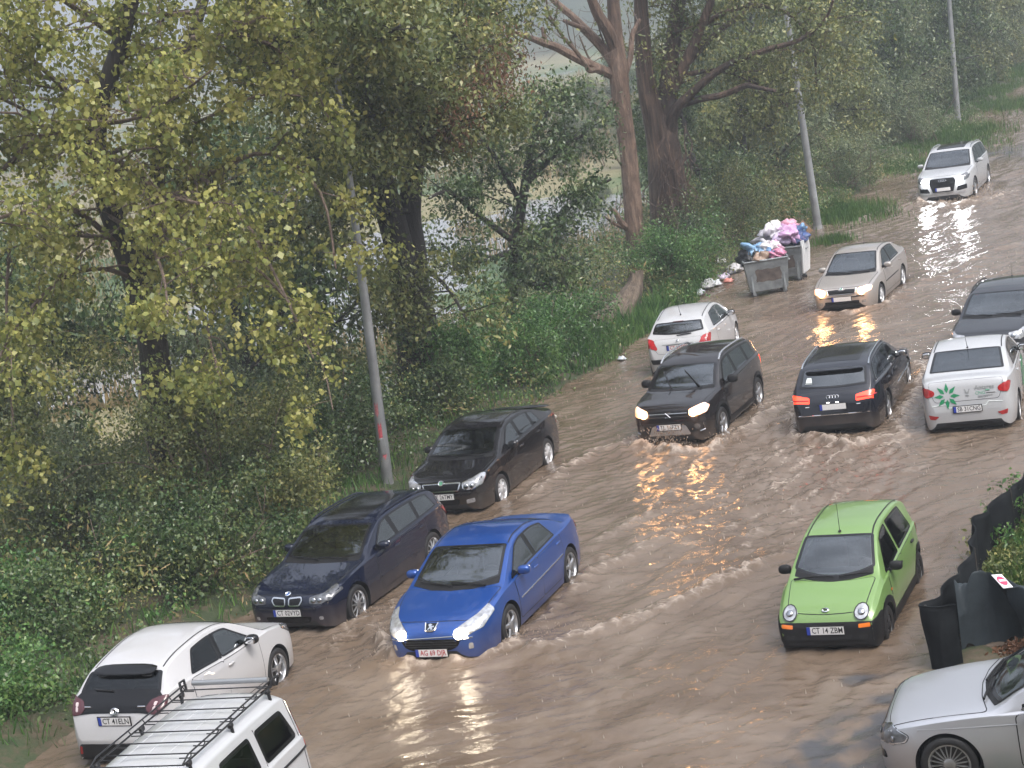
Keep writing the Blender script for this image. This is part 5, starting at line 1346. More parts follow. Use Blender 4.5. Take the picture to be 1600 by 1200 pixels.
    fa = ramp(nt, w.outputs['Distance'], [(.0, (1, 1, 1)), (.32, (0, 0, 0))]); rg = N(nt, 'ShaderNodeMath', operation='MULTIPLY'); nt.links.new(si.outputs[0], rg.inputs[0]); nt.links.new(fa, rg.inputs[1])
    mp2 = N(nt, 'ShaderNodeMapping'); mp2.inputs['Rotation'].default_value = (0, 0, radians(-40)); mp2.inputs['Scale'].default_value = (.75, 1.5, 1); nt.links.new(g.outputs['Position'], mp2.inputs[0])
    n6 = noise(2.6, 4.0, .55, .3, mp2.outputs[0]); n6.noise_type = 'RIDGED_MULTIFRACTAL'; b0 = N(nt, 'ShaderNodeBump', in_Strength=.7, in_Distance=.05); nt.links.new(n6.outputs[0], b0.inputs['Height'])
    b1 = N(nt, 'ShaderNodeBump', in_Strength=.2, in_Distance=.018); nt.links.new(b0.outputs[0], b1.inputs['Normal']); nt.links.new(n5.outputs[0], b1.inputs['Height'])
    b2 = N(nt, 'ShaderNodeBump', in_Strength=.7, in_Distance=.026); nt.links.new(n4.outputs[0], b2.inputs['Height']); nt.links.new(b1.outputs[0], b2.inputs['Normal'])
    b3 = N(nt, 'ShaderNodeBump', in_Strength=.35, in_Distance=.004); nt.links.new(rg.outputs[0], b3.inputs['Height']); nt.links.new(b2.outputs[0], b3.inputs['Normal'])
    nt.links.new(b3.outputs[0], bs.inputs['Normal'])
    o = tag(grid_mesh('water', X, Y, Z, mt), kind='structure')
    a = o.data.attributes.new('foam', 'FLOAT', 'POINT'); a.data.foreach_set('value', foam.astype(np.float32).ravel())
    sw = np.zeros_like(X)
    for u, v, rx, ry, k in ((1375, 1140, .75, .55, .9), (1300, 1175, .55, .8, .75), (1440, 1085, .8, .25, .8), (1250, 1190, .5, .4, .5), (1345, 1060, .5, .2, .5), (1585, 235, 3, 2.5, .6)):
        p = at(u, v, WZ); sw = np.maximum(sw, k * np.exp(-(((X - p[0]) / rx) ** 2 + ((Y - p[1]) / ry) ** 2)))
    sw = np.clip(sw * 2.3 * np.clip(.55 + .9 * fbm(X * 1.9, Y * 1.9, 5), 0, 1.4) - .12, 0, .9)
    b = o.data.attributes.new('shallow', 'FLOAT', 'POINT'); b.data.foreach_set('value', sw.astype(np.float32).ravel())
    # ---- drops thrown up by the wheels and by the rain
    dm = simple('muddy droplets', (.30, .235, .18), .25)
    rng = np.random.default_rng(5)
    V = []
    def drops(u, v, n, sx, sy, hz, size, dirx=0, diry=0):
        p = at(u, v, WZ)
        for _ in range(n):
            k = abs(rng.normal()); z = hz * rng.random() ** 1.8
            c = np.array([p[0] + rng.normal() * sx + dirx * z, p[1] + rng.normal() * sy + diry * z, WZ + .02 + z])
            r = size * (.35 + rng.random() * .9); st = 1 + rng.random() * 1.5
            a = rng.random() * 6.28; e1 = np.array([cos(a), sin(a), 0]) * r; e2 = np.array([-sin(a), cos(a), 0]) * r; up = np.array([rng.normal() * .3, rng.normal() * .3, 1]) * r * st
            o6 = [c + e1, c + e2, c - e1, c - e2, c + up, c - up]
            for i, j, t in ((0, 1, 4), (1, 2, 4), (2, 3, 4), (3, 0, 4), (1, 0, 5), (2, 1, 5), (3, 2, 5), (0, 3, 5)): V.extend([o6[i], o6[j], o6[t]])
    for u, v, n, sx, sy, hz, z in ((1050, 698, 900, .26, .12, .45, .011), (1135, 690, 200, .20, .18, .25, .011), (1000, 694, 110, .16, .12, .2, .011), (1190, 632, 130, .2, .22, .2, .011), (610, 1004, 190, .16, .14, .28, .009), (640, 1030, 160, .3, .12, .14, .009),
                                   (815, 1000, 200, .24, .16, .14, .009), (950, 975, 120, .5, .14, .08, .009), (560, 965, 150, .3, .2, .10, .009), (1245, 665, 140, .18, .22, .2, .011), (1398, 660, 170, .18, .25, .22, .011), (1432, 600, 130, .2, .3, .25, .012),
                                   (1385, 470, 110, .2, .16, .12, .011), (1290, 484, 80, .3, .14, .1, .011), (1440, 312, 240, .4, .3, .4, .016), (1535, 305, 260, .4, .4, .4, .016), (1490, 318, 160, .5, .2, .2, .015)):
        drops(u, v, n, sx, sy, hz, z)
    tag(quads_mesh('splashing_water', np.array(V), 3, dm, smooth=True), kind='stuff')
    # crowns where raindrops hit: tiny upright spikes of water all over
    n = 2600; S2 = 20 + 62 * rng.random(n) ** .8; L2 = 5 + 12.6 * rng.random(n); x = RD[0] * S2 + RN[0] * L2; y = RD[1] * S2 + RN[1] * L2
    hh, _ = water_height(x, y); V = []
    for i in range(n):
        r = .006 + .008 * rng.random(); z0 = WZ + hh[i] - .01; z1 = z0 + .03 + .05 * rng.random()
        P = [np.array([x[i] + r * cos(t), y[i] + r * sin(t), z0]) for t in (0, 2.1, 4.2)]; T = np.array([x[i], y[i], z1])
        for j in range(3): V.extend([P[j], P[(j + 1) % 3], T])
    tag(quads_mesh('raindrop_splashes', np.array(V), 3, simple('splash water', (.34, .30, .26), .15), smooth=True), kind='stuff')

def build_sky():
    w = bpy.data.worlds.new('World'); scene.world = w; w.use_nodes = True; nt = w.node_tree
    sky = N(nt, 'ShaderNodeTexSky', sky_type='NISHITA', sun_disc=False, sun_elevation=radians(SUN_EL), sun_rotation=radians(SUN_ROT), air_density=1.0, dust_density=3.0)
    tc = N(nt, 'ShaderNodeTexCoord'); hs = N(nt, 'ShaderNodeHueSaturation', in_Saturation=.42, in_Value=1.0); nt.links.new(sky.outputs[0], hs.inputs['Color'])
    nz = N(nt, 'ShaderNodeTexNoise', in_Scale=2.6, in_Detail=6.0, in_Roughness=.6); nt.links.new(tc.outputs['Generated'], nz.inputs['Vector'])
    cl = ramp(nt, nz.outputs[0], [(.35, (.62, .615, .61)), (.65, (1.27, 1.25, 1.22))])
    mu = N(nt, 'ShaderNodeMix', data_type='RGBA', blend_type='MULTIPLY'); mu.inputs[0].default_value = 1; nt.links.new(hs.outputs[0], mu.inputs[6]); nt.links.new(cl, mu.inputs[7])
    sp = N(nt, 'ShaderNodeSeparateXYZ'); nt.links.new(tc.outputs['Generated'], sp.inputs[0]); gr = ramp(nt, sp.outputs['Z'], [(.0, (.62, .62, .62)), (.35, (1.0, 1.0, 1.0)), (.9, (3.4, 3.4, 3.4))])
    m3 = N(nt, 'ShaderNodeMix', data_type='RGBA', blend_type='MULTIPLY'); m3.inputs[0].default_value = 1; nt.links.new(mu.outputs[2], m3.inputs[6]); nt.links.new(gr, m3.inputs[7])
    bg = nt.nodes['Background']; nt.links.new(m3.outputs[2], bg.inputs[0]); bg.inputs[1].default_value = SKY_STR
    sun = bpy.data.lights.new('sun', 'SUN'); sun.energy = SUN_E; sun.angle = radians(40); sun.color = (1, .97, .93)
    o = bpy.data.objects.new('sun', sun); COL.objects.link(o)
    d = Vector((sin(radians(SUN_ROT)) * cos(radians(SUN_EL)), cos(radians(SUN_ROT)) * cos(radians(SUN_EL)), sin(radians(SUN_EL))))
    o.rotation_euler = d.to_track_quat('Z', 'Y').to_euler()
    # rain haze: one box of thin air round the whole place
    hm = bpy.data.materials.new('rain haze'); hm.use_nodes = True; nt = hm.node_tree; nt.nodes.remove(nt.nodes['Principled BSDF'])
    v = N(nt, 'ShaderNodeVolumePrincipled'); v.inputs['Color'].default_value = (.86, .92, 1, 1); v.inputs['Density'].default_value = HAZE; v.inputs['Anisotropy'].default_value = .2
    nt.links.new(v.outputs[0], nt.nodes['Material Output'].inputs['Volume'])
    b = MB(); b.box((60, 600, 40), (2600, 2400, 98)); tag(b.build('haze', [hm], smooth=False), kind='stuff')
SUN_EL, SUN_ROT, SUN_E, SKY_STR, HAZE, EXPO = 56, 140, 1.3, .11, .0015, 0.66
# ================================================================== trees, shrubs, grass
def leaf_mat(name, cols, rough=.38, trans=.28, pos=(.0, .35, .65, 1.0)):
    mt, nt, bs = newmat(name)
    g = N(nt, 'ShaderNodeNewGeometry'); tc = N(nt, 'ShaderNodeTexCoord')
    nz = N(nt, 'ShaderNodeTexNoise', in_Scale=.9, in_Detail=3.0); nt.links.new(tc.outputs['Object'], nz.inputs['Vector'])
    ma = N(nt, 'ShaderNodeMath', operation='MULTIPLY_ADD', in_1=.62); nt.links.new(g.outputs['Random Per Island'], ma.inputs[0])
    mb = N(nt, 'ShaderNodeMath', operation='MULTIPLY_ADD', in_1=1.3, in_2=-.46); nt.links.new(nz.outputs[0], mb.inputs[0]); nt.links.new(mb.outputs[0], ma.inputs[2])
    c = ramp(nt, ma.outputs[0], list(zip(pos, cols)))
    nt.links.new(c, bs.inputs['Base Color']); bs.inputs['Roughness'].default_value = rough
    tr = N(nt, 'ShaderNodeBsdfTranslucent'); nt.links.new(c, tr.inputs[0]); mx = N(nt, 'ShaderNodeMixShader'); mx.inputs[0].default_value = trans
    nt.links.new(bs.outputs[0], mx.inputs[1]); nt.links.new(tr.outputs[0], mx.inputs[2]); nt.links.new(mx.outputs[0], nt.nodes['Material Output'].inputs['Surface'])
    return mt
def bark_mat(name, c0, c1, c2, sc=3.0, stretch=.18, bump=.9):
    mt, nt, bs = newmat(name); tc = N(nt, 'ShaderNodeTexCoord'); mp = N(nt, 'ShaderNodeMapping'); mp.inputs['Scale'].default_value = (1, 1, stretch); nt.links.new(tc.outputs['Object'], mp.inputs[0])
    n1 = N(nt, 'ShaderNodeTexNoise', in_Scale=sc * 3, in_Detail=8.0, in_Roughness=.7); nt.links.new(mp.outputs[0], n1.inputs['Vector'])
    n2 = N(nt, 'ShaderNodeTexNoise', in_Scale=.8, in_Detail=4.0); nt.links.new(tc.outputs['Object'], n2.inputs['Vector'])
    av = N(nt, 'ShaderNodeMath', operation='MULTIPLY_ADD', in_1=.6); nt.links.new(n1.outputs[0], av.inputs[0]); m2 = N(nt, 'ShaderNodeMath', operation='MULTIPLY', in_1=.4); nt.links.new(n2.outputs[0], m2.inputs[0]); nt.links.new(m2.outputs[0], av.inputs[2])
    nt.links.new(ramp(nt, av.outputs[0], [(.36, c0), (.5, c1), (.64, c2)]), bs.inputs['Base Color']); bs.inputs['Roughness'].default_value = .6
    bp = N(nt, 'ShaderNodeBump', in_Strength=bump, in_Distance=.10); nt.links.new(n1.outputs[0], bp.inputs['Height']); nt.links.new(bp.outputs[0], bs.inputs['Normal'])
    return mt
LM = {
 'poplar': leaf_mat('yellowing poplar leaves', [(.095, .135, .035), (.225, .25, .065), (.35, .345, .095), (.44, .40, .14)], .4, .35),
 'dark': leaf_mat('dark evergreen leaves', [(.019, .043, .017), (.050, .094, .031), (.102, .150, .050), (.204, .228, .084)], .3, .2),
 'olive': leaf_mat('olive green leaves', [(.036, .060, .021), (.111, .143, .046), (.202, .221, .072), (.351, .312, .104)], .38, .25),
 'grey': leaf_mat('grey green willow leaves', [(.046, .072, .039), (.117, .163, .081), (.202, .240, .117), (.312, .312, .156)], .4, .25),
 'bramble': leaf_mat('fresh bramble leaves', [(.022, .061, .017), (.058, .142, .037), (.112, .229, .058), (.205, .302, .088)], .34, .3),
 'dry': leaf_mat('dead brown leaves', [(.060, .030, .016), (.130, .060, .030), (.190, .095, .050), (.250, .140, .080)], .7, .15),
 'grass': leaf_mat('wet grass', [(.028, .071, .013), (.046, .112, .019), (.075, .160, .028), (.160, .178, .056)], .4, .3),
 'reed': leaf_mat('dry reeds', [(.100, .090, .035), (.200, .150, .060), (.280, .200, .090), (.330, .250, .130)], .6, .2),
}
BK = {
 'poplar': bark_mat('poplar bark', (.012, .010, .008), (.030, .024, .019), (.065, .052, .042)),
 'dark': bark_mat('wet dark bark', (.008, .007, .006), (.018, .014, .012), (.045, .034, .027)),
 'pink': bark_mat('bare peeling trunk', (.042, .027, .020), (.140, .090, .064), (.30, .21, .155), 3.0, .2, 1.0),
 'shag': bark_mat('shaggy brown bark', (.015, .010, .008), (.060, .037, .026), (.20, .125, .085), 4.5, .06, 1.0),
 'twig': bark_mat('thin twigs', (.06, .042, .032), (.14, .098, .074), (.24, .18, .14)),
 'stump': bark_mat('weathered stump wood', (.06, .045, .035), (.15, .115, .085), (.27, .21, .16), 4, .12, 1.0),
}
def leaves_at(C, rng, n_per, spread, size, droop=.5, aspect=.62, jit=.35):
    "C (m,3) points: n_per leaves round each; returns quads (m*n_per*4, 3)"
    m = len(C); k = m * n_per
    P = np.repeat(C, n_per, 0) + rng.normal(size=(k, 3)) * np.array(spread)
    L = size * (1 + jit * rng.normal(size=(k, 1))).clip(.45, 1.9)
    d = rng.normal(size=(k, 3)); d[:, 2] -= droop * 1.6; d /= np.linalg.norm(d, axis=1)[:, None]
    r = rng.normal(size=(k, 3)); s = np.cross(d, r); s /= np.maximum(np.linalg.norm(s, axis=1), 1e-6)[:, None]
    nrm = np.cross(d, s)
    w = L * aspect * .5
    V = np.stack([P, P + d * L * .42 + s * w + nrm * L * .05, P + d * L, P + d * L * .42 - s * w + nrm * L * .05], 1)
    return V.reshape(-1, 3)
def grow(mb, rng, p, d, L, r, depth, tips, n_child=(3, 5), up=.12, wig=.22, ratio=.62, droop=0.0, sides=5, spread=.9, tipall=False):
    p = np.array(p, float); d = np.array(d, float); d /= np.linalg.norm(d)
    n = max(3, int(L / (.5 if depth > 1 else .32))); seg = L / n; pts = [p.copy()]; dirs = [d.copy()]
    for i in range(n):
        d = d + rng.normal(size=3) * wig * .5 + np.array([0, 0, up - droop * (i / n)]) * .5; d /= np.linalg.norm(d); p = p + d * seg; pts.append(p.copy()); dirs.append(d.copy())
    rad = [r * (1 - .62 * i / n) for i in range(n + 1)]
    if r > .006: mb.tube(pts, rad, sides if r < .05 else sides + 3, cap=False)
    if depth <= 1 or tipall:
        for i in range(1 if depth <= 1 else n // 2, n + 1): tips.append(pts[i])
    if depth == 0: return
    k = rng.integers(n_child[0], n_child[1] + 1)
    for j in range(k):
        t = .28 + .72 * (j + rng.random()) / k; i = min(n, int(t * n)); a = dirs[i]
        q = rng.normal(size=3); q -= a * q.dot(a); q /= max(np.linalg.norm(q), 1e-6)
        nd = a * (1 - .45 * spread) + q * spread * (.6 + .5 * rng.random())
        grow(mb, rng, pts[i], nd, L * ratio * (.7 + .5 * rng.random()), rad[i] * .62, depth - 1, tips, n_child, up, wig, ratio, droop, max(4, sides - 1), spread)
def limb(P, Y, dY=0.0, n=4):
    "photo polyline (u, v, width in px) to world points and radii, stem at distance Y running dY nearer at its end"
    pts = []; rad = []
    m = len(P)
    for i in range(m):
        y = Y - dY * (i / max(1, m - 1)); q = atY(P[i][0], P[i][1], y); pts.append(q); rad.append(P[i][2] / 2 * y / CF / .98)
    # smooth
    out = []; ro = []
    for i in range(m - 1):
        p0 = pts[max(i - 1, 0)]; p1 = pts[i]; p2 = pts[i + 1]; p3 = pts[min(i + 2, m - 1)]
        for t in np.linspace(0, 1, n, endpoint=False):
            out.append(.5 * (2 * p1 + (p2 - p0) * t + (2 * p0 - 5 * p1 + 4 * p2 - p3) * t * t + (3 * p1 - p0 - 3 * p2 + p3) * t ** 3)); ro.append(rad[i] + (rad[i + 1] - rad[i]) * t)
    out.append(pts[-1]); ro.append(rad[-1]); return out, ro
def localize(o, root):
    "move a mesh made in world space under an Empty standing at the thing's base"
    o.data.transform(Matrix.Translation(-Vector(root.location))); o.parent = root
def branches_from(mb, rng, pts, rad, tips, n, L, r, t0=.3, up=.12, droop=0., depth=2, bias=(0, 0, 0), horiz=1.0, n_child=(3, 5), wig=.22, ratio=.6):
    for j in range(n):
        t = t0 + (1 - t0) * (j + rng.random()) / n; i = min(len(pts) - 2, int(t * (len(pts) - 1)))
        a = rng.random() * 2 * pi; d = np.array([cos(a) * horiz, sin(a) * horiz, .25 + .3 * rng.normal()]) + np.array(bias)
        grow(mb, rng, pts[i], d, L * (.7 + .6 * rng.random()) * (1 - .35 * t), min(r, rad[i] * .6), depth, tips, n_child, up, wig, ratio, droop)

def build_trees():
    # ---------------- poplar with yellowing leaves, its crown reaching towards the camera
    rng = np.random.default_rng(21); Y = 37.4
    root = empty('poplar_tree', at(270, 868, 0) * np.array([1, 1, 0]) + np.array([0, 0, -.1]))
    tag(root, 'tall poplar with yellow green autumn leaves spreading over the left of the picture', 'tree')
    tb = MB(); tips = []
    P, rd = limb([(274, 900, 58), (264, 800, 50), (250, 640, 48), (234, 510, 46), (200, 400, 38), (160, 290, 34), (152, 190, 30), (190, 60, 26), (225, -90, 22), (240, -220, 16)], Y, .8)
    tb.tube(P, rd, 12)
    P2, r2 = limb([(215, 440, 30), (240, 330, 26), (255, 200, 22), (300, 60, 18), (340, -80, 14)], Y - .2, -.8); tb.tube(P2, r2, 9)
    br = MB()
    # the limbs one can trace through the leaves
    for pl, dy in (([(155, 290, 14), (105, 225, 12), (60, 215, 9), (0, 268, 7), (-60, 300, 4)], 1.5), ([(105, 228, 10), (190, 255, 11), (250, 300, 9), (310, 318, 6)], 2.5), ([(60, 215, 8), (150, 196, 7), (220, 182, 6), (290, 140, 4), (330, 110, 3)], 3.5),
                   ([(150, 250, 10), (230, 215, 7), (310, 190, 5), (400, 150, 4), (470, 150, 3)], 1.5), ([(160, 160, 12), (250, 90, 8), (340, 60, 5), (420, 20, 4)], 2.0), ([(200, 400, 12), (120, 330, 9), (40, 330, 7), (-60, 360, 5)], 3.5),
                   ([(240, 330, 12), (330, 270, 9), (420, 240, 7), (500, 300, 5), (525, 420, 3)], 1.2), ([(250, 220, 10), (370, 330, 7), (430, 430, 5), (490, 560, 3)], 3.0), ([(200, 400, 10), (290, 400, 8), (370, 400, 6), (450, 470, 4), (500, 560, 3), (520, 640, 2)], 3.5),
                   ([(215, 440, 9), (160, 420, 7), (90, 440, 6), (20, 520, 4), (-20, 600, 3)], 3.0), ([(160, 330, 8), (230, 380, 6), (255, 430, 5), (262, 490, 3)], 5.5), ([(190, 60, 14), (100, 0, 9), (20, -60, 7)], 2.5), ([(152, 190, 12), (80, 120, 8), (10, 60, 6), (-60, 20, 4)], 2.5),
                   ([(300, 60, 10), (400, 60, 7), (480, 120, 5), (520, 200, 3)], 1.0), ([(240, 330, 9), (310, 470, 6), (330, 540, 4), (345, 600, 3)], 3.6), ([(20, 330, 7), (10, 480, 5), (20, 650, 4), (40, 760, 3)], 1.5)):
        q, r = limb(pl, Y - .3, dy); br.tube(q, r, 6)
        branches_from(br, rng, q, r, tips, 9, 1.5, .024, .2, .02, .5, 1, (0, -.35, -.25), 1, (3, 4), .3, .55)
    branches_from(br, rng, P[14:], rd[14:], tips, 14, 3.2, .05, .1, .05, .35, 2, (0, -.3, 0), 1, (3, 4), .28, .55)
    branches_from(br, rng, P2, r2, tips, 10, 2.8, .04, .1, .05, .35, 2, (.1, -.2, 0), 1, (3, 4), .28, .55)
    tips = np.array(tips)
    print('poplar tips', len(tips)); C = tips[rng.permutation(len(tips))[:int(len(tips) * .42)]]
    V = leaves_at(C, rng, max(6, int(40000 / len(C))), (.14, .14, .16), .094, .75, .88)
    t = tb.build('trunk', [BK['poplar']]); localize(t, root)
    b = br.build('branches', [BK['twig']]); localize(b, root)
    c = quads_mesh('crown', V, 4, LM['poplar']); localize(c, root)

    # ---------------- forked dark tree behind the near lamp post
    rng = np.random.default_rng(22); Y = 45.5; b0 = atY(655, 670, Y); 
    root = empty('forked_tree', (b0[0], b0[1], -.4)); tag(root, 'tall dark leaved tree whose trunk forks low, behind the nearest lamp post', 'tree')
    tb = MB(); br = MB(); tips = []
    P, rd = limb([(660, 690, 80), (655, 600, 70), (650, 500, 66), (622, 380, 46), (600, 300, 42), (585, 240, 34), (560, 120, 28), (548, 0, 22), (540, -130, 14)], Y, 1.0); tb.tube(P, rd, 12)
    P2, r2 = limb([(652, 510, 50), (646, 400, 42), (640, 330, 36), (650, 235, 32), (662, 120, 28), (690, 0, 24), (720, -140, 16)], Y - .3, -.6); tb.tube(P2, r2, 12)
    for pl, dy, n in (([(648, 238, 14), (690, 226, 11), (740, 195, 8), (795, 160, 5)], 1.5, 4), ([(640, 242, 14), (590, 238, 12), (535, 240, 10), (470, 250, 6)], 8.0, 16), ([(600, 290, 14), (540, 200, 10), (470, 130, 7), (430, 60, 5)], 8.5, 18), ([(660, 120, 14), (730, 60, 10), (780, 0, 7), (790, -60, 5)], .5, 10), ([(650, 235, 10), (700, 150, 8), (750, 60, 6), (770, 20, 4)], .2, 6),
                   ([(560, 120, 12), (500, 30, 9), (460, -40, 6)], 10.5, 16), ([(585, 240, 10), (640, 130, 8), (690, 90, 6)], 5.0, 14), ([(560, 160, 10), (560, 110, 8), (575, 40, 6), (600, -20, 4)], 10.0, 16), ([(600, 230, 10), (575, 150, 8), (580, 80, 6), (625, 40, 4)], 10.5, 16), ([(560, 120, 10), (610, 70, 7), (650, 60, 5)], 10.0, 12), ([(640, 330, 9), (600, 330, 7), (560, 360, 5), (545, 420, 3)], 2.5, 7), ([(622, 400, 8), (690, 440, 6), (730, 500, 4)], 2.0, 6), ([(630, 430, 8), (560, 470, 6), (500, 540, 4), (470, 620, 3)], 2.0, 10), ([(600, 300, 9), (520, 330, 7), (450, 380, 5), (410, 430, 3)], 1.0, 10)):
        q, r = limb(pl, Y - .3, dy); br.tube(q, r, 6)
        branches_from(br, rng, q, r, tips, n, 1.8, .02, .25, .05, .3, 1, (0, -.1, -.1), 1, (3, 4), .3, .6)
    branches_from(br, rng, P[18:], rd[18:], tips, 15, 3.0, .05, .0, .08, .2, 2, (0, -.2, .1), 1, (3, 4), .25, .55)
    branches_from(br, rng, P2[12:], r2[12:], tips, 9, 2.4, .05, .1, .08, .2, 2, (0, -.1, .1), 1, (3, 4), .25, .55)
    tips = np.array(tips); C = tips[rng.integers(0, len(tips), 11500)]
    V = leaves_at(C, rng, 8, (.20, .20, .20), .115, .5, .48)
    for nm, o in (('trunk', tb.build('trunk', [BK['dark']])), ('branches', br.build('branches', [BK['dark']])), ('crown', quads_mesh('crown', V, 4, LM['olive']))): localize(o, root)
    # dead spray of rust coloured leaves on its right hand limb
    q, r = limb([(690, 222, 7), (715, 180, 6), (745, 130, 5), (770, 100, 3)], Y - 1.6, .6)
    tips2 = []; bb = MB(); branches_from(bb, rng, q, r, tips2, 14, 1.3, .012, 0, .05, .1, 1, (0, 0, .1), 1, (3, 5), .35, .6); tips2 = np.array(tips2)
    localize(bb.build('dead_twigs', [BK['pink']]), root)
    localize(quads_mesh('dead_leaves', leaves_at(tips2[rng.integers(0, len(tips2), 1000)], rng, 5, (.26, .2, .22), .08, .9, .4), 4, LM['dry']), root)

    # ---------------- rounded tree in front of the meadow
    rng = np.random.default_rng(23); Y = 54.0; b0 = atY(800, 560, Y)
    root = empty('broadleaf_tree', (b0[0], b0[1], -.3)); tag(root, 'mid height leafy tree standing between the forked tree and the bare trunk, meadow behind', 'tree')
    tb = MB(); br = MB(); tips = []
    P, rd = limb([(800, 590, 26), (800, 480, 22), (806, 380, 18), (822, 280, 14), (835, 200, 9), (850, 140, 5)], Y, .3); tb.tube(P, rd, 9)
    for pl, dy in (([(806, 380, 12), (740, 330, 9), (700, 300, 6), (670, 310, 4)], 1.2), ([(806, 400, 12), (870, 340, 9), (920, 300, 6), (955, 280, 4)], 1.0), ([(815, 320, 10), (770, 240, 8), (740, 210, 5)], .6), ([(820, 290, 10), (880, 230, 7), (915, 210, 4)], .4), ([(835, 220, 8), (860, 170, 5), (880, 150, 4)], -.3), ([(806, 390, 9), (780, 400, 7), (730, 410, 5), (690, 380, 4)], 1.8), ([(806, 380, 9), (850, 390, 7), (890, 410, 5)], 1.8), ([(803, 430, 7), (820, 440, 5), (850, 450, 4)], 1.6)):
        q, r = limb(pl, Y - .1, dy); br.tube(q, r, 6); branches_from(br, rng, q, r, tips, 9, 1.5, .018, .15, .03, .3, 1, (0, -.1, -.05), 1, (3, 4), .3, .6)
    branches_from(br, rng, P[8:], rd[8:], tips, 8, 1.8, .03, .1, .06, .2, 1, (0, 0, .1), 1, (3, 4), .25, .55)
    tips = np.array(tips); C = tips[rng.integers(0, len(tips), 2700)]
    V = leaves_at(C, rng, 8, (.17, .17, .17), .115, .5, .48)
    for o in (tb.build('trunk', [BK['dark']]), br.build('branches', [BK['dark']]), quads_mesh('crown', V, 4, LM['dark'])): localize(o, root)

    # ---------------- bare pinkish trunk
    rng = np.random.default_rng(24); Y = 59.5; b0 = atY(1002, 490, Y)
    root = empty('bare_tree', (b0[0], b0[1], -.2)); tag(root, 'dead pinkish bare tree with broken limbs and no leaves left of the thick shaggy trunk', 'tree')
    tb = MB(); br = MB(); limbs = []
    P, rd = limb([(1004, 500, 38), (998, 430, 33), (990, 340, 29), (982, 240, 27), (971, 160, 28), (966, 110, 31), (962, 60, 23), (958, 0, 19), (952, -90, 16), (948, -200, 9)], Y, 0); tb.tube(P, rd, 12)
    for pl, dy in (([(968, 122, 16), (935, 107, 15), (900, 90, 14), (870, 74, 13), (850, 67, 12), (825, 58, 8), (795, 47, 4)], 1.0), ([(852, 70, 8), (850, 55, 7), (847, 42, 5)], 0), ([(965, 114, 11), (940, 108, 9), (921, 110, 9), (915, 100, 6), (900, 80, 6), (880, 58, 5), (866, 36, 4), (856, 15, 3), (853, -10, 3)], 1.6), ([(862, 34, 4), (852, 24, 3)], 1.5),
                   ([(966, 110, 18), (950, 85, 16), (930, 62, 15), (912, 44, 14), (895, 26, 11), (870, 5, 10), (840, -25, 7)], -.4), ([(915, 46, 8), (895, 38, 7), (880, 32, 5)], .2), ([(964, 80, 22), (950, 48, 19), (932, 18, 16), (918, -20, 13)], .6), ([(975, 120, 10), (985, 90, 9), (988, 55, 8), (1000, 30, 5)], -.5), ([(990, 360, 14), (972, 350, 11), (962, 332, 7), (953, 325, 4)], .5), ([(985, 360, 6), (960, 350, 5), (945, 338, 3)], .7)):
        q, r = limb(pl, Y, dy); lb = MB(); lb.tube(q, r, 8); localize(lb.build('limb', [BK['pink']]), root); limbs.append((q, r))
    tw = MB(); tp = []
    for q, r in limbs:
        if len(q) > 12: branches_from(tw, rng, q, r, tp, 5, 1.5, .016, .35, .16, 0, 2, (0, 0, .45), .8, (2, 3), .3, .6)
    for pl in ([(862, 40, 4), (870, 20, 3), (872, 0, 2)], [(905, 85, 3), (890, 60, 2), (885, 30, 2)], [(925, 100, 4), (915, 80, 3), (905, 55, 2)], [(945, 70, 3), (935, 40, 2), (933, 10, 2)], [(970, 140, 4), (945, 170, 3), (935, 220, 2), (945, 260, 2)], [(985, 280, 4), (960, 240, 3), (945, 200, 2), (930, 160, 2)]):
        q, r = limb(pl, Y, .4); tw.tube(q, r, 5); branches_from(tw, rng, q, r, tp, 6, .9, .010, .1, .12, 0, 1, (0, 0, .2), 1, (2, 3), .35, .6)
    for o in (tb.build('trunk', [BK['pink']]), tw.build('twigs', [BK['twig']])): localize(o, root)

    # ---------------- thick shaggy trunk beside it
    rng = np.random.default_rng(25); Y = 61.5; b0 = atY(1046, 470, Y)
    root = empty('shaggy_tree', (b0[0], b0[1], -.2)); tag(root, 'massive brown trunk with peeling shaggy bark and several thick limbs right of the bare tree', 'tree')
    tb = MB(); br = MB(); tips = []
    P, rd = limb([(1050, 480, 78), (1048, 400, 66), (1046, 330, 60), (1041, 270, 57), (1037, 225, 50), (1035, 190, 30), (1035, 172, 10)], Y, 0); tb.tube(P, rd, 16)
    for pl, dy, lf in (([(1034, 285, 36), (1027, 215, 36), (1010, 130, 30), (1004, 60, 24), (1000, -40, 20), (1000, -140, 12)], .5, 5), ([(1047, 285, 32), (1043, 200, 32), (1044, 120, 27), (1054, 50, 24), (1066, -40, 20), (1075, -140, 12)], -.4, 5), ([(1042, 230, 22), (1052, 180, 18), (1078, 148, 14), (1130, 105, 11), (1190, 80, 9), (1250, 62, 7), (1288, 32, 5), (1302, 0, 4)], 2.2, 0), ([(1048, 170, 12), (1090, 156, 11), (1130, 148, 10), (1165, 134, 9), (1185, 137, 7), (1212, 142, 5)], 2.4, 0), ([(1050, 140, 20), (1075, 90, 17), (1096, 40, 14), (1118, -20, 11), (1140, -120, 7)], .8, 8), ([(1045, 130, 14), (1110, 60, 10), (1160, 20, 7), (1200, -40, 5)], -1.0, 9), ([(1096, 40, 10), (1160, 10, 8), (1230, 20, 6), (1270, 70, 5), (1275, 140, 3)], 1.0, 14), ([(1060, 120, 9), (1120, 110, 7), (1180, 130, 5), (1235, 170, 3)], .5, 12)):
        q, r = limb(pl, Y, dy); (tb if pl[0][2] > 24 else br).tube(q, r, 9)
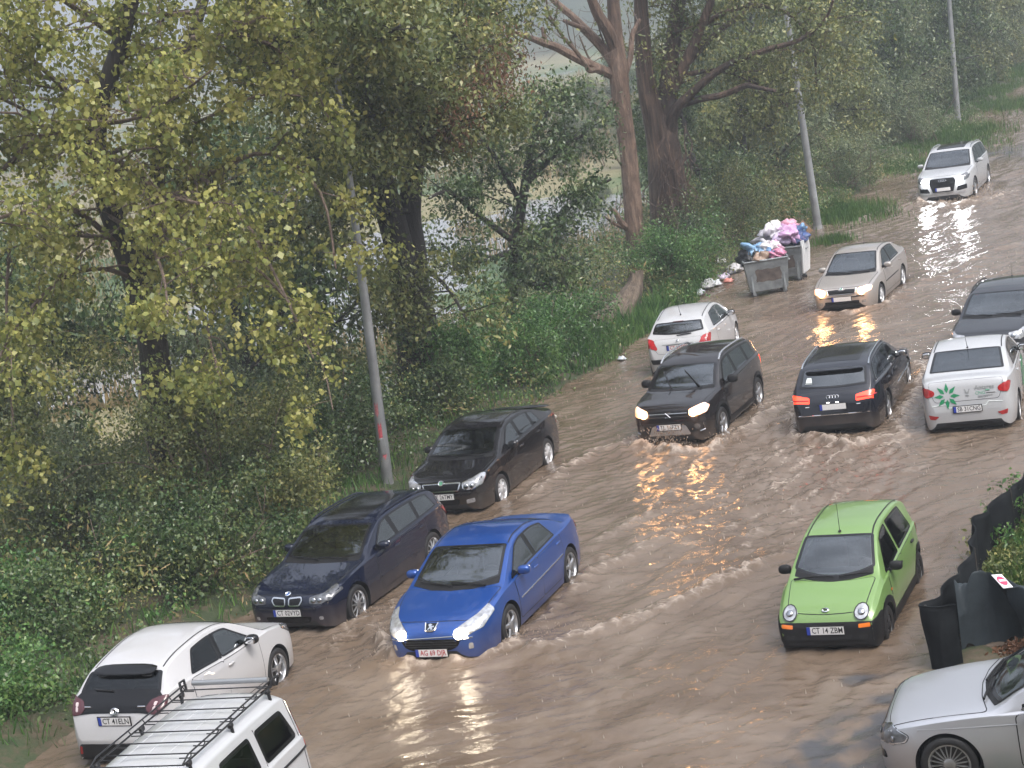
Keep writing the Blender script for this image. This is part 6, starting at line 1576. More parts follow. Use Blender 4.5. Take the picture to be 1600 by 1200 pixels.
        if lf: branches_from(br, rng, q, r, tips, lf, 2.2, .03, .35, .05, .25, 1, (.1, 0, 0), 1, (3, 4), .3, .6)
    # hanging strips of bark and creeper stems
    for k in range(46):
        u = 1028 + rng.random() * 46; v = 190 + rng.random() * 230; q, r = limb([(u, v, 2.2), (u + rng.normal() * 8, v + 22, 2.6), (u + rng.normal() * 12, v + 48, 2), (u + rng.normal() * 16, v + 75, 1.2)], Y - .62, .15); br.tube(q, r, 4)
    tips = np.array(tips); V = leaves_at(tips[rng.integers(0, len(tips), 2600)], rng, 8, (.24, .24, .24), .125, .5, .45)
    for o in (tb.build('trunk', [BK['shag']]), br.build('branches', [BK['shag']]), quads_mesh('crown', V, 4, LM['olive'])): localize(o, root)

    # ---------------- wood along the road: three kinds of tree, copied
    kinds = []
    for kind, (lf, bk, H, seed, sz, asp) in enumerate((('dark', 'dark', 10.5, 31, .17, .42), ('olive', 'dark', 9.0, 32, .17, .45), ('grey', 'shag', 8.2, 33, .16, .36))):
        rng = np.random.default_rng(seed); tb = MB(); br = MB(); tips = []
        pts = [np.array([.25 * sin(z * .5 + kind), .2 * cos(z * .4), z]) for z in np.linspace(-.5, H * .86, 14)]; rad = [.30 * (1 - .8 * i / 13) for i in range(14)]
        tb.tube(pts, rad, 9)
        branches_from(br, rng, pts, rad, tips, 22, H * .34, .08, .14, .06, .28, 2, (0, 0, -.05), 1.1, (3, 4), .25, .55)
        tips = np.array(tips); C = tips[rng.integers(0, len(tips), 4300)]
        V = leaves_at(C, rng, 7, (.30, .30, .27), sz, .6, asp)
        kinds.append((tb.build('trunk', [BK[bk]]), br.build('branches', [BK[bk]]), quads_mesh('crown', V, 4, LM[lf])))
    first = [True] * 3
    LABEL = ['dense dark green tree of the roadside wood', 'olive green tree of the roadside wood', 'grey green feathery tree of the roadside wood']
    rng = np.random.default_rng(41)
    def wood(kind, x, y, z, sc, label, group, sx=1.0, keep=None):
        if keep is not None and px(x, y, z)[0] - keep * sc * CF / y < 1062: return
        root = empty(['dark_tree', 'olive_tree', 'feathery_tree'][kind], (x, y, z), rng.random() * 6.28); root.scale = (sc * sx, sc * sx, sc); tag(root, label, 'tree', group)
        for o in kinds[kind]:
            if first[kind]: o.parent = root
            else:
                c = o.copy(); COL.objects.link(c); c.parent = root
        first[kind] = False
    for i, s in enumerate(np.arange(66.5, 150, 4.6)):
        e = 18.0 - .028 * max(0, s - 40)
        x, y = road(s + rng.normal() * .8, e + 2.6 + rng.random() * 1.3); wood((i + (i // 3)) % 3, x, y, 0, .62 + .3 * rng.random(), LABEL[(i + (i // 3)) % 3] + ' along the verge beyond the rubbish containers', 'trees of the roadside wood', keep=1.2)
    for i, s in enumerate(np.arange(68, 190, 6.0)):
        x, y = road(s + rng.normal(), 24.5 + rng.random() * 3.5 - .02 * s); k = (i * 2 + 1) % 3; wood(k, x, y, -.8, .95 + .35 * rng.random(), LABEL[k] + ', tall, in its second row', 'tall trees at the back of the wood', keep=3.0)
    for i, s in enumerate(np.arange(80, 230, 9.0)):
        x, y = road(s, 34 + rng.random() * 6); k = i % 3; wood(k, x, y, -3.5, 1.45 + .3 * rng.random(), LABEL[k] + ', tall, in its second row', 'tall trees at the back of the wood', keep=3.0)
    # trees on the slope behind the poplar
    for (u, v, Yd, k, sc, lab) in ((60, 640, 47, 0, .95, 'dark tree on the slope behind the poplar at the left edge'), (395, 640, 52, 0, 1.05, 'dark tree on the slope between the poplar and the forked tree'), (-90, 700, 44, 1, 1.0, 'olive tree half out of the picture at the left edge'), (330, 690, 46, 2, .55, 'feathery shrubby tree low behind the poplar trunk')):
        p = atY(u, v, Yd); _, l = sl(p[0], p[1]); z = float(terrain_z(np.array([p[0]]), np.array([p[1]]))[0])
        wood(k, p[0], p[1], z, sc, lab, None)
    # ---------------- far trees standing on the meadow
    for (u, v, Yd, sc, k) in ((905, 215, 150, .55, 2), (940, 205, 165, .7, 1), (975, 200, 170, .8, 0), (880, 225, 140, .35, 1), (1000, 240, 140, .7, 2), (925, 250, 120, .35, 2)):
        p = atY(u, v, Yd); z = float(terrain_z(np.array([p[0]]), np.array([p[1]]))[0]); wood(k, p[0], p[1], z - .4, sc, 'hazy tree on the flooded meadow behind the bare trunk', 'trees on the far meadow')

def build_bushes():
    rng = np.random.default_rng(51)
    # ---------------- separate shrubs of the bank, each with stems and leaves
    def shrub(name, u, v, Yd, r, h, leaf, n, label, size=.066, asp=.6, droop=.4):
        n = int(n * 1.6)
        p = at(u, v, .1) if Yd is None else atY(u, v, Yd); z = float(terrain_z(np.array([p[0]]), np.array([p[1]]))[0])
        root = empty(name, (p[0], p[1], z)); tag(root, label, 'shrub')
        st = MB(); tips = []
        for k in range(12):
            a = rng.random() * 6.28; d = np.array([cos(a) * .7 * r / h, sin(a) * .7 * r / h, 1]); grow(st, rng, (rng.normal() * .2 * r, rng.normal() * .2 * r, -.1), d, h * (.6 + .5 * rng.random()), .022, 2, tips, (2, 3), .0, .35, .5, .35, 5)
        tips = np.array(tips); tips = tips[tips[:, 2] > .05]
        C = tips[rng.integers(0, len(tips), n)] * np.array([1, 1, .95]) + rng.normal(size=(n, 3)) * np.array([.12, .12, .08])
        V = leaves_at(C, rng, 7, (.13, .13, .12), size, droop, asp)
        st.build('stems', [BK['twig']], root); quads_mesh('foliage', V, 4, LM[leaf], root)
    S = [('ivy_bush', 470, 800, None, 1.6, 2.2, 'dark', 1500, 'dark ivy covered bush directly behind the parked navy estate'),
         ('ivy_bush', 525, 745, None, 1.4, 2.2, 'dark', 1500, 'dark leafy bush just left of the nearest lamp post'),
         ('ivy_bush', 330, 930, None, 1.5, 1.9, 'dark', 1500, 'dark bush on the bank between the poplar trunk and the white hatchback bonnet'),
         ('bramble_bush', 690, 672, None, 1.4, 2.0, 'dark', 1400, 'dark bush right of the nearest lamp post behind the black liftback'),
         ('bramble_bush', 740, 640, None, 1.5, 2.3, 'bramble', 1300, 'green bramble bush above the roof of the black liftback'),
         ('bramble_bush', 810, 610, None, 1.5, 2.2, 'bramble', 1400, 'sprawling bright bramble bush in the middle of the bank'),
         ('bramble_bush', 870, 575, None, 1.4, 2.0, 'bramble', 1300, 'bright green creeper covered bush left of the broken stump'),
         ('bramble_bush', 1062, 462, None, 1.25, 2.0, 'bramble', 1100, 'light green creeper hanging over the foot of the shaggy trunk'),
         ('bramble_bush', 1090, 440, None, 1.5, 2.6, 'dark', 1100, 'dark bush beside the plastic litter left of the rubbish containers'),
         ('feathery_bush', 1150, 395, None, 1.4, 2.8, 'olive', 900, 'olive bush behind the rubbish containers'),
         ('feathery_bush', 375, 850, None, 2.1, 4.4, 'olive', 2600, 'olive brown feathery bush right of the poplar trunk'),
         ('feathery_bush', 150, 860, None, 2.0, 3.3, 'grey', 1900, 'grey green thin bush left of the poplar trunk'),
         ('feathery_bush', 40, 860, None, 2.0, 3.5, 'olive', 1700, 'olive bush at the left edge above the leaning fence post'),
         ('bramble_bush', 60, 1010, None, 1.5, 1.5, 'bramble', 1400, 'low bramble bush at the left edge behind the white hatchback'),
         ('bramble_bush', 210, 930, None, 1.4, 1.5, 'dark', 1300, 'low dark bush beside the leaning wooden fence post'),
         ('feathery_bush', 1330, 300, None, 1.6, 2.6, 'grey', 900, 'grey green bush by the grass tongue behind the second lamp post'),
         ('feathery_bush', 1440, 228, None, 1.7, 2.6, 'grey', 900, 'pale green bush left of the farthest lamp post')]
    S += [('bramble_bush', 20, 1120, None, 1.2, 1.0, 'bramble', 1300, 'low green bush in the lower left corner of the picture'), ('ivy_bush', 130, 1010, None, 1.2, 1.2, 'dark', 1200, 'dark low bush directly left of the white hatchback roof'), ('feathery_bush', -20, 930, None, 1.6, 2.0, 'olive', 1300, 'olive weeds cut by the left edge of the picture')]
    for a in S: shrub(*a)
    # ---------------- continuous undergrowth between them
    n = 6600; s = 17 + 61 * rng.random(n); dl = rng.random(n) ** 1.2 * 7.5
    e = 17.75 + .35 * pnoise(s * .16, 0 * s + 3.3) - .028 * np.clip(s - 40, 0, 90)
    l = e - .1 + dl; x = RD[0] * s + RN[0] * l; y = RD[1] * s + RN[1] * l
    keep = pnoise(x * .45, y * .45) > -.34; sb = at(952, 512, .15); keep &= ~((np.abs(x - sb[0] - .3) < 1.25) & (y > sb[1] - 2.6) & (y < sb[1] + .8)); keep &= ~((np.abs(x + 3.1) < 1.0) & (y > 35.2) & (y < 39.6)); x, y, dl, s = x[keep], y[keep], dl[keep], s[keep]
    z = terrain_z(x, y); hmax = (.6 + .9 * sstep(0, 2, dl)) * (.55 + .9 * np.clip(.5 + pnoise(x * .35 + 3, y * .35), 0, 1))
    for leaf, k, sz, asp, a0, a1 in (('dark', 10, .066, .6, .0, .34), ('bramble', 9, .066, .6, .34, .5), ('olive', 10, .07, .5, .5, .85), ('reed', 4, .16, .2, .85, 1.0)):
        q = np.clip(.5 + .6 * fbm(x * .22 + 11, y * .22, 3) + .12 * rng.normal(size=len(x)), 0, .999); m = (q >= a0) & (q < a1)
        C = np.stack([x, y, z + hmax * rng.random(len(x)) ** .8], -1)[m]
        V = leaves_at(C, rng, k * 2, (.22, .22, .16), sz, .3, asp)
        tag(quads_mesh({'dark': 'ivy_undergrowth', 'bramble': 'bramble_undergrowth', 'olive': 'weed_undergrowth', 'reed': 'dry_grass'}[leaf], V, 4, LM[leaf]), kind='stuff')
    # understorey of the wood further up, and the shaded slope below
    n = 2600; s = 62 + 75 * rng.random(n); l = 18.4 - .028 * np.clip(s - 40, 0, 60) + 1.6 + rng.random(n) * 7; x = RD[0] * s + RN[0] * l; y = RD[1] * s + RN[1] * l; z = terrain_z(x, y)
    C = np.stack([x, y, z + 2.2 * rng.random(n) ** 1.2], -1); tag(quads_mesh('wood_undergrowth', leaves_at(C, rng, 9, (.4, .4, .3), .16, .3, .5), 4, LM['dark']), kind='stuff')
    # ---------------- grass
    def grass(name, x, y, h, w, leaf, lean=.35, z=None):
        n = len(x); z = terrain_z(x, y) if z is None else z; a = rng.random(n) * 6.28; hh = h * (.5 + .9 * rng.random(n)); ww = w * (.6 + .8 * rng.random(n))
        ln = lean * hh * rng.random(n); b = rng.random(n) * 6.28
        P = np.stack([x, y, z - .03], -1); sd = np.stack([np.cos(a) * ww, np.sin(a) * ww, 0 * a], -1); tp = np.stack([np.cos(b) * ln, np.sin(b) * ln, hh], -1)
        md = tp * .55 + np.stack([0 * a, 0 * a, hh * .08], -1)
        V = np.stack([P - sd, P + sd, P + md + sd * .7, P + tp, ], 1).reshape(-1, 3)
        return tag(quads_mesh(name, V, 4, LM[leaf]), kind='stuff')
    n = 26000; s = 60 + 62 * rng.random(n); e = 17.5 - .028 * np.clip(s - 40, 0, 90); l = e + rng.random(n) ** .8 * 2.9 - .45 * pnoise(s * .35, 0 * s); kp = pnoise(s * .8, l * .8) > -.25; s, l, n = s[kp], l[kp], int(kp.sum()); grass('verge_grass', RD[0] * s + RN[0] * l, RD[1] * s + RN[1] * l, .22, .02, 'grass')
    # tongues of grass that reach into the road
    Q = []
    for (u, v, rx, ry, k) in ((1320, 335, 1.5, 2.6, 5200), (1280, 330, 1.2, 2.6, 3000), (1470, 225, 2.2, 5, 4200), (1500, 205, 2.0, 4, 2600), (1575, 165, 2.0, 5, 2200), (1410, 262, 1.4, 3, 2200), (1300, 378, .6, .8, 700)):
        p = at(u, v, .1); Q.append(np.stack([p[0] + rng.normal(size=k) * rx * .5, p[1] + rng.normal(size=k) * ry * .5], -1))
    Q = np.concatenate(Q); grass('grass_tongue', Q[:, 0], Q[:, 1], .26, .022, 'grass', z=np.full(len(Q), .08))
    n = 5000; s = 44 + 12 * rng.random(n); l = 17.4 + rng.random(n) * 1.3 + .35 * pnoise(s * .6, 0 * s); kp = pnoise(s * 1.0, l * 1.0) > -.15; s, l, n = s[kp], l[kp], int(kp.sum()); grass('tall_grass', RD[0] * s + RN[0] * l, RD[1] * s + RN[1] * l, .5, .016, 'bramble', .6)
    n = 4200; s = 15 + 31 * rng.random(n); l = 17.55 + rng.random(n) ** .7 * 1.8 + .3 * pnoise(s * .7, 0 * s); kp = pnoise(s * 1.1, l * 1.1) > -.1; s, l, n = s[kp], l[kp], int(kp.sum()); grass('bank_grass', RD[0] * s + RN[0] * l, RD[1] * s + RN[1] * l, .28, .012, 'bramble', .6)
    # weeds behind the netting
    Q = []
    for (u, v, r, k) in ((1590, 860, .6, 2600), (1615, 820, .6, 1800), (1566, 885, .35, 1000), (1630, 885, .7, 1800)):
        p = at(u, v, .25); Q.append(np.stack([p[0] + rng.normal(size=k) * r * .5, p[1] + rng.normal(size=k) * r * .9], -1))
    Q = np.concatenate(Q); grass('plot_grass', Q[:, 0], Q[:, 1], .22, .010, 'grass', .8)
    C = np.stack([Q[::6, 0], Q[::6, 1], .22 + .15 * rng.random(len(Q[::6]))], -1); tag(quads_mesh('plot_weeds', leaves_at(C, rng, 3, (.05, .05, .05), .06, .2, .5), 4, LM['olive']), kind='stuff')
    for (u, v, h_, lab) in ((1585, 835, .65, 'leafy green weed standing behind the black netting'), (1612, 800, .7, 'taller green weed near the right edge behind the black netting'), (1560, 862, .5, 'small weed against the end of the black netting')):
        p = at(u, v, .2); root = empty('weed', (p[0], p[1], .15)); tag(root, lab, 'weed'); st = MB(); tips = []
        for k in range(7):
            a = rng.random() * 6.28; grow(st, rng, (0, 0, 0), (cos(a) * .4, sin(a) * .4, 1), h_, .008, 1, tips, (3, 4), .05, .25, .5, .1, 4)
        tips = np.array(tips); st.build('stems', [BK['twig']], root); quads_mesh('foliage', leaves_at(tips, rng, 4, (.04, .04, .04), .07, .3, .5), 4, LM['bramble'], root)
    # reeds on the meadow
    n = 9000; u = rng.random(n); p1 = rng.random(n); Yd = 75 + 210 * p1 ** 1.3; X = (-.24 + .36 * u) * Yd; keep = fbm(X * .05, Yd * .05, 3) > .02; X, Yd = X[keep], Yd[keep]; _, l = sl(X, Yd); k = l > 33; X, Yd = X[k], Yd[k]
    zz = terrain_z(X, Yd); k = zz > PZ - .1; X, Yd, zz = X[k], Yd[k], zz[k]
    X2 = np.repeat(X, 4) + rng.normal(size=len(X) * 4) * .5; Y2 = np.repeat(Yd, 4) + rng.normal(size=len(X) * 4) * .8
    grass('reeds', X2, Y2, 1.1, .05, 'reed', .4)
# ================================================================== things along the road
def crumple(mb, c, r, rng, mi=0, n=12, amp=.28, flat=1.0):
    v = []; f = []; w = n * 2; ph = rng.random(8) * 50
    for i in range(n + 1):
        a = -pi / 2 + pi * i / n
        for j in range(w):
            b = 2 * pi * j / w; d = np.array([cos(a) * cos(b), cos(a) * sin(b), sin(a)])
            q = .9 * float(pnoise(np.array([d[0] * 1.6 + ph[0] + d[2]]), np.array([d[1] * 1.6 + ph[1] - d[2] * 1.3]))[0]) - .45 * abs(float(pnoise(np.array([d[0] * 3 + ph[4] + d[2] * 2]), np.array([d[1] * 3 + ph[5] - d[2] * 2.2]))[0])) + .5 * abs(float(pnoise(np.array([d[0] * 5 + ph[2] + d[2] * 4]), np.array([d[1] * 5 + ph[3]]))[0]))
            k = 1 + amp * q; z = d[2] * r[2] * k
            v.append((c[0] + d[0] * r[0] * k, c[1] + d[1] * r[1] * k, c[2] + (z if z > 0 else z * flat)))
    for i in range(n):
        for j in range(w): f.append((i * w + j, i * w + (j + 1) % w, (i + 1) * w + (j + 1) % w, (i + 1) * w + j))
    mb.add(v, f, mi)
def bag_mat(name, col, rough=.3, tr=.15):
    return simple(name, col, rough, noise=.18, nscale=9, bump=.5, bscale=16)
def build_props():
    rng = np.random.default_rng(61)
    galv = simple('galvanised steel post', (.30, .31, .32), .45, metal=.45, noise=.22, nscale=2.5, bump=.1)
    # ---------------- lamp posts
    def post(name, ub, vb, ut, vt, H, w0, w1, label, arm=None, paint=False):
        b = at(ub, vb, 0.0); tp = atY(ut, vt, b[1]); d = (tp - b) / np.linalg.norm(tp - b)
        root = empty(name, (b[0], b[1], -.05)); tag(root, label, 'lamp post', 'lamp posts along the verge')
        top = d * H; m = MB(); n = 12
        m.tube([d * H * t for t in np.linspace(0, 1, n)], [w0 + (w1 - w0) * t for t in np.linspace(0, 1, n)], 10); m.build('pole', [galv], root)
        c = MB(); c.lathe([(0, w0 * 1.9), (.12, w0 * 1.9), (.16, w0 * 1.3), (.3, w0 * 1.12)], 'z', (0, 0, -.02), 14); c.build('base_collar', [simple('mast base', (.25, .25, .25), .7)], root)
        h = MB(); h.blob(d * 1.1 + np.array([-.0, -w0 * .95, 0]), (.06, .02, .18), 5, n=6); h.build('access_hatch', [galv], root)
        if arm is not None:
            a = Vector(arm).normalized(); P = [Vector(top), Vector(top) + Vector((0, 0, .35)) + a * .35, Vector(top) + Vector((0, 0, .5)) + a * 1.5]
            q = MB(); q.tube(P, [w1, w1 * .8, w1 * .7], 8); o = q.build('lamp_arm', [galv], root)
            l = MB(); e = P[-1] + a * .3; l.blob(e, (.36, .15, .075), 3, n=8, M=a.to_track_quat('X', 'Z').to_matrix()); l.build('lamp_head', [simple('lamp housing', (.55, .56, .57), .35, metal=.3)], o)
        if paint:                                                   # pink spray marks on the shaft
            for (t, da, hh, col) in ((1.25, -.5, .32, (.50, .10, .12)), (.85, -.2, .22, (.60, .16, .18)), (1.75, -.7, .25, (.42, .16, .17))):
                V = []; F = []; r = w0 + (w1 - w0) * t / H + .0025; a0 = -pi / 2 + da
                for i in range(5):
                    for j in range(5): a = a0 + j * .17; p = d * (t + hh * i / 4 + .05 * sin(j * 2.1)); V.append((p[0] + r * cos(a), p[1] + r * sin(a), p[2]))
                for i in range(4):
                    for j in range(4): F.append((i * 5 + j, i * 5 + j + 1, (i + 1) * 5 + j + 1, (i + 1) * 5 + j))
                mesh('spray_mark', V, F, simple('spray paint', col, .6, noise=.3, nscale=25), root)
    post('lamp_post', 608, 772, 541, 240, 8.6, .125, .055, 'grey lamp post with pink spray marks behind the parked navy estate', arm=(1, -.2, 0), paint=True)
    post('lamp_post', 1279, 362, 1252, 178, 10.5, .15, .07, 'grey lamp post standing behind the rubbish containers', arm=(1, -.2, 0))
    post('lamp_post', 1497, 194, 1483, 0, 10.5, .15, .07, 'grey lamp post in the grass near the far white car', arm=(1, -.2, 0))
    # ---------------- wooden fence posts
    wood = bark_mat('old wood', (.02, .016, .013), (.045, .035, .028), (.09, .07, .055), 5)
    for (ub, vb, ut, vt, r, lab) in ((172, 955, 152, 862, .055, 'leaning dark wooden fence post left of the poplar trunk'), (561, 700, 554, 645, .05, 'dark wooden fence post left of the nearest lamp post'), (612, 640, 610, 600, .045, 'thin dark fence post in the bushes right of the nearest lamp post'), (40, 985, 28, 900, .045, 'thin fence post near the left edge of the picture')):
        b = at(ub, vb, .2); t = atY(ut, vt, b[1]); m = MB(); m.tube([b - np.array([0, 0, .5]), b, (b + t) / 2 + np.array([.01, 0, 0]), t], [r, r, r * .95, r * .85], 7); tag(m.build('fence_post', [wood]), lab, 'post')
    # ---------------- broken stump
    b = at(952, 512, .15); T = atY(994, 428, b[1] + .4); root = empty('tree_stump', (b[0], b[1], 0)); tag(root, 'pale broken stump leaning on the bank above the white hatchback', 'tree stump')
    m = MB(); d = T - b; V = []; F = []; n = 14; k = 24
    for i in range(n + 1):
        t = i / n; c = b + d * t + np.array([.10 * sin(t * 3), 0, .05 * sin(t * 5)]); r = .42 * (1 - t) ** 1.3 + .30 - .13 * t
        for j in range(k):
            a = 2 * pi * j / k; q = 1 + .20 * float(pnoise(np.array([cos(a) * 2.2 + t * .6]), np.array([sin(a) * 2.2 + t * 1.3]))[0]) + .10 * sin(a * 5 + t)
            e = .28 * abs(float(pnoise(np.array([a * 2.3]), np.array([.5]))[0])) if i == n else 0
            V.append((c[0] + r * q * cos(a), c[1] + r * q * sin(a) * .9, c[2] + e))
    for i in range(n):
        for j in range(k): F.append((i * k + j, i * k + (j + 1) % k, (i + 1) * k + (j + 1) % k, (i + 1) * k + j))
    V.append(tuple(T - np.array([0, 0, .10]))); F += [(n * k + j, n * k + (j + 1) % k, len(V) - 1) for j in range(k)]
    o = mesh('stump_trunk', V, F, BK['stump'], None, sharp=50); localize(o, root)
    m = MB()
    for j in range(7):
        a = 2 * pi * j / 7 + rng.random(); p = b + np.array([cos(a) * .5, sin(a) * .45, .15]); m.tube([b + np.array([cos(a) * .3, sin(a) * .3, .45]), p, p + np.array([cos(a) * .5, sin(a) * .5, -.35])], [.14, .11, .04], 7)
    o = m.build('roots', [BK['stump']]); localize(o, root)
    # ---------------- rubbish containers
    bin_m = simple('galvanised container', (.23, .25, .26), .5, metal=.35, noise=.35, nscale=4, bump=.25, bscale=30)
    dirty = simple('burnt patch', (.10, .08, .07), .8, noise=.5, nscale=7)
    bright = simple('bright zinc bars', (.66, .67, .68), .4)
    def container(x, y, rz, label, ribs, lid):
        root = empty('rubbish_container', (x, y, 0), rz); tag(root, label, 'rubbish container', 'rubbish containers on the verge')
        W, D, z0, z1 = 1.26, .86, .26, 1.12; m = MB(); t = .82
        o = [(sx * W / 2, sy * D / 2) for sx, sy in ((-1, -1), (1, -1), (1, 1), (-1, 1))]
        V = [(p[0] * .86, p[1] * .80, z0) for p in o] + [(p[0], p[1], z1) for p in o] + [(p[0] * .95, p[1] * .94, z1) for p in o] + [(p[0] * .83, p[1] * .77, z0 + .05) for p in o]
        F = [(3, 2, 1, 0)] + [(i, (i + 1) % 4, 4 + (i + 1) % 4, 4 + i) for i in range(4)] + [(4 + i, 4 + (i + 1) % 4, 8 + (i + 1) % 4, 8 + i) for i in range(4)] + [(8 + i, 8 + (i + 1) % 4, 12 + (i + 1) % 4, 12 + i) for i in range(4)] + [(12, 13, 14, 15)]
        mesh('tub', V, F, bin_m, root, smooth=False)
        r = MB()
        for i in range(4): a, b_ = o[i], o[(i + 1) % 4]; r.tube([(a[0], a[1], z1 + .01), (b_[0], b_[1], z1 + .01)], .028, 8)
        r.build('rim', [bin_m], root)
        for sx in (-1, 1): h = MB(); h.tube([(sx * W / 2, -.1, z1 - .12), (sx * (W / 2 + .07), -.1, z1 - .12), (sx * (W / 2 + .07), .1, z1 - .12), (sx * W / 2, .1, z1 - .12)], .018, 6); h.build('lifting_handle', [bin_m], root)
        for sx in (-1, 1):
            for sy in (-1, 1):
                c = MB(); c.lathe([(-.03, .0), (-.03, .09), (.03, .09), (.03, 0)], 'y', (sx * .43, sy * .26, .10), 14); w = c.build('wheel', [M['rubber']], root)
                c = MB(); c.box((sx * .43, sy * .26, .20), (.09, .09, .14)); c.build('caster_fork', [bin_m], w)
        for i, x0 in enumerate((-.46, .46)): c = MB(); c.box((x0, -D * .455, .55), (.05, .03, .72), M=Matrix.Rotation(radians(-5.5), 3, 'X')); c.build('corner_rib', [bin_m], root)
        # scorched sheet on the front
        V = []; F = []; n = 10
        for i in range(n + 1):
            for j in range(n + 1):
                u_ = -.34 + .72 * i / n + .03 * float(pnoise(np.array([j * .6]), np.array([1.5]))[0]); z = .50 + .36 * j / n + .05 * float(pnoise(np.array([i * .5]), np.array([7.7]))[0]); y_ = -(D / 2) * (.80 + .20 * (z - z0) / (z1 - z0)) - .004; V.append((u_, y_, z))
        for i in range(n):
            for j in range(n):
                F.append((i * (n + 1) + j, (i + 1) * (n + 1) + j, (i + 1) * (n + 1) + j + 1, i * (n + 1) + j + 1))
        mesh('scorched_patch', V, F, dirty, root)
        if ribs:
            for k in range(5):
                y_ = -.34 + .17 * k; c = MB(); c.tube([(W / 2 * .90 + .02, y_ * .85, .32), (W / 2 + .03, y_, 1.0), (W / 2 + .02, y_, 1.26)], .042, 6); c.build('side_bar', [bright], root)
        if lid:
            V = []; F = []; n = 12
            for i in range(n + 1):
                a = pi * i / n
                for y_ in (-.0, .03): V.append((W / 2 * cos(a) * 1.02, D / 2 + .05 + y_, z1 + .42 * sin(a)))
            F = [(2 * i, 2 * i + 2, 2 * i + 3, 2 * i + 1) for i in range(n)] + [tuple(2 * i for i in range(n + 1)), tuple(2 * i + 1 for i in range(n, -1, -1))]
            mesh('open_lid', V, F, bin_m, root, smooth=False)
        return root
    p = at(1206, 466, 0); rz = radians(-4)
    c1 = container(p[0], p[1] + .35, rz, 'grey rubbish container with a scorched front, nearer of the pair', False, False)
    q = at(1238, 446, 0); c2 = container(q[0] - .02, q[1] + .5, radians(-26), 'grey rubbish container with bright zinc side bars, farther of the pair', True, False)
    bags = [((-.42, .05, 1.22), (.26, .24, .20), (.012, .012, .014), 'black rubbish bag in the left corner of the nearer container', 1), ((-.10, -.15, 1.20), (.20, .18, .16), (.30, .17, .09), 'crumpled brown paper sack at the front of the nearer container', 1), ((.12, .05, 1.25), (.24, .22, .18), (.05, .22, .50), 'small blue bag in the middle of the nearer container', 1),
            ((.36, -.1, 1.22), (.20, .18, .17), (.60, .10, .28), 'bright pink bag at the right rim of the nearer container', 1), ((-.20, .18, 1.36), (.24, .22, .20), (.10, .34, .62), 'round blue ball shaped bag on top of the nearer container', 1), ((.2, .2, 1.42), (.26, .22, .20), (.62, .58, .62), 'white bag with pink print on top of the nearer container', 1), ((.40, .22, 1.38), (.18, .18, .17), (.66, .30, .48), 'pale pink bag leaning on the white printed bag', 1),
            ((-.50, .1, 1.35), (.26, .28, .24), (.50, .46, .55), 'large translucent lilac bag on the left of the farther container', 2), ((-.28, .0, 1.62), (.30, .28, .26), (.56, .52, .60), 'swollen pale lilac bag crowning the left of the heap', 2), ((.0, -.1, 1.45), (.28, .26, .22), (.52, .36, .66), 'violet bag in the middle of the farther container', 2), ((.22, -.05, 1.60), (.30, .26, .22), (.58, .24, .56), 'magenta bag at the top of the heap', 2),
            ((.16, .25, 1.82), (.20, .20, .17), (.66, .20, .34), 'rose bag topmost on the heap', 2), ((-.08, .3, 1.80), (.18, .18, .16), (.72, .70, .66), 'white bag topmost beside the rose bag', 2), ((.44, .1, 1.34), (.20, .22, .18), (.03, .10, .36), 'dark blue bag near the zinc bars', 2), ((-.2, -.25, 1.28), (.22, .18, .14), (.05, .13, .42), 'blue bag under the violet bag', 2), ((.50, .3, 1.66), (.13, .13, .12), (.08, .30, .62), 'small light blue bag at the right end of the heap', 2)]
    for i, (c, r, col, lab, w) in enumerate(bags):
        host = c1 if w == 1 else c2; a = host.rotation_euler.z; hx, hy = host.location.x, host.location.y
        m = MB(); crumple(m, (0, 0, 0), (r[0] * 1.25, r[1] * 1.2, r[2] * .95), rng, amp=.85, n=14, flat=.8); tt = MB()
        gy = sum(col) / 3; col = tuple(.62 * x_ + .38 * gy for x_ in col); o = m.build('rubbish_bag', [bag_mat('bag plastic', col)], sharp=180); o.location = (hx + c[0] * cos(a) - c[1] * sin(a), hy + c[0] * sin(a) + c[1] * cos(a), c[2] - .04 - .22 * max(0, c[2] - 1.3)); o.rotation_euler = (rng.normal() * .3, rng.normal() * .3, rng.random() * 6); tag(o, lab, 'bag', 'rubbish heaped on the containers')
        m = MB(); m.tube([(0, 0, r[2] * .5), (.02, .01, r[2] * .95), (.05, .03, r[2] * 1.08)], [.07, .02, .045], 7); m.build('knot', [o.data.materials[0]], o)
    # sheet of cardboard
    m = MB(); m.box((0, 0, 0), (.62, .02, .42), M=Matrix.Rotation(radians(-35), 3, 'Y')); o = m.build('cardboard_sheet', [simple('cardboard', (.28, .17, .10), .8, noise=.15)], smooth=False); a = c2.rotation_euler.z
    o.location = (c2.location.x + .45 * cos(a) - .35 * sin(a), c2.location.y + .45 * sin(a) + .35 * cos(a), 1.42); tag(o, 'brown cardboard sheet leaning at the right of the rubbish heap', 'cardboard')
